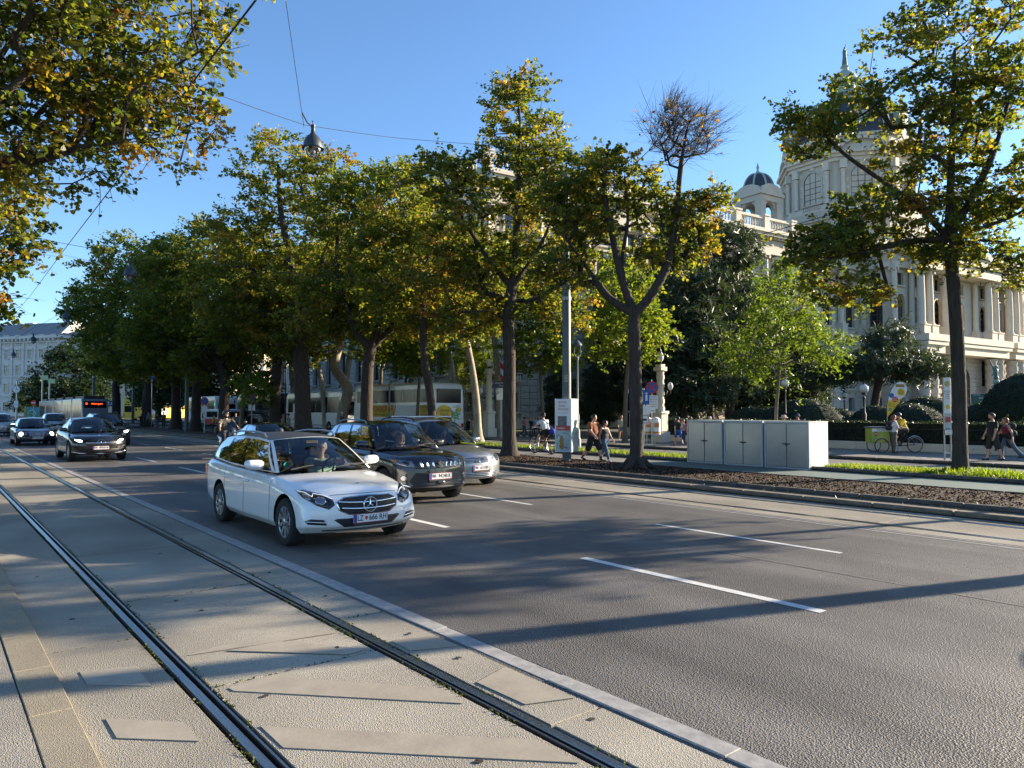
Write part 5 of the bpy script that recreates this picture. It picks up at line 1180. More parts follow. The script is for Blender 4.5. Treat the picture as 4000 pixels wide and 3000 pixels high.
def cage_body(S):
    """smooth closed shell from a coarse cage; returns a baked mesh"""
    st = S['stations']      # stations: x, zbot, w, zmid, zsh, wsh, ztop
    xf, xr = S['xf'], S['xr']; V = []; idx = {}
    def vid(key, p):
        if key not in idx: idx[key] = len(V); V.append(p)
        return idx[key]
    n = len(st); F = []
    kf = [1.0, .72, .36, 0.0]
    def side(i, j, s):
        x, zb, w, zm, zs, ws, zt = st[i]
        P = [(w * .90, zb), (w * .985, zb + .10), (w, zm), (w * .985, zs - .09), (ws, zs)][j]
        return (x, s * P[0], P[1])
    def xface(j, kk, front):
        p = S['nose'][j] if front else S['tail'][j]
        e = S['plan_f'] if front else S['plan_r']
        return (xf - p - e * abs(kk) ** 2.3) if front else (xr + p + e * abs(kk) ** 2.3)
    def top(i, k, s):
        x, zb, w, zm, zs, ws, zt = st[i]; q = kf[k]; xx = x
        if i == 0: xx = xface(4, q, True)
        if i == n - 1: xx = xface(4, q, False)
        return (xx, s * ws * q, zt + (zs - zt) * q ** 2.6)
    def face(i, j, k, s, front):
        a = side(i, j, s); q = kf[k]; return (xface(j, q, front), a[1] * q, a[2])
    def K(kind, a, b, s): return (kind, a, b, 0 if b == 3 else s)
    for s in (1, -1):
        def vs(i, j):
            if i == 0: p = side(0, j, s); return vid(('s', i, j, s), (xface(j, 1, True), p[1], p[2]))
            if i == n - 1: p = side(i, j, s); return vid(('s', i, j, s), (xface(j, 1, False), p[1], p[2]))
            return vid(('s', i, j, s), side(i, j, s))
        def vt(i, k): return vs(i, 4) if k == 0 else vid(('t', i, k, 0 if k == 3 else s), top(i, k, s))
        def vb(i, k):
            if k == 0: return vs(i, 0)
            p = side(i, 0, s); xx = xface(0, kf[k], True) if i == 0 else (xface(0, kf[k], False) if i == n - 1 else p[0])
            return vid(('b', i, k, 0 if k == 3 else s), (xx, p[1] * kf[k], p[2]))
        def vf(i, j, k, front):
            if k == 0: return vs(i, j)
            if j == 4: return vt(i, k)
            if j == 0: return vb(i, k)
            return vid(('f' if front else 'r', j, k, 0 if k == 3 else s), face(i, j, k, s, front))
        def q(a, b, c, d): F.append((a, b, c, d) if s > 0 else (d, c, b, a))
        for i in range(n - 1):
            for j in range(4): q(vs(i, j), vs(i, j + 1), vs(i + 1, j + 1), vs(i + 1, j))
            for k in range(3): q(vt(i, k), vt(i, k + 1), vt(i + 1, k + 1), vt(i + 1, k)); q(vb(i, k + 1), vb(i, k), vb(i + 1, k), vb(i + 1, k + 1))
        for j in range(4):
            for k in range(3):
                q(vf(0, j, k + 1, True), vf(0, j + 1, k + 1, True), vf(0, j + 1, k, True), vf(0, j, k, True)); q(vf(n - 1, j, k, False), vf(n - 1, j + 1, k, False), vf(n - 1, j + 1, k + 1, False), vf(n - 1, j, k + 1, False))
    me = bpy.data.meshes.new('shell'); me.from_pydata(V, [], F); me.update()
    o = bpy.data.objects.new('shell', me); col.objects.link(o)
    bm = bmesh.new(); bm.from_mesh(me); bmesh.ops.recalc_face_normals(bm, faces=bm.faces)
    cl = bm.edges.layers.float.new('crease_edge')
    for e in bm.edges:
        a, b = e.verts
        if abs(a.co.z - b.co.z) < .2 and min(a.co.z, b.co.z) < .34: e[cl] = .5
    ed = S.get('crease', .25); inv = {v: k for k, v in idx.items()}
    for e in bm.edges:
        ka, kb = inv[e.verts[0].index], inv[e.verts[1].index]
        if ka[0] == 's' and kb[0] == 's' and ka[2] == kb[2] and ka[2] in (3, 4): e[cl] = ed
    bm.to_mesh(me); bm.free()
    sb = o.modifiers.new('sub', 'SUBSURF'); sb.levels = 3; sb.render_levels = 3
    cut = MB(); ra = S['rw'] + .055
    for x in (S['wb'] / 2, -S['wb'] / 2):
        for s in (1, -1): cut.lathe([(ra, -.22), (ra, .22)], (x, s * (S['W'] / 2 - .08), S['rw'] + .01), 28, Matrix.Rotation(PI / 2, 3, 'X'))
    co = cut.build('cutter', M_trim)
    bo = o.modifiers.new('arch', 'BOOLEAN'); bo.object = co; bo.operation = 'DIFFERENCE'; bo.solver = 'EXACT'
    res = bake(o)
    for q in (o, co):
        d = q.data; bpy.data.objects.remove(q); bpy.data.meshes.remove(d)
    return res

class Car: pass
def gridpatch(b, P): b.grid(P)
def poly_at(pl, s):
    xs = [0.0]
    for a, c in zip(pl, pl[1:]): xs.append(xs[-1] + (Vector(c) - Vector(a)).length)
    d = s * xs[-1]
    for i in range(len(pl) - 1):
        if d <= xs[i + 1] + 1e-9: return Vector(pl[i]).lerp(Vector(pl[i + 1]), (d - xs[i]) / (xs[i + 1] - xs[i]))
    return Vector(pl[-1])

def build_car(S, label, loc, rz, pm, group='cars driving towards the camera', roofm=None, detail=True, rails=None):
    t = thing('car', label, 'car', loc, rz, group); t.scale = (1.04, 1.06, 1.06); c = Car(); c.t = t; c.S = S
    shell = cage_body(S)
    wb, rw, W = S['wb'], S['rw'], S['W']
    # open the cabin, paint the arches black
    bm = bmesh.new(); bm.from_mesh(shell); bm.normal_update()
    x0, x1 = S['WB0'][0] - .06, S['RB0'][0] + .10
    kill = [f for f in bm.faces if x1 < f.calc_center_median().x < x0 - .25 * 0 and f.normal.z > .5 and abs(f.calc_center_median().y) < (lerp_curve(sorted([(p[0], p[1]) for p in S['SB']]), f.calc_center_median().x) - .03) and f.calc_center_median().z > .7
            and f.calc_center_median().x < S['WB0'][0] - .05 - (S['WB0'][0] - S['SB'][0][0]) * (f.calc_center_median().y / S['SB'][0][1]) ** 2]
    bmesh.ops.delete(bm, geom=kill, context='FACES')
    for f in bm.faces:
        cc = f.calc_center_median(); f.material_index = 0
        for xa in (wb / 2, -wb / 2):
            d = math.hypot(cc.x - xa, cc.z - rw - .01)
            if d < rw + .06 and (abs(f.normal.y) < .35 or abs(cc.y) < W / 2 - .2): f.material_index = 1
        if cc.z < S.get('clad', .0): f.material_index = 1
    bm.to_mesh(shell); bm.free()
    shell.materials.append(pm); shell.materials.append(M_trim); smooth_mesh(shell, 35)
    body = link('body', shell, t)
    bmv = bmesh.new(); bmv.from_mesh(shell); c.bvh = BVHTree.FromBMesh(bmv); bmv.free()
    # greenhouse
    nw = 12
    def screen(p0, p1, q0, q1, sfrom, sto, tfrom, tto, bulge=.03, dx=1):
        rows = []
        for i in range(7):
            tt = tfrom + (tto - tfrom) * i / 6; row = []
            for j in range(nw + 1):
                s = sfrom + (sto - sfrom) * j / nw; e = 1 - s * s
                a = Vector((p1[0] + (p0[0] - p1[0]) * e, s * p1[1], p1[2] + (p0[2] - p1[2]) * e)); b_ = Vector((q1[0] + (q0[0] - q1[0]) * e, s * q1[1], q1[2] + (q0[2] - q1[2]) * e))
                p = a.lerp(b_, tt); p += Vector((dx * .6, 0, .8)) * bulge * math.sin(PI * tt) * (1 - .6 * s * s); row.append(p)
            rows.append(row)
        return rows
    fr = MB(); WB0, WB1, WT0, WT1 = S['WB0'], S['SB'][0], S['WT0'], S['ST'][0]
    RB0, RB1, RT0, RT1 = S['RB0'], S['SB'][-1], S['RT0'], S['ST'][-1]
    a = S.get('apil', .94)
    g = MB(); g.grid(screen(WB0, WB1, WT0, WT1, -a, a, .0, .985)); g.build('windscreen', G_wind, t, 180)
    for s0, s1 in ((-1, -a), (a, 1)): fr.grid(screen(WB0, WB1, WT0, WT1, s0, s1, 0, 1))
    fr.grid(screen(WB0, WB1, WT0, WT1, -a, a, .985, 1.0))
    rg = MB(); rg.grid([r[::-1] for r in screen(RB0, RB1, RT0, RT1, -.9, .9, .06, .92, dx=-1)]); rg.build('rear_window', G_dark, t, 180)
    for s0, s1, t0, t1 in ((-1, -.9, 0, 1), (.9, 1, 0, 1), (-.9, .9, 0, .06), (-.9, .9, .92, 1)): fr.grid([r[::-1] for r in screen(RB0, RB1, RT0, RT1, s0, s1, t0, t1, dx=-1)])
    SBc, STc = S['SB'], S['ST']
    blk = MB(); chrome = MB()
    for sgn in (1, -1):
        for kind, b0, b1, t0, t1 in S['seg']:
            def pp(u, v, off=0):
                A = poly_at(SBc, b0 + (b1 - b0) * u); B = poly_at(STc, t0 + (t1 - t0) * u); p = A.lerp(B, v) + Vector((0, .035 * math.sin(PI * v) + off, 0)); return Vector((p.x, p.y * sgn, p.z))
            nu = max(2, int((b1 - b0) * 24))
            def patch_(v0, v1, off=0):
                P = [[pp(i / nu, v0 + (v1 - v0) * j / 4, off) for i in range(nu + 1)] for j in range(5)]
                return P if sgn < 0 else [r[::-1] for r in P]
            if kind in ('glass', 'dark'):
                fr.grid(patch_(0, .03)); fr.grid(patch_(.93, 1))
                gm = MB(); gm.grid(patch_(.03, .93)); gm.build('window', G_wind if kind == 'glass' else G_dark, t, 180)
            elif kind == 'black': MB().grid(patch_(0, .93, .003)).build('door_pillar', M_glossblk, t, 50); fr.grid(patch_(.93, 1))
            else: fr.grid(patch_(0, 1))
        if S.get('chromeline', True): chrome.tube([Vector((p[0], sgn * (p[1] + .012), p[2] + .012)) for p in SBc], .011, 5)
    fr.build('cabin_frame', pm, t, 50)
    if blk.v: blk.build('door_pillar', M_glossblk, t, 50)
    if chrome.v: chrome.build('window_trim', M_chrome if S.get('chromeline') != 'black' else M_trim, t, 60)
    rows = []
    for i in range(13):
        s = i / 12; A = poly_at(STc, s); x_c = WT0[0] + (RT0[0] - WT0[0]) * s; zc = A.z + S.get('crown', .06) * (1 - (2 * s - 1) ** 4 * .5); 
        if i == 0: zc = WT0[2]
        if i == 12: zc = RT0[2]
        rows.append([Vector((A.x + (x_c - A.x) * (1 - q * q), A.y * q, A.z + (zc - A.z) * (1 - abs(q) ** 2.4))) for q in [-1 + 2 * j / 14 for j in range(15)]])
    rb = MB(); rb.grid(rows); rb.build('roof', roofm or pm, t, 180)
    if rails:
        for sgn in (1, -1):
            pts = [poly_at(STc, s) for s in (.08, .12, .3, .6, .82, .92)]; hgt = [.02, .075, .085, .085, .07, .015]
            MB().tube([Vector((p.x, sgn * (p.y - .02), p.z + h)) for p, h in zip(pts, hgt)], .016, 6).build('roof_rail', rails, t, 60)
    # wheels
    ty = MB().lathe([(rw * .66, -.10), (rw * .9, -.112), (rw * .985, -.09), (rw, -.05), (rw, .05), (rw * .985, .09), (rw * .9, .112), (rw * .66, .10)], n=32, cap=False).mesh('wheel', M_tyre, 60)
    rm = MB(); R1 = rw * .67; rm.lathe([(R1, -.06), (R1 * .93, -.04), (R1 * .93, .085), (R1 * 1.02, .10), (R1, .104)], n=28, cap=False); ns = S.get('spokes', 9)
    for k in range(ns):
        M3 = Matrix.Rotation(2 * PI * k / ns, 3, 'Z'); w0 = R1 * .30 * 9 / ns * .62
        rm.add([M3 @ Vector(p) for p in [(.04, -w0 * .55, .085), (.04, w0 * .55, .085), (R1 * .95, w0 * .62, .098), (R1 * .95, -w0 * .62, .098), (.04, -w0 * .7, .05), (.04, w0 * .7, .05), (R1 * .95, w0 * .8, .05), (R1 * .95, -w0 * .8, .05)]], [(0, 3, 2, 1), (0, 4, 7, 3), (1, 2, 6, 5)])
    rm.lathe([(.055, .06), (.055, .10), (.03, .108)], n=12); rim = rm.mesh('rim', S.get('rimmat', M_alu), 40); disc = MB().lathe([(R1 * .94, -.02), (R1 * .94, .0)], n=20).mesh('brake_disc', mat('brake_dark', (.03, .03, .03), .6))
    for x in (wb / 2, -wb / 2):
        for s in (1, -1):
            o = link('wheel', ty, t, (x, s * (W / 2 - .125), rw)); o.rotation_euler = (-PI / 2 * s, 0, 0); r_ = link('rim', rim, o); link('brake_disc', disc, o)
    # interior: tub, dash, seats
    it = MB(); xc = S['WB0'][0]; yw = S['SB'][1][1] - .07; xrr = S['RB0'][0] + .25
    it.box(((xc + xrr) / 2, 0, .42), (xc - xrr - .3, yw * 2, .05)); it.box(((xc + xrr) / 2, yw, .66), (xc - xrr - .4, .05, .5)); it.box(((xc + xrr) / 2, -yw, .66), (xc - xrr - .4, .05, .5))
    zd = S['WB0'][2] - .10; it.box((xc - .42, 0, zd - .18), (.55, yw * 2, .32)); it.box((xrr + .2, 0, .7), (.3, yw * 2, .55)); it.build('interior', M_inter, t)
    xs = S.get('seatx', xc - 1.25); H = S['zroof']
    for y in (.37, -.37):
        sm = MB(); Ms = Matrix.Rotation(R(-14), 3, 'Y'); sm.bbox((xs - .2, y, .82), (.16, .46, .62), .06, Ms); sm.bbox((xs - .30, y, H - .30), (.10, .26, .20), .05, Ms); sm.bbox((xs + .05, y, .52), (.5, .46, .16), .05); sm.build('seat', M_inter, t, 40)
    sm = MB(); sm.bbox((xs - 1.05, 0, .80), (.18, yw * 1.8, .58), .06); 
    for y in (-.4, .4): sm.bbox((xs - 1.08, y, 1.16), (.1, .24, .16), .04)
    sm.build('rear_bench', M_inter, t, 40)
    st = MB(); Mw = Matrix.Rotation(R(-68), 4, 'Y'); cw_ = Vector((xs + .44, .37, zd + .05)); pts = [cw_ + (Mw.to_3x3() @ Vector((.185 * math.cos(2 * PI * k / 16), .185 * math.sin(2 * PI * k / 16), 0))) for k in range(17)]
    st.tube(pts, .014, 6, cap=False); st.tube([pts[0], pts[8]], .016, 5); st.build('steering_wheel', M_trim, t, 60)
    c.driver = Vector((xs - .02, .37, 0)); c.xs = xs
    # mirrors
    for s in (1, -1):
        A = poly_at(SBc, .10); mm = MB(); pr = [((A.x - .0, (A.y + .10), A.z + .10), (A.x - .02, A.y + .23, A.z + .105), .075, .07), ((A.x - .06, A.y + .12, A.z + .10), (A.x - .07, A.y + .24, A.z + .11), .07, .06)]
        mb = sdf_mb(pr, .022, .03); mb.v = [(x, y * s, z) for x, y, z in mb.v]; mb.f = [f[::-1] for f in mb.f] if s < 0 else mb.f
        mo = mb.build('mirror', S.get('mirm', pm), t, 180)
        MB().tube([(A.x, s * (A.y - .02), A.z + .04), (A.x - .02, s * (A.y + .12), A.z + .055)], .025, 6).build('mirror_arm', M_trim, mo)
        q = MB().bbox((A.x - .125, s * (A.y + .18), A.z + .105), (.012, .17, .11), .004); q.build('mirror_glass', M_chrome, mo)
    # door seams and handles
    if detail:
        sm = MB()
        for xa in S['doors']:
            for s in (1, -1):
                p0 = None; prev = None
                for k in range(15):
                    z = .30 + (S['SB'][1][2] - .34) * k / 14
                    h = c.bvh.ray_cast(Vector((xa + .04 * math.sin(k / 14 * 3), s * 2, z)), Vector((0, -s, 0)))
                    if h[0] is not None:
                        p = h[0] + h[1] * .002; a_, b_ = p + Vector((-.006, 0, 0)), p + Vector((.006, 0, 0))
                        if prev: sm.quad(*((prev[0], prev[1], b_, a_)[::s]))
                        prev = (a_, b_)
        sm.build('door_seam', M_trim, t)['kind'] = 'stuff'
        for xa in S['handles']:
            for s in (1, -1):
                h = c.bvh.ray_cast(Vector((xa, s * 2, S['SB'][1][2] - .17)), Vector((0, -s, 0)))
                if h[0]: MB().bbox(h[0] + Vector((0, s * .018, 0)), (.20, .03, .032), .012).build('door_handle', S.get('handlem', pm), t, 40)
    return c

def patch(c, pts, m, name, off=.004, d=(-1, 0, 0), P0=None, step=.035, parent=None, thick=.012, mirror=False, yaw=0):
    """flat outline in (y, z), seen from the front, laid onto the body surface; yaw turns the projection outwards"""
    for s in ((1, -1) if mirror else (1,)):
        poly = [(a * s, b) for a, b in pts]
        if s < 0: poly = poly[::-1]
        Mr = Matrix.Rotation(yaw * s, 3, 'Z'); dd = Mr @ Vector(d); ux = Mr @ Vector((0, 1, 0))
        V = [Vector(p) for p in poly]; ne = len(V)
        dense = []
        for i in range(ne):
            a, b = V[i], V[(i + 1) % ne]; k = max(1, int((b - a).length / step))
            dense += [a.lerp(b, j / k) for j in range(k)]
        ne = len(dense); xs = [p.x for p in V]; ys = [p.y for p in V]; pts_in = []
        def inside(x, y):
            r = False; j = ne - 1
            for i in range(ne):
                if (dense[i].y > y) != (dense[j].y > y) and x < (dense[j].x - dense[i].x) * (y - dense[i].y) / (dense[j].y - dense[i].y) + dense[i].x: r = not r
                j = i
            return r
        x = min(xs) + step / 2
        while x < max(xs):
            y = min(ys) + step / 2
            while y < max(ys):
                if inside(x, y) and min((Vector((x, y)) - q).length for q in dense) > step * .5: pts_in.append(Vector((x, y)))
                y += step
            x += step
        r = delaunay_2d_cdt(dense + pts_in, [(i, (i + 1) % ne) for i in range(ne)], [], 1, 1e-6)
        out = []
        for p in r[0]:
            PV = Vector((c.S['xf'] - .22, 0, 0)) if yaw else Vector((0, 0, 0)); o = PV + ux * p.x + Vector((0, 0, p.y)) - dd * 4
            h = c.bvh.ray_cast(o, dd)
            if h[0] is None:
                h = c.bvh.find_nearest(ux * p.x + Vector((0, 0, p.y)) - dd * (c.S['xf'] - .1))
            n_ = h[1]; out.append(h[0] + n_ * off)
        b = MB(); b.add(out, [tuple(f) for f in r[2]])
        # orient outward and give it a rim
        cen = sum(out, Vector()) / len(out)
        nn = Vector((0, 0, 0))
        for f in b.f[:40]: nn += (Vector(b.v[f[1]]) - Vector(b.v[f[0]])).cross(Vector(b.v[f[2]]) - Vector(b.v[f[0]]))
        if nn.dot(-dd) < 0: b.f = [f[::-1] for f in b.f]
        o = b.build(name, m, parent or c.t, 180)
        if thick:
            md = o.modifiers.new('rim', 'SOLIDIFY'); md.thickness = thick; md.offset = -1
    return o
def strip(c, pts, w, m, name, off=.006, rad=None, mirror=False, yaw=0.0, parent=None):
    """raised bar following the front surface along (y, z) points"""
    for s in ((1, -1) if mirror else (1,)):
        Mr = Matrix.Rotation(yaw * s, 3, 'Z'); dd = Mr @ Vector((-1, 0, 0)); ux = Mr @ Vector((0, 1, 0)); P = []
        for (a, b) in pts:
            h = c.bvh.ray_cast((Vector((c.S['xf'] - .22, 0, 0)) if yaw else Vector((0, 0, 0))) + ux * (a * s) + Vector((0, 0, b)) - dd * 4, dd)
            if h[0]: P.append(h[0] + h[1] * off)
        if len(P) > 1: MB().tube(P, w, 6).build(name, m, parent or c.t, 60)
def front_point(c, y, z, off=.0):
    h = c.bvh.ray_cast(Vector((5, y, z)), Vector((-1, 0, 0))); return (h[0] + Vector((off, 0, 0)), h[1]) if h[0] else (Vector((c.S['xf'], y, z)), Vector((1, 0, 0)))
def number_plate(c, txt, z, tilt=0, crest='W'):
    p, n = front_point(c, 0, z); x = max(front_point(c, y, zz)[0].x for y in (-.2, 0, .2) for zz in (z - .04, z, z + .04)) + .012
    o = MB().bbox((x, 0, z), (.012, .52, .12), .004).build('number_plate', M_platew, c.t)
    b = MB()
    for yy, zz, dy, dz in ((0, z + .057, .52, .006), (0, z - .057, .52, .006), (.257, z, .006, .12), (-.257, z, .006, .12)): b.box((x + .0065, yy, zz), (.002, dy, dz))
    b.build('plate_border', M_platered, o); MB().box((x + .0065, -.232, z), (.002, .042, .106)).build('plate_band', M_plateblue, o)
    MB().bbox((x - .004, 0, z - .078), (.012, .53, .035), .004).build('plate_holder', M_trim, o)
    F = frame((x + .0085, 0, z), (1, 0, 0)); a, d = txt
    text(a, F @ Matrix.Translation((-.205, 0, 0)), .105, M_ink, o, bold=.012, cond=.72, align='LEFT'); text(d, F @ Matrix.Translation((-.058 if len(a) < 2 else -.03, 0, 0)), .105, M_ink, o, bold=.012, align='LEFT', width=.285 if len(a) < 2 else .262)
    sh = MB(); sh.prism([(-.018, .026), (.018, .026), (.018, -.008), (0, -.028), (-.018, -.008)], .0085, .010, frame((x, 0, z), (1, 0, 0)) @ Matrix.Translation((-.112 if len(a) < 2 else -.07, 0, 0))); sh.build('crest', M_platered, o)
    if len(a) < 2:
        cr = MB(); F2 = frame((x, 0, z), (1, 0, 0)) @ Matrix.Translation((-.112, .002, 0)); cr.prism([(-.005, .022), (.005, .022), (.005, -.02), (-.005, -.02)], .010, .011, F2); cr.prism([(-.016, .008), (.016, .008), (.016, -.001), (-.016, -.001)], .010, .0112, F2); cr.build('crest_cross', M_platew, o)
    return o
def star_badge(c, z, r, x=None):
    p, n = front_point(c, 0, z); x = (x if x is not None else p.x) + .02; F = frame((x, 0, z), (1, 0, 0)); o = MB()
    MB.tube(o, [F @ Vector((r * math.cos(2 * PI * k / 24), r * math.sin(2 * PI * k / 24), 0)) for k in range(25)], r * .10, 6, cap=False)
    for k in range(3):
        a = PI / 2 + k * 2 * PI / 3; tip = Vector((r * .93 * math.cos(a), r * .93 * math.sin(a), 0)); sd = Vector((-math.sin(a), math.cos(a), 0)) * r * .15
        o.add([F @ v for v in (tip, sd, -sd, Vector((0, 0, r * .16)))], [(0, 1, 3), (0, 3, 2)])
        a2 = a + PI / 3; 
    return o.build('badge', M_chrome, c.t, 50)
def small_emblem(c, z, y=0.0):
    h = c.bvh.ray_cast(Vector((z, y, 3)), Vector((0, 0, -1)))
    if h[0]: MB().lathe([(.03, 0), (.03, .006), (.02, .009)], h[0], 12).build('bonnet_badge', M_chrome, c.t, 40)

ESTATE = dict(wb=2.874, rw=.328, W=1.854, xf=2.28, xr=-2.61, zroof=1.47, plan_f=.25, plan_r=.20, crease=.35,
    nose=[.13, .02, .0, .035, .15], tail=[.10, .04, .0, .02, .06], levels=None,
    stations=[(1.95, .215, .87, .50, .735, .69, .80), (1.78, .20, .90, .56, .79, .73, .855), (1.45, .20, .915, .58, .845, .79, .90), (.95, .195, .918, .56, .90, .825, .965), (.45, .20, .92, .56, .93, .85, .98), (-.5, .20, .927, .57, .955, .86, 1.0),
              (-1.0, .21, .925, .58, .965, .86, 1.0), (-1.45, .22, .92, .60, .985, .85, 1.01), (-1.95, .26, .905, .62, 1.01, .82, 1.03), (-2.3, .28, .87, .64, 1.03, .78, 1.04), (-2.45, .29, .84, .64, 1.03, .75, 1.05)],
    WB0=(1.07, 0, 1.005), WT0=(.24, 0, 1.455), RB0=(-2.55, 0, 1.06), RT0=(-2.30, 0, 1.40),
    SB=[(.76, .775, .955), (.3, .815, .965), (-.4, .835, .975), (-1.2, .83, .995), (-1.9, .80, 1.03), (-2.28, .755, 1.055), (-2.44, .70, 1.07)],
    ST=[(.02, .585, 1.405), (-.4, .615, 1.445), (-1.0, .62, 1.45), (-1.6, .605, 1.43), (-2.0, .585, 1.40), (-2.14, .575, 1.385), (-2.22, .56, 1.37)],
    seg=[('paint', 0, .03, 0, .02), ('glass', .03, .36, .02, .34), ('black', .36, .40, .34, .38), ('dark', .40, .66, .38, .67), ('black', .66, .69, .67, .71), ('dark', .69, .91, .71, .93), ('paint', .91, 1, .93, 1)],
    doors=[.86, -.24, -1.18], handles=[-.08, -1.02], spokes=9)
TALL = dict(wb=2.50, rw=.345, W=1.775, xf=2.06, xr=-2.10, zroof=1.58, plan_f=.30, plan_r=.18, crease=.4,
    nose=[.10, .0, .02, .03, .10], tail=[.06, .0, .0, .02, .06], clad=.36,
    stations=[(1.76, .235, .82, .60, .90, .68, .96), (1.60, .215, .865, .62, .93, .74, .99), (1.25, .215, .885, .64, .965, .78, 1.015), (.85, .21, .885, .64, .99, .80, 1.06), (.40, .21, .885, .64, 1.01, .81, 1.08), (-.4, .21, .887, .66, 1.03, .82, 1.09),
              (-1.0, .215, .887, .68, 1.05, .82, 1.10), (-1.4, .23, .88, .70, 1.08, .80, 1.11), (-1.8, .26, .85, .72, 1.10, .77, 1.12), (-1.95, .28, .82, .72, 1.10, .74, 1.12)],
    WB0=(1.02, 0, 1.085), WT0=(.30, 0, 1.57), RB0=(-2.02, 0, 1.12), RT0=(-1.80, 0, 1.52),
    SB=[(.76, .745, 1.03), (.3, .775, 1.045), (-.4, .79, 1.06), (-1.1, .78, 1.09), (-1.7, .74, 1.13), (-1.92, .69, 1.15)],
    ST=[(.10, .585, 1.52), (-.3, .605, 1.56), (-.9, .605, 1.56), (-1.4, .585, 1.53), (-1.66, .565, 1.50), (-1.74, .555, 1.48)],
    seg=[('black', 0, .05, 0, .03), ('glass', .05, .42, .03, .38), ('black', .42, .46, .38, .42), ('dark', .46, .74, .42, .74), ('black', .74, .79, .74, .79), ('dark', .79, .93, .79, .92), ('paint', .93, 1, .92, 1)],
    doors=[.78, -.20, -1.02], handles=[-.05, -.9], spokes=5, chromeline=False)
MPV = dict(wb=2.678, rw=.325, W=1.794, xf=2.20, xr=-2.20, zroof=1.62, plan_f=.36, plan_r=.14, crease=.3,
    nose=[.12, .02, .0, .03, .13], tail=[.06, .0, .0, .02, .05],
    stations=[(1.86, .22, .83, .54, .80, .66, .87), (1.70, .205, .87, .57, .85, .72, .92), (1.34, .205, .89, .58, .91, .77, .98), (.95, .20, .893, .60, .95, .80, 1.04), (.5, .20, .895, .60, .98, .82, 1.06), (-.5, .20, .897, .62, 1.0, .83, 1.06),
              (-1.1, .21, .897, .64, 1.02, .83, 1.07), (-1.5, .23, .89, .66, 1.04, .82, 1.08), (-1.9, .26, .87, .68, 1.06, .80, 1.09), (-2.06, .28, .84, .68, 1.06, .77, 1.09)],
    WB0=(1.22, 0, 1.06), WT0=(.36, 0, 1.60), RB0=(-2.14, 0, 1.10), RT0=(-1.98, 0, 1.56),
    SB=[(.92, .755, 1.0), (.3, .80, 1.02), (-.4, .81, 1.03), (-1.1, .80, 1.05), (-1.8, .77, 1.09), (-2.06, .72, 1.11)],
    ST=[(.16, .60, 1.55), (-.3, .63, 1.60), (-1.0, .635, 1.605), (-1.5, .625, 1.585), (-1.84, .605, 1.56), (-1.94, .595, 1.545)],
    seg=[('paint', 0, .03, 0, .02), ('glass', .03, .40, .02, .36), ('black', .40, .43, .36, .40), ('dark', .43, .70, .40, .72), ('black', .70, .73, .72, .75), ('dark', .73, .93, .75, .93), ('paint', .93, 1, .93, 1)],
    doors=[.90, -.22, -1.12], handles=[-.06, -1.0], spokes=10)
SUVC = dict(wb=2.873, rw=.37, W=1.89, xf=2.30, xr=-2.43, zroof=1.57, plan_f=.36, plan_r=.22, crease=.3,
    nose=[.12, .02, .0, .02, .13], tail=[.08, .02, .0, .02, .08], clad=.30,
    stations=[(1.95, .24, .87, .58, .86, .68, .93), (1.80, .225, .91, .61, .91, .75, .97), (1.44, .22, .938, .63, .955, .81, 1.01), (1.0, .22, .94, .63, .99, .83, 1.06), (.5, .22, .942, .64, 1.01, .85, 1.08), (-.5, .22, .945, .66, 1.05, .86, 1.09),
              (-1.1, .23, .945, .68, 1.09, .85, 1.12), (-1.6, .25, .93, .70, 1.12, .82, 1.14), (-2.1, .28, .90, .72, 1.12, .79, 1.13), (-2.27, .30, .86, .72, 1.10, .76, 1.12)],
    WB0=(1.12, 0, 1.08), WT0=(.28, 0, 1.55), RB0=(-2.26, 0, 1.17), RT0=(-1.35, 0, 1.49),
    SB=[(.82, .78, 1.03), (.3, .815, 1.045), (-.4, .83, 1.075), (-1.1, .82, 1.11), (-1.7, .77, 1.15), (-2.1, .70, 1.17)],
    ST=[(.06, .59, 1.50), (-.3, .615, 1.54), (-.75, .61, 1.535), (-1.05, .595, 1.51), (-1.25, .58, 1.48), (-1.36, .565, 1.455)],
    seg=[('black', 0, .04, 0, .03), ('glass', .04, .40, .03, .46), ('black', .40, .44, .46, .50), ('dark', .44, .78, .50, .94), ('paint', .78, 1, .94, 1)],
    doors=[.88, -.22, -1.15], handles=[-.06, -1.0], spokes=5, chromeline='black')
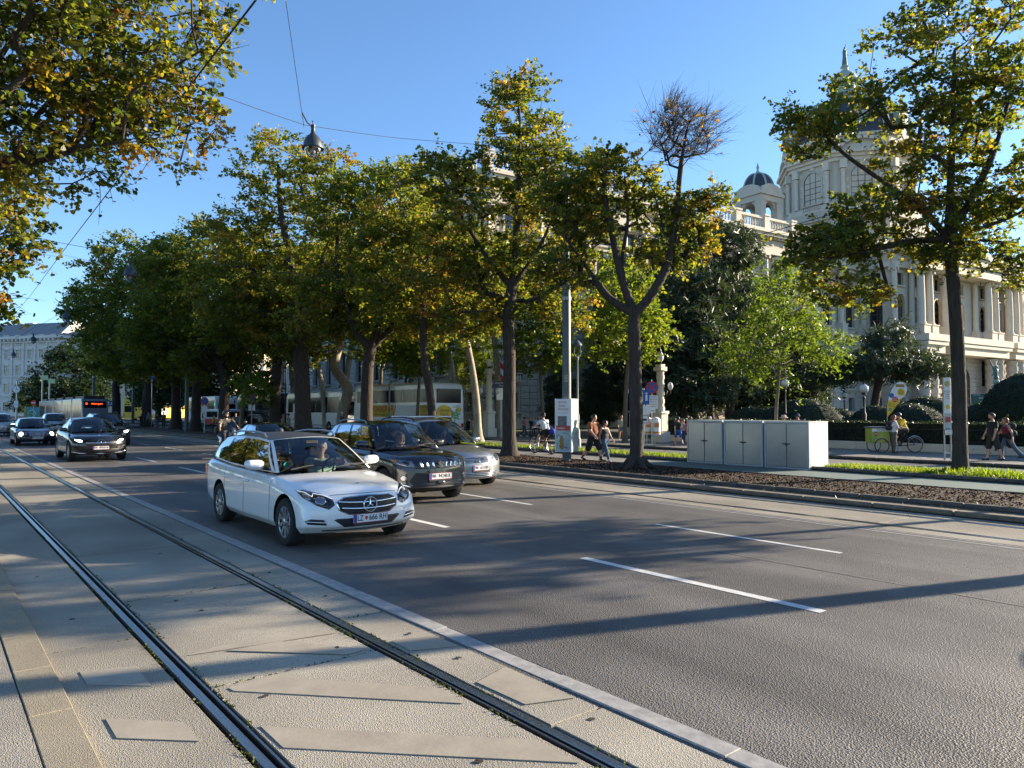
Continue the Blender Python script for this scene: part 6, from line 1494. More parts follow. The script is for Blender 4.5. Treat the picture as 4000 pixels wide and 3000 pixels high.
SEDAN = dict(wb=2.854, rw=.325, W=1.82, xf=2.26, xr=-2.56, zroof=1.43, plan_f=.38, plan_r=.24, crease=.3,
    nose=[.12, .02, .0, .05, .20], tail=[.10, .03, .0, .03, .10],
    stations=[(1.90, .21, .82, .48, .68, .60, .76), (1.74, .195, .87, .52, .75, .69, .82), (1.43, .19, .90, .55, .81, .76, .88), (.95, .19, .905, .55, .87, .80, .945), (.45, .19, .908, .56, .90, .83, .96), (-.5, .19, .91, .57, .92, .84, .97),
              (-1.0, .20, .91, .58, .93, .84, .97), (-1.45, .21, .905, .60, .94, .82, .985), (-1.95, .25, .89, .62, .94, .78, .99), (-2.3, .28, .85, .62, .93, .74, .98), (-2.42, .29, .81, .62, .92, .70, .97)],
    WB0=(1.07, 0, .985), WT0=(.25, 0, 1.42), RB0=(-1.78, 0, 1.0), RT0=(-1.0, 0, 1.385),
    SB=[(.76, .76, .93), (.3, .79, .94), (-.4, .81, .95), (-1.0, .79, .965), (-1.45, .74, .985), (-1.66, .70, .995)],
    ST=[(.04, .565, 1.375), (-.3, .595, 1.40), (-.55, .60, 1.40), (-.8, .585, 1.385), (-.95, .57, 1.37), (-1.02, .56, 1.355)],
    seg=[('paint', 0, .03, 0, .02), ('glass', .03, .45, .02, .5), ('black', .45, .49, .5, .55), ('glass', .49, .84, .55, .93), ('paint', .84, 1, .93, 1)],
    doors=[.86, -.24, -1.15], handles=[-.08, -1.0], spokes=10)
FACE = -PI / 2           # nose towards the camera side of the street
def mesh_grille(c, pts, name='grille', cells=True):
    return patch(c, pts, M_glossblk if not cells else mat('grille_mesh', (.012, .012, .013), .5, bump=1.0, bscale=90), name, .004)
# ---- white estate
c1 = build_car(ESTATE, 'white estate car with dark roof, nearest car in the left lane', (5.12, 12.0, .0), FACE, P_white, roofm=mat('matt_dark_roof', (.045, .045, .047), .42), rails=mat('rail_alu', (.5, .5, .5), .35, .8))
GRZ = [(-.45, .63), (-.425, .53), (-.30, .475), (0, .46), (.30, .475), (.425, .53), (.45, .63), (.33, .685), (0, .70), (-.33, .685)]
patch(c1, [(a * 1.04, .585 + (b - .585) * 1.12) for a, b in GRZ], M_chrome, 'grille_surround', .002); mesh_grille(c1, GRZ).location.x = .004
for z, w in ((.625, .43), (.545, .40)): strip(c1, [(y, z - .012 + .02 * (abs(y) / w) ** 2) for y in np.linspace(-w, w, 17)], .012, M_chrome, 'grille_bar', .012)
star_badge(c1, .585, .098)
HL = [(.44, .60), (.52, .545), (.68, .60), (.84, .70), (.90, .775), (.80, .785), (.62, .745), (.47, .685)]
patch(c1, HL, M_glossblk, 'headlamp', .004, mirror=True, yaw=R(14))
patch(c1, [(.55, .645), (.60, .60), (.68, .625), (.70, .68), (.64, .705), (.57, .69)], M_lamp, 'headlamp_lens', .010, mirror=True, yaw=R(14), step=.02); patch(c1, [(.74, .665), (.80, .68), (.84, .735), (.77, .735)], M_lamp, 'headlamp_lens', .010, mirror=True, yaw=R(14), step=.02)
strip(c1, [(.47, .672), (.58, .718), (.70, .738), (.72, .70)], .0055, M_drl, 'light_strip', .014, mirror=True, yaw=R(14)); strip(c1, [(.72, .70), (.80, .75), (.88, .765)], .005, M_drl, 'light_strip', .014, mirror=True, yaw=R(14))
mesh_grille(c1, [(-.50, .40), (-.36, .30), (.36, .30), (.50, .40), (.46, .415), (-.46, .415)], 'lower_intake')
patch(c1, [(.56, .335), (.80, .355), (.84, .40), (.76, .425), (.60, .41)], M_trim, 'side_intake', .004, mirror=True, yaw=R(10)); strip(c1, [(.57, .372), (.68, .380), (.82, .392)], .007, M_chrome, 'intake_bar', .012, mirror=True, yaw=R(10))
strip(c1, [(y, .262) for y in np.linspace(-.62, .62, 13)], .012, M_trim, 'lip', .006)
strip(c1, [(y, .722 + .012 * (1 - (y / .5) ** 2)) for y in np.linspace(-.50, .50, 13)], .005, M_trim, 'bonnet_seam', .0)
number_plate(c1, ('LZ', '666 RH'), .405); small_emblem(c1, 1.86)
patch(c1, [(.56, .463), (.64, .47), (.635, .50), (.565, .495)], P_white, 'tow_cover', .004, mirror=False, yaw=R(6))
for s in (1, -1):
    h = c1.bvh.find_nearest(Vector((-2.35, s * .9, .82))); MB().bbox(h[0] - Vector((0, s * .022, 0)), (.22, .06, .22), .028).build('tail_lamp', M_redlens, c1.t, 40)
MB().bbox((.52, -.12, 1.385), (.04, .20, .055), .01).build('rear_view_mirror', M_trim, c1.t)
F = frame((.72, -.585, 1.06), (.7, -.1, .7)); b = MB(); b.prism([(.05 * math.cos(k * PI / 8), .05 * math.sin(k * PI / 8)) for k in range(16)], 0, .002, F); b.build('round_sticker', mat('sticker_green', (.02, .30, .22), .5), c1.t)
for y0, y1 in ((-.65, -.05), (.05, .62)): MB().tube([(1.04, y0, 1.015), (.96, (y0 + y1) / 2, 1.05), (.90, y1, 1.045)], .011, 5).build('wiper', M_trim, c1.t)
# ---- black compact SUV
c2 = build_car(TALL, 'black compact SUV with chrome-slotted grille in the middle lane', (8.63, 15.25, 0), FACE, P_black, rails=M_alu)
patch(c2, [(-.56, .83), (-.50, .70), (.50, .70), (.56, .83), (.30, .85), (-.30, .85)], M_glossblk, 'grille', .004)
for y in (-.40, -.28, -.16, .16, .28, .40): 
    sgn = 1 if y > 0 else -1; patch(c2, [(y - .022, .825), (y + .022, .825), (y + .018 - sgn * .02, .72), (y - .018 - sgn * .02, .72)], M_chrome, 'grille_slat', .014)
for z in (.74, .775, .81): strip(c2, [(y, z) for y in np.linspace(-.52, .52, 9)], .006, M_trim, 'grille_bar', .008)
p, n = front_point(c2, 0, .775); Fz = frame((p.x + .03, 0, .775), (1, 0, 0)); b = MB()
b.prism([(-.065, .035), (-.02, .07), (.06, .045), (.075, .02), (.03, .035), (-.01, .05), (.06, -.03), (.06, -.04), (.015, -.07), (-.065, -.035), (-.075, -.015), (-.03, -.035), (.01, -.05), (-.065, .025)], 0, .012, Fz); b.build('badge', M_chrome, c2.t)
patch(c2, [(.53, .84), (.51, .735), (.66, .745), (.84, .80), (.90, .885), (.72, .875)], M_lamp, 'headlamp', .005, mirror=True, yaw=R(12))
patch(c2, [(.60, .77), (.68, .775), (.71, .83), (.64, .845), (.58, .82)], M_glossblk, 'headlamp_lens', .012, mirror=True, yaw=R(12), step=.02); patch(c2, [(.80, .815), (.87, .845), (.88, .875), (.80, .865)], M_amber, 'indicator', .012, mirror=True, yaw=R(12), step=.02)
patch(c2, [(-.50, .62), (-.62, .46), (-.52, .34), (.52, .34), (.62, .46), (.50, .62)], M_trim, 'lower_intake', .004)
for z, w in ((.60, .48), (.57, .5), (.43, .55), (.38, .50)): strip(c2, [(y, z) for y in np.linspace(-w, w, 9)], .008, M_glossblk, 'intake_bar', .010)
strip(c2, [(-.84, .44), (-.68, .375), (-.60, .355)], .022, M_chrome, 'bumper_trim', .008); strip(c2, [(.84, .44), (.68, .375), (.60, .355)], .022, M_chrome, 'bumper_trim', .008); strip(c2, [(y, .335) for y in np.linspace(-.6, .6, 9)], .02, M_trim, 'lip', .006)
patch(c2, [(.70 + .06 * math.cos(k * PI / 6), .52 + .06 * math.sin(k * PI / 6)) for k in range(12)], M_lamp, 'fog_lamp', .006, mirror=True, yaw=R(12), step=.03)
patch(c2, [(-.07, .46), (.07, .46), (.07, .40), (-.07, .40)], M_glossblk, 'sensor_panel', .02)
c2.t.scale = (1.04, 1.085, 1.075); number_plate(c2, ('W', '94248 K'), .545)
for y0, y1 in ((-.62, -.05), (.05, .60)): MB().tube([(1.0, y0, 1.10), (.93, (y0 + y1) / 2, 1.135), (.88, y1, 1.13)], .011, 5).build('wiper', M_trim, c2.t)
# ---- silver people carrier
c3 = build_car(MPV, 'silver people carrier with roof bars in the right lane', (11.06, 17.2, 0), FACE, P_silver, rails=M_trim)
patch(c3, [(-.46, .735), (-.40, .615), (.40, .615), (.46, .735), (.2, .755), (-.2, .755)], M_glossblk, 'grille', .004)
for z, w in ((.635, .41), (.668, .42), (.70, .44), (.733, .45)): strip(c3, [(y, z) for y in np.linspace(-w, w, 9)], .008, M_chrome, 'grille_bar', .010)
p, n = front_point(c3, 0, .685); Fz = frame((p.x + .02, 0, .685), (1, 0, 0)); b = MB(); b.tube([Fz @ Vector((.072 * math.cos(2 * PI * k / 20), .072 * math.sin(2 * PI * k / 20), 0)) for k in range(21)], .008, 5, cap=False)
for pts in ([(-.03, .055), (0, .0), (.03, .055)], [(-.058, .03), (-.022, -.06), (0, -.005), (.022, -.06), (.058, .03)]): b.tube([Fz @ Vector((x, y, .003)) for x, y in pts], .008, 4)
b.build('badge', M_chrome, c3.t, 50)
patch(c3, [(.50, .75), (.48, .64), (.60, .625), (.78, .70), (.84, .80), (.70, .80)], M_lamp, 'headlamp', .005, mirror=True, yaw=R(14)); patch(c3, [(.56, .68), (.63, .675), (.66, .73), (.58, .74)], M_chrome, 'headlamp_lens', .012, mirror=True, yaw=R(14), step=.02)
patch(c3, [(-.58, .42), (-.52, .27), (.52, .27), (.58, .42)], M_trim, 'lower_intake', .004)
for z in (.30, .335, .37, .405): strip(c3, [(y, z) for y in np.linspace(-.54, .54, 9)], .008, M_chrome, 'intake_bar', .010)
number_plate(c3, ('W', '63180 J'), .50)
for x in (-.15, -1.05): MB().tube([(x, -.66, 1.70), (x, .66, 1.70)], .022, 8).build('roof_bar', M_alu, c3.t, 60)
# ---- black SUV coupe farther back
c4 = build_car(SUVC, 'glossy black SUV coupe with lit headlamps and studded grille', (5.36, 34.2, 0), FACE, P_black)
GR4 = [(-.45, .77), (-.50, .66), (-.42, .58), (.42, .58), (.50, .66), (.45, .77)]
patch(c4, GR4, mat('stud_grille', (.10, .10, .10), .25, .9, var=.9, vscale=60, color2=(.006, .006, .006)), 'grille', .004); strip(c4, [(y, .68) for y in np.linspace(-.47, .47, 13)], .018, M_chrome, 'grille_bar', .012); star_badge(c4, .68, .115)
patch(c4, [(.53, .79), (.52, .70), (.66, .71), (.84, .80), (.86, .845), (.70, .83)], M_glossblk, 'headlamp', .004, mirror=True, yaw=R(14)); patch(c4, [(.56, .76), (.56, .715), (.66, .72), (.80, .79), (.70, .80)], M_beam, 'headlamp_lens', .012, mirror=True, yaw=R(14), step=.03)
patch(c4, [(-.80, .50), (-.60, .34), (.60, .34), (.80, .50), (.5, .47), (-.5, .47)], M_trim, 'lower_intake', .004); strip(c4, [(-.86, .36), (-.6, .315), (0, .30), (.6, .315), (.86, .36)], .02, M_chrome, 'bumper_trim', .008)
patch(c4, [(.62, .46), (.82, .52), (.84, .60), (.72, .56)], M_trim, 'side_intake', .005, mirror=True, yaw=R(12)); number_plate(c4, ('W', '89558 M'), .505); small_emblem(c4, 1.86)
# ---- midnight saloon with round lamps
c5 = build_car(SEDAN, 'midnight blue saloon with four round headlamps near the rails', (4.95, 50.3, 0), FACE, P_navy)
patch(c5, [(-.36, .70), (-.33, .54), (.33, .54), (.36, .70), (.2, .725), (-.2, .725)], M_chrome, 'grille_surround', .003)
patch(c5, [(-.32, .69), (-.30, .555), (.30, .555), (.32, .69), (.2, .71), (-.2, .71)], M_glossblk, 'grille', .008)
for z in (.58, .61, .64, .67): strip(c5, [(y, z) for y in np.linspace(-.30, .30, 5)], .007, M_chrome, 'grille_bar', .012)
for yy, r_, m_ in ((.70, .10, M_beam), (.50, .065, M_lamp)): patch(c5, [(yy + r_ * math.cos(k * PI / 7), .61 + r_ * math.sin(k * PI / 7)) for k in range(14)], m_ if m_ is not M_beam else mat('dim_lit_lamp', (1, .95, .85), .2, emit=(1, .93, .8), estr=3.0), 'headlamp', .006, mirror=True, yaw=R(8), step=.04)
patch(c5, [(-.5, .33), (-.46, .25), (.46, .25), (.5, .33)], M_trim, 'lower_intake', .004); number_plate(c5, ('W', '49165 P'), .42)
# ---- cars farther back
c6 = build_car(MPV, 'dark grey SUV behind the black SUV coupe', (8.2, 47.4, 0), FACE, P_dgrey, detail=False, rails=M_trim); c6.t.scale = (1.06, 1.08, 1.10)
patch(c6, [(-.40, .74), (-.36, .62), (.36, .62), (.40, .74)], M_glossblk, 'grille', .004); patch(c6, [(.50, .75), (.48, .66), (.62, .66), (.80, .76)], M_beam, 'headlamp', .006, mirror=True, yaw=R(14)); number_plate(c6, ('W', '52471 L'), .47)
c7 = build_car(TALL, 'white crossover half hidden behind the midnight saloon', (8.6, 71.8, 0), FACE, P_grey, detail=False); patch(c7, [(-.5, .80), (-.44, .66), (.44, .66), (.5, .80)], M_glossblk, 'grille', .004); patch(c7, [(.53, .83), (.52, .75), (.66, .75), (.85, .85)], M_lamp, 'headlamp', .006, mirror=True, yaw=R(12)); number_plate(c7, ('W', '70318 C'), .50)
c8 = build_car(TALL, 'grey two-tone crossover at the left edge of the street', (4.6, 68.5, 0), FACE, P_grey, detail=False, roofm=P_black); patch(c8, [(-.6, .60), (-.5, .40), (.5, .40), (.6, .60)], M_glossblk, 'grille', .004); patch(c8, [(.50, .85), (.52, .79), (.70, .80), (.86, .90)], mat('dim_beam', (.8, .85, 1), .2, emit=(.7, .8, 1), estr=3), 'headlamp', .006, mirror=True, yaw=R(12)); number_plate(c8, ('W', '31902 A'), .52)
c9 = build_car(SEDAN, 'dark green old saloon in the middle lane behind the white estate', (9.55, 25.2, 0), FACE, P_dgreen, detail=False); patch(c9, [(-.3, .69), (-.28, .55), (.28, .55), (.3, .69)], M_chrome, 'grille', .004); number_plate(c9, ('W', '18640 D'), .42)
cx_ = copy_tree(c9.t); cx_.location = (10.7, -1.6, 0); cx_['label'] = 'dark saloon just outside the right edge, its shadow on the road'
# ------------------------------------------------------------------ coaches, buses, trams, scooter
M_buswhite = mat('bus_white', (.72, .72, .71), .3, coat=.5); M_busblack = mat('bus_black', (.012, .012, .014), .25, coat=.6); M_busglass = mat('bus_glass', (.010, .012, .014), .12, spec=.25); M_yel = mat('sign_yellow', (.72, .46, .02), .5); M_red = mat('sign_red', (.55, .02, .02), .5); M_blue = mat('sign_blue', (.02, .09, .35), .45)
M_white = mat('sign_white', (.75, .75, .73), .5); M_lime = mat('print_green', (.10, .36, .16), .5); M_orange = mat('print_orange', (.62, .20, .03), .5); M_print = mat('print_dark', (.03, .03, .03), .6)
def bus(label, loc, L, H, pm, band=(1.25, 2.9), name='coach', rear_glass=None, rz=PI / 2, side_glass=M_busglass, open_top=False):
    """front towards local +x; x from 0 (rear) to L"""
    t = thing(name, label, 'bus', loc, rz); W = 2.5; b = MB()
    prof = [(0.0, .35), (-.02, 1.2), (.04, H - .5), (.22, H - .08), (.5, H), (L - .5, H), (L - .12, H - .35), (L + .04, 1.6), (L, .35)]
    b.prism([(x, z) for x, z in prof], -W / 2, W / 2, Matrix(((1, 0, 0, 0), (0, 0, -1, 0), (0, 1, 0, 0), (0, 0, 0, 1)))); o = b.build('body', pm, t); md = o.modifiers.new('b', 'BEVEL'); md.width = .12; md.segments = 3
    for s in (1, -1):
        n = int(L / 1.7); w = (L - 1.2) / n
        for i in range(n): MB().bbox((.6 + (i + .5) * w, s * (W / 2 + .005), (band[0] + band[1]) / 2), (w - .07, .02, band[1] - band[0]), .008).build('window', side_glass, t)
        MB().box((L / 2, s * (W / 2 + .004), .62), (L - .4, .012, .06)).build('side_moulding', M_trim, t)
    g = MB().bbox((L + .01, 0, (band[0] + H - .3) / 2), (.06, W - .3, H - .4 - band[0]), .02).build('windscreen', M_busglass, t)
    rg = rear_glass or (1.5, 2.6); MB().bbox((-.01, 0, (rg[0] + rg[1]) / 2), (.05, W - .55, rg[1] - rg[0]), .02).build('rear_window', M_busglass, t)
    ty = MB().lathe([(.30, -.14), (.48, -.15), (.5, -.1), (.5, .1), (.48, .15), (.30, .14)], n=20).mesh('wheel', M_tyre, 50); rm_ = MB().lathe([(.30, -.05), (.30, .12), (.22, .10), (.12, .14), (.1, .15)], n=14).mesh('rim', M_alu, 50)
    for x in (2.6, L - 2.4):
        for s in (1, -1): w_ = link('wheel', ty, t, (x, s * (W / 2 - .14), .5)); w_.rotation_euler = (-PI / 2 * s, 0, 0); link('rim', rm_, w_)
    for s in (1, -1):
        MB().bbox((-.02, s * (W / 2 - .17), 1.0), (.05, .16, .5), .02).build('tail_lamp', M_redlens, t); MB().bbox((L + .02, s * (W / 2 - .3), .75), (.06, .4, .2), .03).build('headlamp', M_lamp, t); MB().tube([(L, s * (W / 2 - .1), H - .3), (L + .35, s * (W / 2 + .12), H - .5), (L + .38, s * (W / 2 + .12), H - .95)], [.03, .04, .09], 6).build('mirror', M_trim, t)
    return t
def disc(F, r, m, parent, name='print', z=.0, n=24, th=.004):
    return MB().prism([(r * math.cos(2 * PI * k / n), r * math.sin(2 * PI * k / n)) for k in range(n)], z, z + th, F).build(name, m, parent)
def rect(F, x, y, w, h, m, parent, name='print', z=0.0, th=.004): return MB().prism([(x - w / 2, y - h / 2), (x + w / 2, y - h / 2), (x + w / 2, y + h / 2), (x - w / 2, y + h / 2)], z, z + th, F).build(name, m, parent)
dd = bus('white and yellow open sightseeing bus seen from behind', (27.6, 41.0, .05), 11.5, 3.75, M_buswhite, (2.45, 3.35), 'sightseeing_bus', (2.4, 3.35))
MB().box((6, 0, 3.78), (9.5, 2.4, .05)).build('top_deck_rail', M_yel, dd)
F = frame((-.045, 0, 0), (-1, 0, 0)); rect(F, 0, 1.15, 2.3, .28, M_white, dd, z=.0)
disc(F @ Tr((-.35, 1.62, 0)), .62, M_red, dd, z=.004); disc(F @ Tr((-.42, 1.66, 0)), .60, M_yel, dd, z=.010)
for i, s_ in enumerate(('VIENNA', 'SIGHT', 'SEEING')): text(s_, F @ Tr((-.42, 1.88 - .24 * i, .016)), .25, M_print, dd)
disc(F @ Tr((.52, 1.55, 0)), .26, M_lime, dd, z=.006); text('E-', F @ Tr((.52, 1.64, .012)), .16, M_white, dd); text('mobility', F @ Tr((.52, 1.48, .012)), .11, M_white, dd); disc(F @ Tr((.82, 1.95, 0)), .17, M_yel, dd, z=.006); text('HOP ON', F @ Tr((.82, 1.98, .012)), .07, M_red, dd); text('HOP OFF', F @ Tr((.82, 1.91, .012)), .07, M_red, dd)
text('ECO FRIENDLY', F @ Tr((.62, 2.22, .006)), .10, M_blue, dd); text('SIGHTSEEING', F @ Tr((.62, 2.11, .006)), .10, M_lime, dd); text('www.viennasightseeing.at', F @ Tr((.25, .88, .006)), .12, M_blue, dd); text('Österreich', F @ Tr((-.8, .92, .006)), .11, M_blue, dd)
for k in range(6):
    a = k * PI / 3 + .3; MB().ball(F @ Vector((.52 + .36 * math.cos(a), 1.55 + .36 * math.sin(a), .004)), .07, 6, (.15, 1, 1)).build('print_leaf', M_lime, dd)
F = frame((0, 1.262, 0), (0, 1, 0)); rect(F, -7.4, 1.85, 4.4, .85, M_yel, dd); rect(F, -3.3, 1.85, 3.3, .85, M_white, dd); rect(F, -1.1, 1.85, 1.1, .85, M_yel, dd)
text('HOP ON HOP OFF', F @ Tr((-7.2, 1.97, .008)), .62, M_red, dd, width=4.0, bold=.01); text('www.viennasightseeing.at', F @ Tr((-6.8, 1.58, .008)), .2, M_print, dd, width=2.6)
for i, s_ in enumerate(('VIENNA', 'SIGHT', 'SEEING')): text(s_, F @ Tr((-1.1, 2.1 - .26 * i, .008)), .28, M_print, dd)
rect(F @ Tr((-5.1, 1.85, 0)) @ Matrix.Rotation(-.45, 4, 'Z'), 0, 0, .10, .9, M_red, dd, z=.006)
bus('white touring coach with a bare luggage flap beside the pale plane tree', (27.7, 54.6, .05), 12, 3.5, M_buswhite, (1.7, 3.0))
bk = bus('black touring coach with pale lettering behind the trunks', (27.8, 68.6, .05), 12, 3.6, M_busblack, (1.9, 3.1)); F = frame((0, 1.27, 0), (0, 1, 0)); text('romtour', F @ Tr((-6.5, 1.35, .0)), .9, M_white, bk, width=3.6); text('rom', F @ Tr((-1.4, 2.6, .01)), .8, mat('print_pale_blue', (.25, .4, .55), .5), bk)
bus('white coach half hidden by the three dark trunks', (27.2, 86, .05), 12, 3.5, M_buswhite, (1.7, 3.0)); 
vn = bus('red and white van parked before the coaches', (25.0, 77.5, .05), 4.9, 2.0, M_buswhite, (1.15, 1.75), 'van', (1.15, 1.7)); MB().box((2.45, 0, .7), (4.99, 2.53, .55)).build('red_stripe', M_red, vn)
yb = bus('yellow sightseeing bus glimpsed far behind the trees', cam_pt(505, 130, .05), 13, 3.9, M_yel, (2.3, 3.5), 'sightseeing_bus', rz=PI / 2 - .95); F = frame((0, -1.27, 0), (0, -1, 0)); rect(F, 5, 1.6, 6, 1.0, M_white, yb); text('CITY', F @ Tr((6, 1.6, .008)), .8, M_red, yb)
# trams
M_tramgrey = mat('tram_grey', (.16, .17, .18), .35, .3, coat=.4); M_led = mat('led_text', (1, .12, .02), .5, emit=(1, .10, .02), estr=1.2)
def tram(label, loc, rz, n=5, line=('D', 'Absberggasse')):
    t = thing('tram', label, 'tram', loc, rz); L = 7.0; W = 2.4
    for i in range(n):
        x = i * (L + .25); b = MB(); a = .75 if i == 0 else 0
        b.prism([(x + a * .2, .18), (x + a * .05, 1.0), (x + a, 2.75), (x + a + .35, 3.15), (x + L, 3.15), (x + L, .18)], -W / 2, W / 2, Matrix(((1, 0, 0, 0), (0, 0, -1, 0), (0, 1, 0, 0), (0, 0, 0, 1)))); o = b.build('car_body', M_tramgrey, t); md = o.modifiers.new('b', 'BEVEL'); md.width = .14; md.segments = 3
        MB().box((x + L + .12, 0, 1.65), (.3, W - .2, 2.8)).build('bellows', M_trim, t); MB().box((x + L * .55, 0, 3.25), (L * .8, W - .5, .3)).build('roof_equipment', M_trim, t)
        for s in (1, -1):
            for k in range(3): MB().bbox((x + 1.75 + k * 1.9, s * (W / 2 + .004), 1.75), (1.75, .02, 1.5), .01).build('window', M_busglass, t)
            MB().box((x + L / 2 + .4, s * (W / 2 - .02), .3), (L - 1.4, .06, .34)).build('skirt', M_trim, t)
    F = Matrix(((0, .38, -.925, 0), (-1, 0, 0, 0), (0, .925, .38, 0), (0, 0, 0, 1)))
    o = MB().add([(.20, -1.05, 1.15), (.20, 1.05, 1.15), (.77, 1.02, 2.85), (.77, -1.02, 2.85)], [(0, 3, 2, 1)]).build('windscreen', M_busglass, t); o.location.x = -.03
    Mt = Tr((.58, 0, 2.55)) @ F
    text(line[0], Mt @ Tr((-.78, 0, .09)), .30, M_led, t); text(line[1], Mt @ Tr((.15, 0, .09)), .24, M_led, t, width=1.05)
    MB().box((.25, 0, .75), (.2, 2.2, .3)).build('bumper', M_trim, t)
    for s in (1, -1): MB().bbox((.16, s * .85, .95), (.1, .3, .14), .03).build('headlamp', M_lamp, t)
    return t
tram('long grey low-floor tram on line D under the dark trees', (13.8, 85, .02), PI / 2)
tram('grey tram front with a red display at the far left edge', cam_pt(-40, 118, .02), PI / 2 - .1, 1, ('1', 'Prater'))
# scooter
def scooter(label, loc, rz, sc):
    t = thing('scooter', label, 'scooter', loc, rz); t.scale = (sc,) * 3; b = sdf_mb([((.45, 0, .95), (.62, 0, .45), .13, .10), ((.5, 0, 1.0), (.62, 0, .78), .14, .10), ((.35, 0, .38), (-.35, 0, .40), .13, .17), ((-.2, 0, .62), (-.85, 0, .78), .17, .11), ((-.3, 0, .5), (-.7, 0, .6), .19, .12), ((.62, 0, .72), (.75, 0, .50), .09, .06)], .03, .06); b.build('body', paint('scooter_paint', (.03, .035, .045)), t, 180)
    for x in (.72, -.62):
        w = link('wheel', MB().lathe([(.15, -.05), (.26, -.06), (.29, 0), (.26, .06), (.15, .05)], n=20).mesh('wheel', M_tyre, 50), t, (x, 0, .29)); w.rotation_euler = (PI / 2, 0, 0); link('rim', MB().lathe([(.17, -.03), (.17, .03), (.04, .05)], n=12).mesh('rim', M_alu), w)
    MB().tube([(.42, -.36, 1.08), (.48, -.12, 1.05), (.48, .12, 1.05), (.42, .36, 1.08)], .018, 6).build('handlebar', M_trim, t); MB().add([(.62, -.2, .95), (.62, .2, .95), (.42, .17, 1.32), (.42, -.17, 1.32)], [(0, 1, 2, 3)]).build('windshield', G_dark, t)
    for s in (1, -1): MB().tube([(.48, s * .2, 1.1), (.46, s * .42, 1.28)], .01, 5).ball((.45, s * .47, 1.31), .07, 8, (.4, 1.2, .8)).build('mirror', M_trim, t, 60)
    MB().bbox((-.35, 0, .83), (.75, .3, .12), .05).build('seat', M_trim, t, 40); MB().bbox((.66, 0, .78), (.06, .24, .12), .03).build('headlamp', M_lamp, t); MB().bbox((-.85, 0, 1.0), (.35, .38, .3), .06).build('top_box', M_trim, t, 40)
    return t
scooter('dark scooter carrying the helmeted rider behind the white estate', (9.85, 31.0, 0), FACE, 1.13)
def bicycle(name, label, loc, rz, framec, sc=1.0):
    t = thing(name, label, 'bicycle', loc, rz); t.scale = (sc,) * 3; fm = mat('cycle_frame%s' % (framec,), framec, .3, .4)
    for x in (.55, -.55):
        b = MB(); b.tube([(x + .335 * math.cos(2 * PI * k / 28), 0, .35 + .335 * math.sin(2 * PI * k / 28)) for k in range(29)], .019, 6, cap=False); w = b.build('wheel', M_tyre, t, 60)
        b = MB(); b.tube([(x + .31 * math.cos(2 * PI * k / 24), 0, .35 + .31 * math.sin(2 * PI * k / 24)) for k in range(25)], .010, 5, cap=False)
        for k in range(14): a = 2 * PI * k / 14; b.tube([(x, .03 * (-1) ** k, .35), (x + .31 * math.cos(a), 0, .35 + .31 * math.sin(a))], .0025, 3)
        b.lathe([(.03, -.05), (.03, .05)], (x, 0, .35), 8, Matrix.Rotation(PI / 2, 3, 'X')); b.build('rim', M_alu, w)
        b = MB(); b.tube([(x + .37 * math.cos(a), 0, .35 + .37 * math.sin(a)) for a in np.linspace(.3 if x > 0 else .6, 2.4 if x > 0 else 3.0, 9)], .014, 5); b.build('mudguard', fm, t, 60)
    b = MB(); H_ = (.42, 0, .92); S_ = (-.20, 0, .88); Bk = (-.08, 0, .30)
    for p, q, r_ in ((H_, Bk, .018), (S_, Bk, .017), ((.40, 0, .80), (-.16, 0, .62), .015), (Bk, (-.55, 0, .35), .012), ((-.19, 0, .8), (-.55, 0, .35), .010), ((.40, 0, 1.0), (.45, 0, .72), .016), ((.45, 0, .72), (.55, 0, .35), .013)): b.tube([p, q], r_, 6)
    b.build('frame', fm, t, 60); MB().tube([(.36, -.28, 1.04), (.42, -.1, 1.06), (.42, .1, 1.06), (.36, .28, 1.04)], .013, 6).build('handlebar', M_chrome, t, 60)
    sdf_mb([((-.30, -.05, .97), (-.30, .05, .97), .05, .05), ((-.3, 0, .97), (-.08, 0, .965), .06, .025)], .02).build('saddle', M_trim, t, 180); MB().tube([S_, (-.21, 0, .95)], .014, 6).build('seat_post', M_chrome, t)
    MB().box((-.62, 0, .78), (.42, .14, .015)).tube([(-.75, .05, .77), (-.56, .05, .36)], .006, 4).tube([(-.75, -.05, .77), (-.56, -.05, .36)], .006, 4).build('rack', M_trim, t)
    b = MB(); b.lathe([(.09, -.01), (.09, .01)], (-.08, -.05, .30), 14, Matrix.Rotation(PI / 2, 3, 'X')); b.tube([(-.08, -.07, .30), (.0, -.07, .16)], .01, 5); b.tube([(-.08, .07, .30), (-.16, .07, .44)], .01, 5); b.box((.0, -.11, .155), (.09, .09, .02)); b.box((-.16, .11, .445), (.09, .09, .02)); b.build('crank', M_alu, t)
    return t
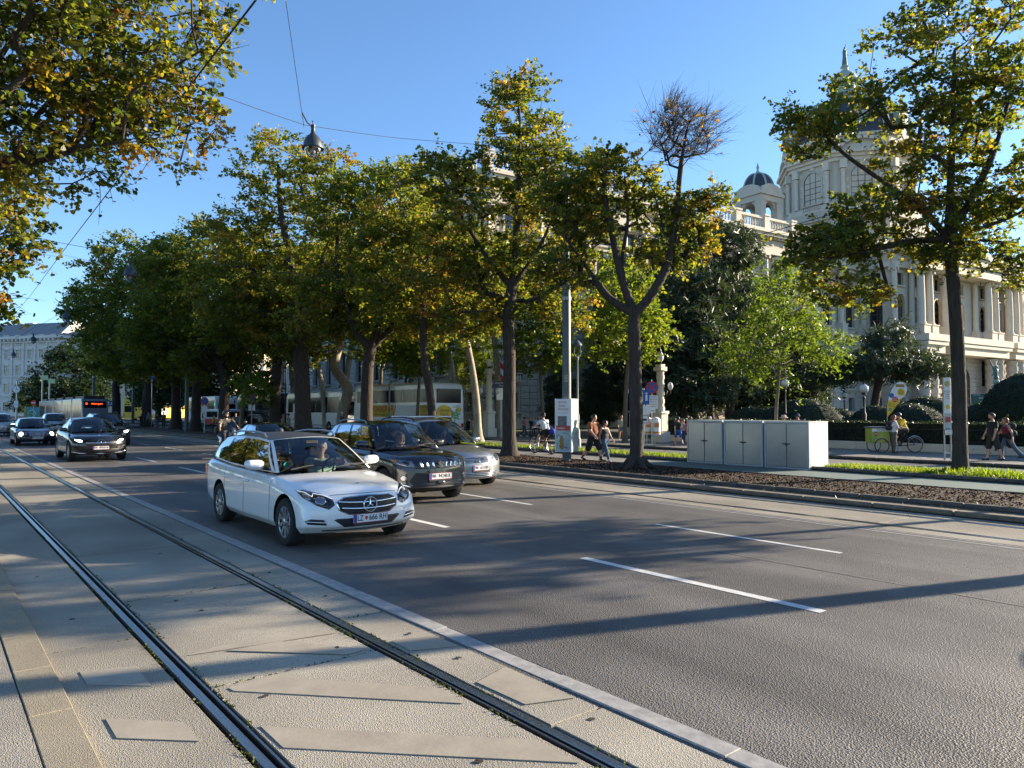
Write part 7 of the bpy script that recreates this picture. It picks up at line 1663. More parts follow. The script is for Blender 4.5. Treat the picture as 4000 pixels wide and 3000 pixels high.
# ------------------------------------------------------------------ people
def feet(u, vf, vt, z):
    p = at_z(u, vf, z); Z = p.x * _s + p.y * _c; return p, (vf - vt) / CAM_F * Z
def world_dir(deg): return R(90 + 38.887 * 0 + deg)
TO_CAM, AWAY, RIGHT, LEFT = -PI / 2 - YAW, PI / 2 - YAW, -YAW, PI - YAW         # facing, as seen from the camera
WALK = dict(hipL=24, kneeL=10, hipR=-18, kneeR=22, shL=-20, shR=24, elL=18, elR=25, footR=-15)
STAND = dict(hipL=3, hipR=-3, shL=4, shR=6, elL=15, elR=20)
def pp(label, u, vf, vt, z, face, pose, **k):
    p, h = feet(u, vf, vt, z); return person(label, p, face, h, pose, **k)
def carry_bag(o, J, side, c, w=.28, h=.32, drop=.30, name='bag'):
    W = J['wr' + side]; b = MB(); b.bbox(W + Vector((.02, 0, -drop)), (w, .10, h), .03); b.tube([W + Vector((-.08, 0, -drop + h / 2)), W + Vector((0, 0, .03)), W + Vector((.08, 0, -drop + h / 2))], .008, 5); b.build(name, mat('bag%s' % (c,), c, .8), o, 40)
def backpack(o, J, s, c, sz=1.0):
    q = J['chest'] + Vector((-.20, 0, -.04)) * s; sdf_mb([(q + Vector((0, -.08, -.12)) * s * sz, q + Vector((0, .08, -.12)) * s * sz, .11 * s * sz, .11 * s * sz), (q + Vector((0, -.07, .12)) * s * sz, q + Vector((0, .07, .12)) * s * sz, .095 * s * sz, .095 * s * sz)], .03, .06).build('backpack', mat('pack%s' % (c,), c, .85, var=.5, vscale=8), o, 180)
    b = MB()
    for y in (-.13, .13): b.tube([q + Vector((.05, y, .15)) * s, J['chest'] + Vector((.02, y, .15)) * s, J['chest'] + Vector((.14, y * .9, .02)) * s, J['chest'] + Vector((.02, y * 1.2, -.16)) * s], .016 * s, 5)
    b.build('strap', M_trim, o)
# walking couple on the path
o, J, s = pp('stocky man in brown T-shirt and black shorts walking beside the poster pillar', 2318, 1801, 1614, .08, -PI / 2 + .15, dict(WALK, turn=25), top='rust', tc=(.20, .065, .025), legs='shorts', lc=(.02, .02, .022), leglen=1.0, hair='dark', build=1.24, socks=(.02, .02, .02), res=.024)
o, J, s = pp('woman in dark sleeveless top and blue jeans walking beside the brown shirt man', 2362, 1800, 1637, .08, -PI / 2 + .1, dict(WALK, turn=35, hipL=-16, kneeL=14, hipR=24, kneeR=6, shL=18, shR=-14, fem=1), top='charcoal', tc=(.045, .045, .05), sleeve='none', lc=(.06, .12, .20), shoe=(.7, .7, .7), hair='dark', build=1.08, res=.024)
# cyclist
bc = bicycle('bicycle', 'dark city bicycle ridden by the woman with the blue bag', (21.0, 23.9, .08), PI / 2 - .05, (.02, .02, .022), 1.08)
o, J, s = person('woman in white top with blue shoulder bag riding a bicycle', (20.99, 23.66, .08), PI / 2 - .05, 1.78, dict(hipz=.97, lean=22, hipL=62, kneeL=48, hipR=30, kneeR=52, shL=30, shR=30, wristL=(.62, .24, 1.16), wristR=(.62, -.24, 1.16), bun=1, fem=1), tc=(.75, .75, .75), legs='shorts', lc=(.02, .02, .025), leglen=.55, shoe=(.75, .75, .75), hair='dark', res=.024, socks=(.7, .7, .7))
sdf_mb([((-.28, -.10, .98), (-.16, -.16, .92), .13, .12), ((-.32, -.08, 1.0), (-.05, -.2, .95), .09, .10)], .03, .08).build('shoulder_bag', cloth('royal', (.03, .05, .42)), o, 180); MB().tube([(.12, .12, 1.52), (-.02, -.12, 1.3), (-.18, -.17, 1.02)], .022, 5).build('bag_strap', cloth('royal', (.03, .05, .42)), o, 60)
o, J, s = pp('woman in pale top and denim shorts with a white bag on the pavement', 2427, 1723, 1621, .1, TO_CAM, dict(WALK, hipL=8, hipR=-6, bun=1, fem=1, elL=60), top='sage', tc=(.50, .52, .42), sleeve='none', legs='shorts', lc=(.16, .2, .28), leglen=.45, hair='brown'); carry_bag(o, J, 'L', (.75, .75, .75))
G5 = 'visitors by the museum corner'
for lb, u, vf, vt, face, kw in [('man in pink shirt striding past the museum corner', 2048, 1706, 1626, RIGHT + .3, dict(pose=WALK, top='pink', tc=(.42, .16, .22), lc=(.04, .05, .09), hair='dark', beard=True, shoe=(.7, .7, .7))), ('man in black standing at the museum corner', 2076, 1702, 1631, TO_CAM, dict(pose=STAND, top='black', tc=(.02, .02, .02), lc=(.05, .07, .13), hair='grey')),
                         ('blond woman in light blue shirt at the museum corner', 2093, 1702, 1629, TO_CAM + .5, dict(pose=dict(STAND, elL=80), top='sky', tc=(.22, .36, .5), lc=(.03, .03, .04), hair='blond', hairlen=.15)), ('person in blue shirt farthest right of the museum corner group', 2106, 1701, 1628, LEFT, dict(pose=STAND, top='blue2', tc=(.16, .28, .46), lc=(.05, .05, .06), hair='grey'))]:
    pp(lb, u, vf, vt, .12, face, kw.pop('pose'), group=G5, res=.034, **kw)
pp('woman in dark top walking away behind the sightseeing bus', 1828, 1702, 1628, .1, AWAY, dict(WALK, bun=1, fem=1), top='black', tc=(.02, .02, .02), sleeve='none', lc=(.02, .02, .02), hair='blond', res=.034); pp('woman in pale dress trousers walking away behind the sightseeing bus', 1851, 1706, 1630, .1, AWAY, dict(WALK, bun=1, fem=1), top='cream', tc=(.6, .5, .46), sleeve='none', lc=(.55, .48, .42), hair='blond', res=.034)
# near the hedge end and behind the cabinets
o, J, s = pp('person in black T-shirt and blue shorts walking away by the hedge end', 2650, 1741, 1624, .165, AWAY + .15, WALK, top='black', tc=(.02, .02, .02), legs='shorts', lc=(.03, .12, .38), leglen=.8, hair='dark'); o, J, s = pp('woman in jeans facing the blue shorts walker', 2670, 1736, 1635, .165, TO_CAM - .5, dict(WALK, fem=1), top='rose', tc=(.45, .25, .28), lc=(.04, .06, .12), hair='dark', hairlen=.12)
o, J, s = pp('man in dark red T-shirt with backpack behind the left cabinet', 2698, 1738, 1627, .165, AWAY, STAND, top='maroon', tc=(.16, .02, .03), lc=(.05, .05, .06), hair='brown', res=.034); backpack(o, J, s, (.05, .01, .012))
pp('woman in turquoise top behind the left cabinet', 2728, 1736, 1623, .165, AWAY - .4, dict(STAND, fem=1), top='teal', tc=(.03, .30, .36), lc=(.05, .06, .1), hair='brown', hairlen=.1, res=.034); pp('balding man in black behind the middle cabinet', 2772, 1734, 1626, .165, RIGHT, STAND, top='black', tc=(.02, .02, .02), lc=(.04, .04, .05), hair='grey', res=.034); pp('curly haired woman in white behind the middle cabinet', 2803, 1738, 1624, .165, LEFT + .5, dict(STAND, curly=1, fem=1), tc=(.7, .7, .7), lc=(.05, .06, .1), hair='brown', build=1.12, res=.034)
pp('woman in blue top and straw hat behind the right cabinet', 3062, 1757, 1624, .165, TO_CAM, dict(STAND, elL=80, elR=80, fem=1), top='cobalt', tc=(.02, .04, .28), lc=(.05, .05, .06), hair='blond', hat=(.62, .45, .36), build=1.15, glasses=True); pp('man in black polo and navy cap behind the right cabinet', 3118, 1758, 1616, .165, TO_CAM - .7, dict(STAND, abdL=30, elL=60), top='black', tc=(.015, .015, .017), lc=(.05, .05, .06), hair='dark', cap=(.02, .03, .09), build=1.12)
# couple at the right
pp('bearded man in black T-shirt and dark shorts at far right', 3880, 1799, 1612, .165, LEFT - .1, dict(hipL=-14, kneeL=8, hipR=12, kneeR=4, shL=6, shR=10, elL=12, elR=20), top='black', tc=(.016, .016, .018), legs='shorts', lc=(.035, .032, .028), leglen=1.0, hair='brown', beard=True, build=1.12, res=.024)
o, J, s = pp('curly haired woman with a big backpack at far right', 3938, 1798, 1627, .165, LEFT - .2, dict(WALK, hipL=-26, kneeL=14, hipR=24, curly=1, fem=1, flare=.085, lean=6), top='crimson', tc=(.30, .03, .05), sleeve='none', lc=(.10, .15, .22), hair='red', build=1.04, res=.024); backpack(o, J, s, (.035, .038, .042), 1.25); sdf_mb([(J['pel'] + Vector((0, -.12, .05)), J['pel'] + Vector((0, .12, .05)), .14, .14), (J['pel'] + Vector((-.05, 0, 0)), J['pel'] + Vector((-.08, 0, -.3)), .15, .10)], .03).build('tied_jacket', cloth('black', (.02, .02, .02)), o, 180)
for lb, u, Z, h, c, k in [('person in white sitting far back among the clipped bushes', 3222, 62, 1.5, (.7, .7, .7), 'brown'), ('person in sun hat far back among the clipped bushes', 3240, 62, 1.6, (.5, .42, .34), 'grey'), ('woman in white far back right of the big trunk', 3811, 60, 1.62, (.7, .7, .7), 'dark')]:
    person(lb, cam_pt(u, Z, .15), TO_CAM, h, STAND, tc=c, top='far%s' % (c,), lc=(.3, .3, .3), hair=k, res=.035)
# people among the coaches and trunks
G6 = 'people waiting among the coaches and trees'
for lb, u, Z, vt, face, tc, lc, k in [('person in black walking under the dark trees, leftmost', 553, 78, 1614, TO_CAM, (.02, .02, .02), (.03, .03, .04), 'dark'), ('person in denim blue under the dark trees, second from left', 582, 78, 1610, TO_CAM, (.12, .16, .22), (.03, .03, .03), 'brown'), ('person in dark coat under the dark trees, third from left', 616, 74, 1612, AWAY, (.03, .03, .035), (.06, .08, .12), 'dark'), ('person in maroon under the dark trees, fourth from left', 641, 74, 1608, TO_CAM, (.10, .04, .05), (.03, .03, .03), 'dark'),
                          ('person in black left of the grey shirt man by the sapling', 898, 60, 1620, TO_CAM, (.02, .02, .02), (.04, .04, .05), 'brown'), ('man in grey T-shirt reading his phone by the sapling', 922, 58, 1612, TO_CAM, (.18, .18, .19), (.03, .03, .035), 'dark'), ('person in yellow vest partly hidden by the trunk', 836, 62, 1620, RIGHT, (.6, .5, .03), (.05, .05, .05), 'brown'), ('person in black beside the black coach', 970, 62, 1612, AWAY, (.02, .02, .02), (.02, .02, .02), 'dark'),
                          ('woman in spotted top before the black coach', 1018, 63, 1618, AWAY, (.4, .4, .4), (.03, .03, .04), 'red'), ('balding man in dark shirt before the black coach', 1054, 63, 1615, LEFT, (.03, .03, .035), (.05, .05, .06), 'grey'), ('man in camouflage jacket by the poster box', 1128, 50, 1614, LEFT, (.30, .27, .18), (.12, .11, .08), 'brown'), ('person in floral top half hidden by the thick trunk', 1106, 52, 1618, RIGHT, (.45, .42, .32), (.1, .1, .12), 'blond'), ('man in plum jacket beside the pale plane trunk', 1337, 48, 1606, LEFT, (.10, .04, .06), (.03, .03, .03), 'grey')]:
    p = cam_pt(u, Z, .12); h = 1.88 - (vt - 1600) / CAM_F * Z; person(lb, p, face, min(1.9, h), STAND if 'walk' not in lb else WALK, top='bg%s' % (tc,), tc=tc, lc=lc, hair=k, group=G6, res=.045)
# scooter rider
o, J, s = person('scooter rider in olive T-shirt, black helmet and glasses', (9.85, 31.27, .0), FACE, 1.95, dict(hipz=.93, lean=2, hipL=78, kneeL=70, hipR=78, kneeR=70, spreadL=12, spreadR=12, wristL=(.48, .38, 1.22), wristR=(.48, -.38, 1.22)), top='olive', tc=(.09, .085, .065), lc=(.03, .04, .06), hair=None, beard=True, build=1.15, res=.022)
H = J['head']; V = Vector
hn = np.array(H); sdf_mb([(H + V((-.02, 0, .03)), H + V((.0, 0, .04)), .145, .14), (H + V((-.02, 0, -.04)), H + V((.02, 0, -.05)), .13, .12)], .022, .03, lambda P: np.where((P[:, 0] - hn[0] > .06) & (P[:, 2] - hn[2] < .06) & (P[:, 2] - hn[2] > -.15), .05, -1.0)).build('helmet', M_glossblk, o, 60); MB().box(H + V((.10, 0, .018)), (.02, .15, .04)).build('glasses', M_eye, o)
# drivers and passengers, seated inside their cars
def seated(car, label, y, h, tc, hair, arms=True, top='x', **k):
    t = car.t; loc = t.matrix_basis @ V((car.xs + .02, y, 0)); sc = 1.04
    P = dict(hipz=.56, lean=-14, hipL=82, kneeL=55, hipR=82, kneeR=55, turn=k.pop('turn', 0), fem=k.pop('fem', 0))
    if arms: P.update(wristL=(.50, .16, 1.10), wristR=(.50, -.14, 1.08))
    else: P.update(shL=30, shR=30, elL=60, elR=60)
    return person(label, loc, FACE, h, P, top=top + str(tc), tc=tc, lc=(.04, .04, .05), hair=hair, res=.024, **k)
seated(c1, 'grey haired driver in mint shirt at the wheel of the white estate', .37 * 1.055, 1.86, (.42, .62, .50), 'grey', turn=-18, build=1.18); seated(c1, 'passenger in black shirt looking down in the white estate', -.37 * 1.055, 1.84, (.015, .015, .018), 'brown', False, build=1.2)
o, J, s = seated(c2, 'driver in patterned headscarf in the black compact SUV', .37 * 1.07, 1.84, (.30, .27, .25), None, fem=1); H = J['head']; hn = np.array(H); sdf_mb([(H + V((-.01, 0, .03)), H + V((-.01, 0, -.06)), .125, .12), (H + V((0, 0, -.1)), H + V((-.02, 0, -.2)), .10, .15)], .02, .03, lambda P: np.where((P[:, 0] - hn[0] > .05) & (np.abs(P[:, 1] - hn[1]) < .065) & (np.abs(P[:, 2] - hn[2] + .01) < .085), .05, -1.0)).build('headscarf', cloth('scarf', (.36, .32, .29)), o, 60)
seated(c3, 'driver in dark shirt in the silver people carrier', .37, 1.84, (.06, .06, .07), 'brown'); seated(c4, 'dark haired driver of the glossy black SUV coupe', .37, 1.86, (.02, .02, .022), 'dark'); seated(c5, 'driver of the midnight saloon', .37, 1.72, (.35, .33, .3), 'grey'); seated(c6, 'driver of the dark grey SUV', .37, 1.8, (.05, .05, .06), 'brown'); seated(c9, 'driver of the dark green old saloon', .37, 1.7, (.5, .5, .5), 'grey'); seated(c7, 'driver of the white crossover', .37, 1.75, (.3, .3, .3), 'brown'); seated(c8, 'driver of the grey two-tone crossover', .37, 1.75, (.1, .1, .1), 'brown')
# ------------------------------------------------------------------ street furniture
M_galv = mat('galvanised_sheet', (.46, .46, .45), .36, .85, var=.5, vscale=1.6, color2=(.36, .35, .33), detail=6, rvar=.08); M_galvl = mat('painted_sheet', (.40, .415, .42), .5, .2, var=.4, vscale=4, color2=(.45, .47, .48)); M_pole = mat('pole_grey_green', (.12, .145, .145), .55, .2, var=.35, vscale=3); M_lampgrey = mat('lamp_grey', (.05, .058, .065), .45, .3)
G_lamp = glass_mat('lamp_glass', (.9, .93, .92), .15, .03); M_globe = mat('globe_glass', (.62, .62, .58), .15, spec=.6)
def cabinet(label, y0, y1):
    x0, x1, zt = 21.82, 23.0, 1.52; t = thing('metal_cabinet', label, 'cabinet', (x0, (y0 + y1) / 2, .085), 0, 'galvanised cabinets on the verge'); L = y1 - y0; D = x1 - x0
    b = MB(); b.bbox((D / 2 + .02, 0, zt / 2), (D - .04, L - .02, zt - .02), .015); b.build('body', M_galvl, t); b = MB()
    for yy in (-L / 2 + .03, L / 2 - .03): b.box((0, yy, zt / 2), (.05, .055, zt - .01))
    MB().box((.012, 0, zt / 2), (.012, L - .1, zt - .1)).build('door_gap', M_trim, t); b.box((0, 0, zt - .03), (.05, L - .115, .05)); b.box((0, 0, .03), (.05, L - .115, .05)); b.build('door_frame', M_galvl, t); MB().box((D / 2 - .01, 0, zt + .005), (D + .03, L + .0, .02)).build('lid', M_galvl, t)
    for s in (-1, 1):
        w = L / 2 - .08; d = MB().bbox((-.005, s * (w / 2 + .014), zt / 2), (.03, w, zt - .13), .006).build('door', M_galv, t)
        for z in (.3, 1.2): MB().lathe([(.014, 0), (.014, .12)], (-.03, s * (w + .01), z), 8).build('hinge', M_alu, d)
        MB().bbox((-.03, s * .09, zt * .53), (.03, .09, .035), .006).build('hasp', M_trim, d)
    MB().bbox((-.045, 0, zt * .52), (.03, .05, .07), .01).build('padlock', M_trim, t)
cabinet('left one of the three galvanised cabinets', 15.30, 16.82); cabinet('middle one of the three galvanised cabinets', 13.72, 15.24); cabinet('right one of the three galvanised cabinets, its pale side in the sun', 12.08, 13.66)
# tram mast with a poster box
def mast(label, loc, h, r=.165, poster=None):
    t = thing('tram_mast', label, 'mast', loc); b = MB(); b.lathe([(r * 1.0, 0), (r, 3.3), (r * .96, 3.3), (r * .92, 7.0), (r * .72, 7.05), (r * .68, h - .3), (r * .4, h)], n=20); b.build('pole', M_pole, t, 40); MB().lathe([(r * 1.06, 5.98), (r * 1.06, 6.1)], n=16).build('clamp', M_alu, t); return t
mp = mast('thick grey-green tram mast carrying the poster box', (18.62, 19.85, .1), 10.8); F = frame((-.125, -.11, 3.05), (-.75, -.66, 0)); rect(F, 0, .0, .13, .26, mat('number_tag', (.4, .38, .33), .7), mp, z=.03); text('2+', F @ Tr((0, .06, .04)), .12, M_print, mp); text('97', F @ Tr((0, -.06, .04)), .12, M_print, mp)
pb = thing('poster_box', 'poster box with festival and exhibition posters round the mast', 'poster', (18.62, 19.85, .1), .41)
def pface(w, d, z0, z1): return [(-w / 2, -d / 2), (w / 2, -d / 2), (w / 2, d / 2), (-w / 2, d / 2)]
b = MB()
for x, y, dx, dy in ((-.30, 0, .02, .62), (.30, 0, .02, .62), (0, -.30, .58, .02), (0, .30, .58, .02)): b.box((x, y, 1.32), (dx, dy, 1.95))
b.build('panel', M_white, pb); b = MB()
for x in (-.31, .31):
    for y in (-.31, .31): b.box((x, y, 1.32), (.035, .035, 1.98))
b.build('edge_strip', M_alu, pb)
F = frame((-.312, 0, 1.32), (-1, 0, 0)); PR = mat('poster_red', (.50, .06, .05), .5); PG = mat('poster_grey', (.22, .21, .20), .6, var=.8, vscale=9); PT = mat('poster_teal', (.50, .60, .58), .6, var=.6, vscale=5); PM = mat('poster_mustard', (.42, .24, .05), .6, var=.6, vscale=8)
rect(F, 0, .0, .58, 1.92, M_white, pb, z=.001)
for i, s_ in enumerate(('ernte.', 'dank.', 'festival.')): text(s_, F @ Tr((-.20, .86 - .13 * i, .006)), .15, PR, pb, align='LEFT')
text('WAS WÄREN WIR', F @ Tr((-.02, .46, .006)), .05, PR, pb); rect(F, -.04, .16, .36, .36, PG, pb, z=.005); rect(F, 0, -.10, .57, .18, PR, pb, z=.005); text('Erdäpfel', F @ Tr((-.1, -.10, .012)), .1, M_white, pb); rect(F, 0, -.57, .57, .76, PT, pb, z=.005)
for i, ch in enumerate('cagliostro'):
    a = PI * (.92 - .80 * i / 9); text(ch, F @ Tr((.27 * math.cos(a) * 1.05, -.57 + .06 + .24 * math.sin(a), .011)) @ Matrix.Rotation(a - PI / 2, 4, 'Z'), .13, M_print, pb)
b = MB()
for cx, cy, rx, ry in ((-.07, -.42, .05, .06), (-.07, -.58, .09, .14), (-.06, -.76, .10, .12)): b.prism([(cx + rx * math.cos(2 * PI * k / 14), cy + ry * math.sin(2 * PI * k / 14)) for k in range(14)], .010, .013, F)
b.build('poster_figure', PM, pb); text('02.10.25', F @ Tr((.14, -.72, .011)) @ Matrix.Rotation(.8, 4, 'Z'), .07, M_print, pb)
b = MB()
for i in range(5): b.prism([(.0 + .04 * i, -.80), (.06 + .04 * i, -.80), (.2 + .02 * i, -.88 + .02 * i)], .010, .012, F)
b.build('poster_stripe', M_blue, pb)
F = frame((0, -.312, 1.32), (0, -1, 0)); rect(F, 0, 0, .58, 1.92, PT, pb, z=.001); text('cagliostro', F @ Tr((0, .2, .006)), .14, M_print, pb)
for lb, u, Z, h in [('grey tram mast between the thick trunk and the poster box at left', 1185, 52, 10.5), ('grey tram mast left of the three dark trunks', 730, 62, 10), ('dark tram mast above the tram roof', 365, 92, 11), ('slim dark mast among the far trees', 520, 96, 10)]: mast(lb, cam_pt(u, Z, .1), h)
pb2 = copy_tree(pb); pb2.location = cam_pt(1172, 51.5, .1); pb2['label'] = 'small shaded poster box at the foot of the far mast'
# lamps hung over the street, wires
M_wire = mat('wire_black', (.012, .012, .014), .6)
def wire(label, pts, r=.011, sag=0.0, name='overhead_wire'):
    P = []
    for a, b_ in zip(pts, pts[1:]):
        a, b_ = Vector(a), Vector(b_); P += [a.lerp(b_, i / 8) - Vector((0, 0, sag * 4 * (i / 8) * (1 - i / 8))) for i in range(8)]
    P.append(Vector(pts[-1])); return tag(MB().tube(P, r, 5).build(name, M_wire, None, 60), label, 'wire')
def hang_lamp(label, u, v, Z, sc=1.0):
    t = thing('street_lamp', label, 'lamp', ray(u, v) / (ray(u, v).x * _s + ray(u, v).y * _c) * Z + Vector((0, 0, CAM_H)), 0, 'lamps hung over the street'); t.scale = (sc,) * 3
    MB().lathe([(.03, 1.0), (.09, .98), (.085, .88), (.075, .86), (.08, .70), (.13, .62), (.22, .54), (.30, .42), (.345, .28), (.355, .16), (.41, .13), (.41, .09), (.34, .09)], n=24).build('shade', M_lampgrey, t, 40); MB().lathe([(.31, .09), (.30, .0), (.24, -.13), (.13, -.22), (.01, -.25)], n=20, cap=False).build('glass_bowl', G_lamp, t, 180); MB().lathe([(.08, .12), (.10, .05), (.09, -.06), (.02, -.10)], n=12).build('bulb', mat('bulb_white', (.6, .6, .58), .3), t, 60); MB().tube([(0, 0, .98), (0, 0, 1.1), (-.05, 0, 1.14)], .02, 6).build('hook', M_wire, t)
    return t.location.copy()
def dirp(u, v, Z): r_ = ray(u, v); return r_ / (r_.x * _s + r_.y * _c) * Z + Vector((0, 0, CAM_H))
hang_lamp('large hanging street lamp before the tall tree crowns', 1222, 590, 20.5, .76); hang_lamp('hanging street lamp in front of the dark left trees', 509, 1085, 43, 1.0); hang_lamp('hanging street lamp in the sky over the far palace', 259, 1250, 66, 1.0); hang_lamp('small hanging lamp before the palace windows', 130, 1335, 84, .95); hang_lamp('smallest hanging lamp at the lower left of the palace', 53, 1392, 100, .95)
wire('contact wire of the near tram track running up out of the picture', [dirp(1000, 0, 9.0), dirp(270, 950, 30), dirp(115, 1160, 60), dirp(0, 1290, 90)], .014)
wire('thin wire from the big lamp up out of the picture', [dirp(1110, -40, 16), dirp(1187, 495, 20)], .008); wire('twisted suspension above the big lamp', [dirp(1180, 440, 20), dirp(1200, 478, 20.3), dirp(1222, 498, 20.5)], .02)
wire('span wire from the big lamp to the trees on the right', [dirp(760, 335, 16), dirp(1190, 488, 20.2), dirp(1560, 540, 24), dirp(2240, 590, 28)], .008, .02); wire('span wire crossing the street at mid height', [dirp(0, 885, 26), dirp(270, 955, 30), dirp(600, 1000, 36), dirp(1400, 1095, 32), dirp(1900, 1150, 29), dirp(2210, 1120, 27.3)], .010, .05)
wire('span wire from the mast across the right trees', [dirp(2215, 1120, 27.2), dirp(2700, 985, 24), dirp(3300, 820, 20), dirp(4050, 640, 16)], .012, .05); wire('lower span wire at far left', [dirp(0, 940, 34), dirp(400, 1030, 40), dirp(509, 1055, 43)], .008); wire('wire from far lamp to the tree edge', [dirp(60, 1320, 70), dirp(259, 1215, 66), dirp(360, 1170, 60)], .012); wire('thin wire before the palace', [dirp(0, 1365, 80), dirp(300, 1375, 84), dirp(640, 1385, 70)], .01)
# classic lamp posts and round-lamp pillars
def lamp_post(label, loc, h=5.2, arms=0, globe=.2, col_=M_pole):
    t = thing('lamp_post', label, 'lamp', loc); MB().lathe([(.17, 0), (.17, .5), (.12, .6), (.12, .9), (.07, 1.05), (.10, 1.6), (.055, 1.75), (.045, h - .7), (.07, h - .6), (.05, h - .5)], n=12).build('post', col_, t, 40)
    if globe: MB().ball((0, 0, h - .12), globe, 12).build('globe', M_globe, t, 180); MB().lathe([(.10, h - .42), (.12, h - .30), (.08, h - .28)], n=10).lathe([(.08, h + .06), (.05, h + .14), (.01, h + .26)], n=8).build('lamp_cap', col_, t)
    else:
        b = MB()
        for s in (1, -1): b.tube([(s * .03, 0, h - .6), (s * .22, 0, h - .35), (s * .2, 0, h - .02), (s * .08, 0, h + .02)], .025, 6)
        b.build('fork', col_, t, 60); MB().lathe([(.02, h + .3), (.2, h + .12), (.24, h + .02), (.05, h - .05)], n=14).build('lamp_head', col_, t, 50)
    return t
lamp_post('ornate green lamp post behind the poster pillar', at_z(2256, 1758, .1), 4.9, globe=0); lamp_post('garden lamp with glass globe behind the ticket cart', cam_pt(3375, 36, .15), 3.0, col_=M_iron, globe=.22); lamp_post('garden lamp with glass globe behind the right cabinet', cam_pt(3067, 44, .15), 3.55, col_=M_iron, globe=.24); lamp_post('small garden lamp left of the leaning pine', cam_pt(3298, 56, .15), 3.1, col_=M_iron, globe=.2); lamp_post('lamp post behind the staked sapling and the bus', cam_pt(1521, 46, .1), 4.6, globe=0); lamp_post('dark lantern post under the left trees', cam_pt(707, 72, .1), 5.0, globe=.2, col_=M_iron); lamp_post('lantern post left of the thick trunk', cam_pt(1115, 55, .1), 5.4, globe=.2, col_=M_iron)
def stone_lamp(label, loc, h=4.6):
    t = thing('lamp_pillar', label, 'pillar', loc); t.scale = (.66, .66, 1); b = MB(); b.bbox((0, 0, .3), (1.15, 1.15, .6), .04); b.bbox((0, 0, 1.1), (.9, .9, 1.0), .04); b.bbox((0, 0, 1.68), (1.05, 1.05, .16), .03); b.lathe([(.36, 1.75), (.36, 1.95), (.29, 2.05), (.29, h - .75), (.33, h - .7), (.3, h - .6)], n=14); b.bbox((0, 0, h - .48), (.85, .85, .22), .03); b.bbox((0, 0, h - .3), (.6, .6, .16), .02)
    for i in range(4): b.lathe([(.34, 2.2 + i * .45), (.34, 2.42 + i * .45)], n=14)
    b.build('pillar', M_stone_l, t, 40); a = MB()
    for s in (1, -1): a.tube([V((s * .3 * _c, -s * .3 * _s, 2.75)), V((s * .55 * _c, -s * .55 * _s, 2.62)), V((s * .85 * _c, -s * .85 * _s, 2.75)), V((s * .85 * _c, -s * .85 * _s, 2.95))], .035, 6); a.tube([V((s * .3 * _c, -s * .3 * _s, 3.0)), V((s * .6 * _c, -s * .6 * _s, 2.9)), V((s * .5 * _c, -s * .5 * _s, 2.7))], .03, 6)
    a.build('bracket', M_iron, t, 60)
    for s in (1, -1): MB().ball((s * .85 * _c, -s * .85 * _s, 3.16), .22, 12).build('globe', M_globe, t, 180); 
    MB().ball((0, 0, h + .2), .30, 12).build('globe', M_globe, t, 180); MB().lathe([(.1, h - .22), (.14, h - .08), (.1, h - .06)], n=10).lathe([(.12, h + .46), (.14, h + .5), (.03, h + .7), (.02, h + .9)], n=10).build('lamp_cap', M_iron, t, 40)
stone_lamp('stone pillar with three glass globes beside the plane tree', cam_pt(1911, 50, .12), 4.9); stone_lamp('stone pillar with globe lamps at the hedge end', cam_pt(2580, 41, .16), 4.6); stone_lamp('stone pillar with globe lamps hidden behind the linden', cam_pt(2480, 52, .16), 4.6)
# low wall, iron fence
t = thing('garden_fence', 'low stone wall with black iron fence along the hedge', 'fence', (33.9, 7.4, .165))
for i in range(21): MB().bbox((0, -20 + 2 * i + .0, .18), (.34, 1.985, .36), .02).build('wall_stone', M_stone_l, t)
b = MB()
for z in (.48, .98): b.box((0, 0, z), (.03, 42, .03))
b.build('fence_rail', M_iron, t)
pm_ = MB().box((0, 0, .74), (.05, .05, .78)).lathe([(.04, 1.12), (.05, 1.17), (.01, 1.22)], n=8).mesh('fence_post', M_iron)
for i in range(14): link('fence_post', pm_, t, (0, -20 + 3.05 * i, 0))
b = MB(); 
for k in range(9): b.tube([(0, -.12 + .24 * math.sin(PI * k / 8) * (1 if k % 2 else .4), .5 + .055 * k), (0, .1 * math.cos(k), .54 + .05 * k)], .009, 4)
b.tube([(0, .13 * math.cos(2 * PI * k / 12), .72 + .17 * math.sin(2 * PI * k / 12)) for k in range(13)], .010, 4, cap=False); b.tube([(0, 0, .5), (0, 0, 1.06)], .010, 4); om = b.mesh('fence_ornament', M_iron)
for i in range(100): link('fence_ornament', om, t, (0, -20 + .42 * i, 0))
# signs
def sign_post(name, label, loc, h, cat='sign', r=.03): t = thing(name, label, cat, loc, -YAW - PI / 2 + PI / 2); MB().lathe([(r, 0), (r, h)], n=8).build('post', M_alu, t); return t
FS = frame((0, -.045, 0), (0, -1, 0))
t = sign_post('no_stopping_sign', 'round blue and red no stopping sign with text plates', at_z(2547, 1742, .165), 3.35); F = FS @ Tr((0, 2.95, 0)); disc(F, .32, M_red, t, 'sign_face'); disc(F, .265, M_blue, t, 'sign_face', z=.005)
for a in (PI / 4, -PI / 4): rect(F @ Matrix.Rotation(a, 4, 'Z'), 0, 0, .56, .06, M_red, t, 'sign_bar', z=.010 + .001 * (a > 0))
rect(FS, 0, 2.22, .62, .68, M_white, t, 'text_plate')
for i, s_ in enumerate(('ausgen. Omnibusse', 'mit gültigem Nachweis', 'außerhalb der', 'Betriebszeiten', 'der Straßenbahn')): text(s_, FS @ Tr((0, 2.47 - .12 * i, .006)), .075, M_print, t, width=.5)
rect(FS, 0, 1.78, .36, .2, M_white, t, 'text_plate'); text('Ende', FS @ Tr((0, 1.78, .006)), .14, M_print, t)
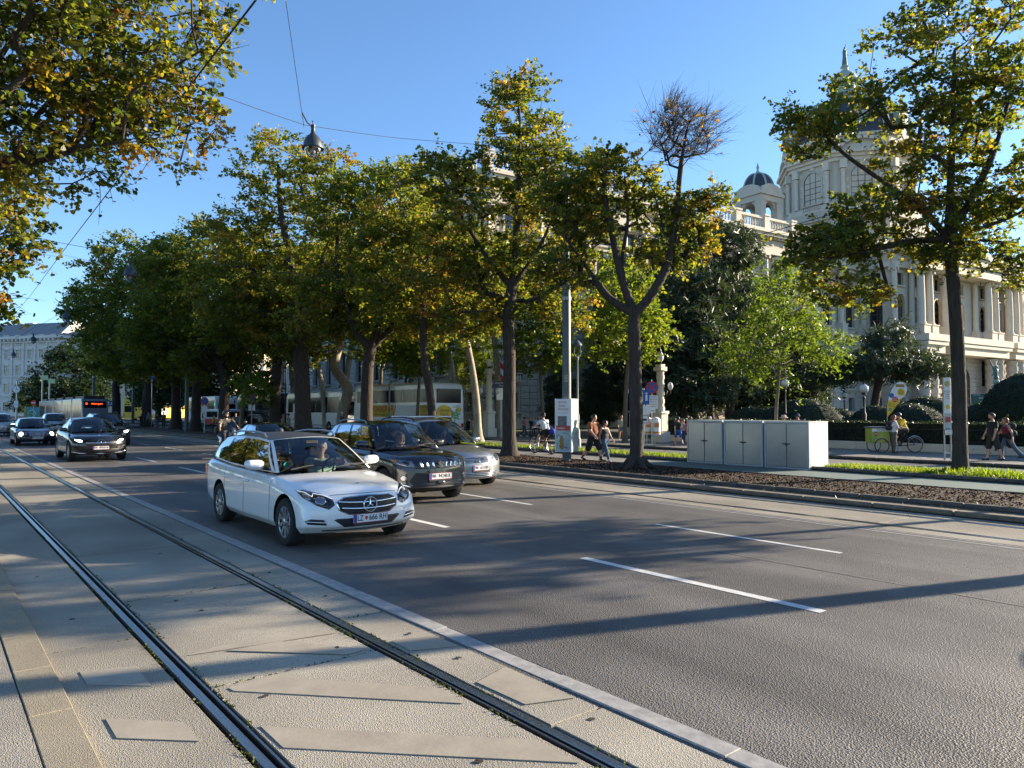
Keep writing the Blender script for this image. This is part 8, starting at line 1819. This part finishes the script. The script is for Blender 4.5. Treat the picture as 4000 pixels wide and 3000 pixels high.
t = sign_post('toilet_sign', 'blue toilet sign with plates beside the forked linden', at_z(2517, 1744, .165), 2.9); rect(FS, 0, 2.45, .5, .72, M_blue, t, 'sign_face')
for x in (-.11, .11): rect(FS, x, 2.42, .1, .3, M_white, t, 'pictogram', z=.006); disc(FS @ Tr((x, 2.64, 0)), .05, M_white, t, 'pictogram', z=.006)
rect(FS, .05, 1.82, .5, .42, M_white, t, 'text_plate'); rect(FS, .02, 1.35, .46, .5, M_white, t, 'text_plate'); rect(FS, .02, 1.35, .38, .40, M_red, t, 'sign_face', z=.005); rect(FS, .02, 1.35, .32, .34, M_white, t, 'sign_face', z=.009); rect(FS, .02, 1.33, .2, .1, M_print, t, 'pictogram', z=.013)
def bin_(label, loc):
    t = thing('litter_bin', label, 'bin', loc, -YAW, 'litter bins on the sign post'); MB().lathe([(.22, .55), (.26, .58), (.26, 1.22), (.23, 1.35), (.12, 1.44), (.02, 1.46)], n=16).build('drum', M_white, t, 40); MB().lathe([(.264, .62), (.264, .72)], n=16).build('band', M_orange, t); rect(frame((0, -.262, 1.05), (0, -1, 0)), 0, 0, .24, .24, M_orange, t, 'print'); MB().tube([(0, .2, 0), (0, .2, 1.0)], .03, 6).build('post', M_alu, t); MB().bbox((.0, -.15, 1.33), (.2, .14, .09), .02).build('opening', M_trim, t)
bin_('left one of two white litter bins with orange band', at_z(2530, 1740, .165)); bin_('right one of two white litter bins with orange band', at_z(2562, 1741, .165))
t = sign_post('street_name_sign', 'dark blue street name plate before the museum corner', cam_pt(1957, 50, .12), 3.75); rect(FS, 0, 3.6, 1.35, .46, mat('enamel_navy', (.012, .025, .09), .3), t, 'sign_face'); text('1., Maria-Theresien-', FS @ Tr((0, 3.7, .006)), .15, M_white, t, width=1.15); text('Platz', FS @ Tr((0, 3.52, .006)), .15, M_white, t); rect(FS, .05, 2.95, .7, .8, M_alu, t, 'notice_plate')
t = thing('flag', 'red and white flag hanging on the museum wall', 'flag', cam_pt(1925, 58, 0), -YAW); P = [[(.0 + 1.5 * i / 10, .05 * math.sin(i * 1.1 + j * .5), 6.2 - 1.4 * j / 3 - .9 * i / 10 - .4 * (i / 10) ** 2) for i in range(11)] for j in range(4)]
for j, m_ in enumerate((M_red, M_white, M_red)): MB().grid(P[j:j + 2]).build('stripe', m_, t, 180)
MB().tube([(-.1, .1, 6.3), (1.55, .1, 5.0)], .03, 6).build('flag_pole', M_stone_l, t)
# bus stop, ticket sign, angel column, ticket cart, beach flag
t = thing('bus_stop_sign', 'tall white bus stop sign with round H beside the verge tree', 'sign', at_z(3703, 1797, .165), -YAW); t.scale = (.85, .9, .92); b = MB()
for x in (-.14, .14): b.box((x, 0, 1.6), (.045, .06, 3.2))
b.box((0, 0, .28), (.28, .04, .05)); b.build('frame', M_alu, t); MB().bbox((0, -.01, 2.55), (.29, .08, 1.42), .01).build('panel', M_white, t); F = FS @ Tr((0, 0, .01)); disc(F @ Tr((0, 3.02, 0)), .115, M_lime, t, 'sign_face'); disc(F @ Tr((0, 3.02, 0)), .095, M_yel, t, 'sign_face', z=.005); text('H', F @ Tr((0, 3.02, .01)), .16, M_lime, t, bold=.02)
for i, s_ in enumerate(('SIGHTSEEING', 'HOP ON HOP OFF', 'VIENNA', 'Burgring', 'Museum')): text(s_, F @ Tr((0, 2.72 - .07 * i, .001)), .05, M_print, t)
disc(F @ Tr((.0, 2.1, 0)), .09, M_yel, t, 'sign_face'); MB().bbox((0, -.02, 1.55), (.25, .05, .62), .01).build('timetable', PT, t); rect(F, 0, 1.6, .2, .2, PR, t, 'print', z=.02); MB().bbox((0, -.06, 1.1), (.34, .16, .22), .02).build('waste_box', M_alu, t)
t = thing('ticket_board', 'dark green TICKETS board in front of the museum', 'sign', cam_pt(3838, 66, .15), -YAW); MB().bbox((0, 0, 2.6), (2.0, .12, 1.35), .02).build('board', mat('board_green', (.03, .085, .07), .6), t); F = frame((0, -.065, 2.6), (0, -1, 0)); text('TICKETS', F @ Tr((0, .28, .002)), .2, M_white, t); text('CONTAINER 1', F @ Tr((-.55, .58, .002)), .12, M_white, t, width=.75); text('Museum  Tickets', F @ Tr((0, .02, .002)), .08, M_white, t)
for x in (-.85, .85): MB().box((x, 0, 1.0), (.1, .1, 2.0)).build('leg', M_iron, t)
t = thing('angel_column', 'pale green column with a winged bronze figure and lamps', 'column', cam_pt(3893, 60, .15), -YAW); t.scale = (.66,) * 3; MB().lathe([(.55, 0), (.55, .6), (.42, .7), (.40, 3.6), (.5, 3.7), (.36, 3.8), (.36, 5.4), (.5, 5.5), (.58, 5.65), (.45, 5.85)], n=14).build('shaft', mat('pale_green_metal', (.30, .42, .37), .6, var=.5, vscale=3), t, 40); MB().ball((0, 0, 6.25), .38, 12).build('ball', M_copper, t, 180)
for s in (1, -1): MB().tube([(s * .3, 0, 4.2), (s * .7, 0, 4.1), (s * .8, 0, 4.5)], .05, 6).ball((s * .8, 0, 4.75), .24, 10).build('lamp', M_globe, t, 60)
sdf_mb([((0, 0, 6.6), (0, 0, 7.7), .22, .2), ((0, 0, 7.9), (0, 0, 8.15), .1, .16), ((-.15, 0, 7.6), (-.6, 0, 8.6), .14, .08), ((-.6, 0, 8.6), (-.8, 0, 9.0), .1, .05), ((.15, 0, 7.6), (.42, .2, 8.3), .12, .07), ((-.2, 0, 7.4), (-.55, 0, 7.0), .12, .06), ((0, 0, 6.7), (0, 0, 6.5), .3, .2)], .08, .08).build('figure', M_bronze, t, 180)
cl_ = at_z(3440, 1769, .165); t = thing('ticket_cart', 'yellow and green TICKETS cargo tricycle by the hedge', 'tricycle', cl_, -YAW); t.scale = (.95,) * 3
MB().bbox((-.05, .15, .78), (.82, .62, .66), .02).build('box', mat('cart_art', (.62, .52, .04), .5, var=.9, vscale=2.2, color2=(.10, .34, .08)), t); MB().bbox((-.05, .15, 1.14), (.9, .7, .06), .02).build('lid', mat('lid_grey', (.1, .12, .14), .5), t); F = frame((-.05, -.165, .78), (0, -1, 0)); rect(F, 0, .24, .8, .13, M_white, t, 'print', z=.002); text('TICKETS', F @ Tr((.05, .24, .008)), .13, M_print, t); disc(F @ Tr((-.24, .06, 0)), .09, M_red, t, 'print', z=.004); text('35€', F @ Tr((-.24, .06, .010)), .09, M_white, t)
MB().box((.5, .15, .75), (.25, .5, .6)).build('rear_box', M_trim, t)
for x, y, r_ in ((-.05, -.22, .31), (-.05, .52, .31), (1.62, .15, .34)):
    b = MB(); b.tube([(x + r_ * math.cos(2 * PI * k / 28), y, r_ + .02 + r_ * math.sin(2 * PI * k / 28)) for k in range(29)], .022, 6, cap=False); w = b.build('wheel', M_tyre, t, 60); b = MB()
    for k in range(16): a = 2 * PI * k / 16; b.tube([(x, y + .03 * (-1) ** k, r_ + .02), (x + r_ * .94 * math.cos(a), y, r_ + .02 + r_ * .94 * math.sin(a))], .003, 3)
    b.tube([(x + r_ * .93 * math.cos(2 * PI * k / 24), y, r_ + .02 + r_ * .93 * math.sin(2 * PI * k / 24)) for k in range(25)], .010, 5, cap=False); b.build('rim', M_alu, w); MB().tube([(x + (r_ + .05) * math.cos(a), y, r_ + .02 + (r_ + .05) * math.sin(a)) for a in np.linspace(.2, 2.5, 9)], .016, 5).build('mudguard', M_alu, t, 60)
MB().tube([(.5, .15, .35), (.95, .15, .30), (1.25, .15, .75)], .03, 6).tube([(.95, .15, .30), (1.62, .15, .36)], .022, 6).tube([(1.25, .15, .75), (1.62, .15, .36)], .018, 6).build('frame', M_trim, t, 60); sdf_mb([((1.20, .06, .92), (1.20, .24, .92), .06, .06), ((1.2, .15, .92), (1.0, .15, .92), .05, .03)], .02).build('saddle', M_trim, t, 180)
t = thing('beach_flag', 'leaning teardrop flag in yellow and white above the ticket cart', 'flag', cl_ + V((.42 * _c + .5 * _s, -.42 * _s + .5 * _c, .28)), -YAW); t.scale = (.82, .82, .78); out = [(.18, 1.6), (.22, 2.4), (.42, 3.1), (.72, 3.55), (1.0, 3.62), (1.2, 3.45), (1.28, 3.2), (1.18, 2.95), (.85, 2.5), (.5, 2.0)]; out = [(x * 1.0 - .02, z * .98 - .02) for x, z in out]; cm = [V(p).to_3d() for p in out] + [V(out[0]).to_3d()]; sm_ = [(p.x, p.y) for p in catmull(cm, 5)[:-1]]
def clip(poly, z0, z1): return [(x, min(max(z, z0), z1)) for x, z in poly]
MX = Matrix(((1, 0, 0, 0), (0, 0, -1, 0), (0, 1, 0, 0), (0, 0, 0, 1)))
MB().prism(sm_, -.006, .006, MX).build('cloth', M_white, t); lowp = [(x, z) for x, z in sm_ if z < 2.62]; MB().prism(lowp, .006, .012, MX).build('print', M_yel, t)
F = MX @ Tr((0, 0, .014)); T2 = lambda x, z: F @ Tr((x, z, 0)) @ Matrix.Rotation(-.2, 4, 'Z')
disc(F @ Tr((.92, 2.96, 0)), .20, M_yel, t, z=.0)
for i, s_ in enumerate(('VIENNA', 'SIGHT', 'SEEING')): text(s_, T2(.92, 3.03 - .08 * i) @ Tr((0, 0, .006)), .085, M_print, t)
disc(F @ Tr((.60, 2.56, 0)), .155, M_red, t); text('BUY', T2(.60, 2.60) @ Tr((0, 0, .006)), .1, M_white, t); text('NOW', T2(.60, 2.50) @ Tr((0, 0, .006)), .1, M_white, t); text('HOP ON', T2(.40, 2.28), .1, M_print, t); text('HOP OFF', T2(.42, 2.17), .1, M_print, t); disc(F @ Tr((.33, 2.0, 0)), .10, M_lime, t); disc(F @ Tr((.42, 2.78, 0)), .13, M_blue, t); rect(F, .88, 3.32, .45, .16, PM, t, 'print'); MB().tube([(.12, .02, .2), (.18, .02, 1.6), (.21, .02, 2.4), (.40, .02, 3.08), (.70, .02, 3.50), (.98, .02, 3.56), (1.2, .02, 3.4)], .014, 6).build('pole', M_trim, t, 60)
# seller on the cart and his customer
o, J, s = person('ticket seller in yellow shirt and navy cap sitting on the tricycle', cl_ + V((1.12 * _c + .14 * _s, -1.12 * _s + .14 * _c, 0)), PI - YAW, 1.74, dict(hipz=.95, lean=20, hipL=70, kneeL=62, hipR=28, kneeR=30, nod=25, wristL=(.42, .06, 1.24), wristR=(.42, -.06, 1.24)), top='sunny', tc=(.68, .50, .03), legs='shorts', lc=(.02, .02, .022), leglen=1.0, skin=SKIN2, hair='dark', cap=(.02, .03, .07), socks=(.75, .75, .75), shoe=(.75, .75, .75), res=.024); MB().bbox(J['wrL'] + V((.06, 0, .02)), (.15, .10, .012), .003, Matrix.Rotation(-.5, 3, 'Y')).build('card_reader', M_trim, o)
o, J, s = person('woman in white T-shirt and brown trousers buying a ticket', cl_ + V((.42 * _c - .25 * _s, -.42 * _s - .25 * _c, 0)), -YAW, 1.62, dict(STAND, elL=75, elR=70, shR=20, fem=1), tc=(.72, .72, .72), lc=(.15, .12, .09), hair='red', hairlen=.1, build=1.1, res=.024); backpack(o, J, s, (.04, .04, .045)); MB().bbox(J['wrR'] + V((.1, .08, .02)), (.2, .26, .012), .003, Matrix.Rotation(.5, 3, 'Y')).build('leaflet', M_white, o)
# far end of the street
t = thing('billboard', 'turquoise and yellow hoarding at the far crossing', 'billboard', cam_pt(140, 125, .1), -YAW); MB().bbox((0, 0, 1.2), (3.9, .15, 2.2), .02).build('board', mat('hoarding_teal', (.12, .42, .48), .6, var=.6, vscale=.8, color2=(.05, .30, .22)), t); F = frame((0, -.08, 1.2), (0, -1, 0)); rect(F, -1.75, 0, .35, 2.1, M_yel, t); disc(F @ Tr((-.6, 0, 0)), .7, M_white, t); disc(F @ Tr((-.6, 0, 0)), .55, M_lime, t, z=.006); text('YEAH', F @ Tr((-.6, 0, .012)), .35, M_white, t)
t = sign_post('no_entry_sign', 'red no entry sign at the far crossing', cam_pt(132, 108, .1), 3.2); disc(FS @ Tr((0, 2.9, 0)), .42, M_red, t, 'sign_face'); rect(FS, 0, 2.9, .6, .14, M_white, t, 'sign_bar', z=.006)
for lb, u, Z, z1 in [('pale signpost mast at the far crossing, left one', 165, 112, 7.2), ('pale signpost mast at the far crossing, right one', 193, 116, 6.8)]:
    t = sign_post('direction_mast', lb, cam_pt(u, Z, .1), z1, r=.12); MB().bbox((.35, -.1, z1 - .4), (1.1, .06, .7), .02).build('sign_face', mat('lime_plate', (.45, .55, .30), .5), t)
t = sign_post('clock_post', 'round street clock on a dark post before the palace', cam_pt(66, 105, .1), 6.0, r=.12); t2 = disc(FS @ Tr((0, 4.8, .1)), .5, M_white, t, 'clock_face'); disc(FS @ Tr((0, 4.8, .06)), .56, M_print, t, 'rim'); rect(FS, 0, 4.93, .05, .3, M_print, t, 'hand', z=.12); rect(FS, .1, 4.8, .24, .05, M_print, t, 'hand', z=.125); rect(FS, 0, 2.7, .6, .95, M_white, t, 'text_plate', z=.1); text('U4S', FS @ Tr((0, 2.6, .11)), .25, M_print, t)
t = sign_post('taxi_sign', 'blue T sign hanging under the dark trees', cam_pt(593, 80, .1), 6.0, r=.05); rect(FS, 0, 5.6, .75, .75, M_blue, t, 'sign_face', z=.02); text('T', FS @ Tr((0, 5.6, .03)), .6, M_white, t)
t = sign_post('traffic_light', 'small traffic light with green lamp near the tram', cam_pt(457, 96, .1), 3.0, r=.06); MB().bbox((0, -.1, 2.9), (.3, .2, .95), .03).build('housing', M_trim, t); disc(FS @ Tr((0, 2.62, .16)), .11, mat('green_signal', (.1, .8, .4), .4, emit=(.1, 1, .5), estr=3), t, 'lamp'); rect(FS, -.65, 2.7, .7, .75, M_blue, t, 'crossing_sign', z=.02); MB().prism([(-.2, 2.5), (.2, 2.5), (0, 2.95)], .03, .035, FS @ Tr((-.65, 0, 0))).build('crossing_triangle', M_white, t)
for lb, u, Z, v1 in [('round prohibition sign on a thin post before the coaches', 800, 60, 2.6), ('round prohibition sign beside the black coach', 985, 54, 2.7)]:
    t = sign_post('prohibition_sign', lb, cam_pt(u, Z, .1), v1 + .4); disc(FS @ Tr((0, v1, 0)), .33, M_red, t, 'sign_face'); disc(FS @ Tr((0, v1, 0)), .26, M_blue, t, 'sign_face', z=.006); rect(FS, 0, v1 - .65, .5, .45, M_white, t, 'text_plate')
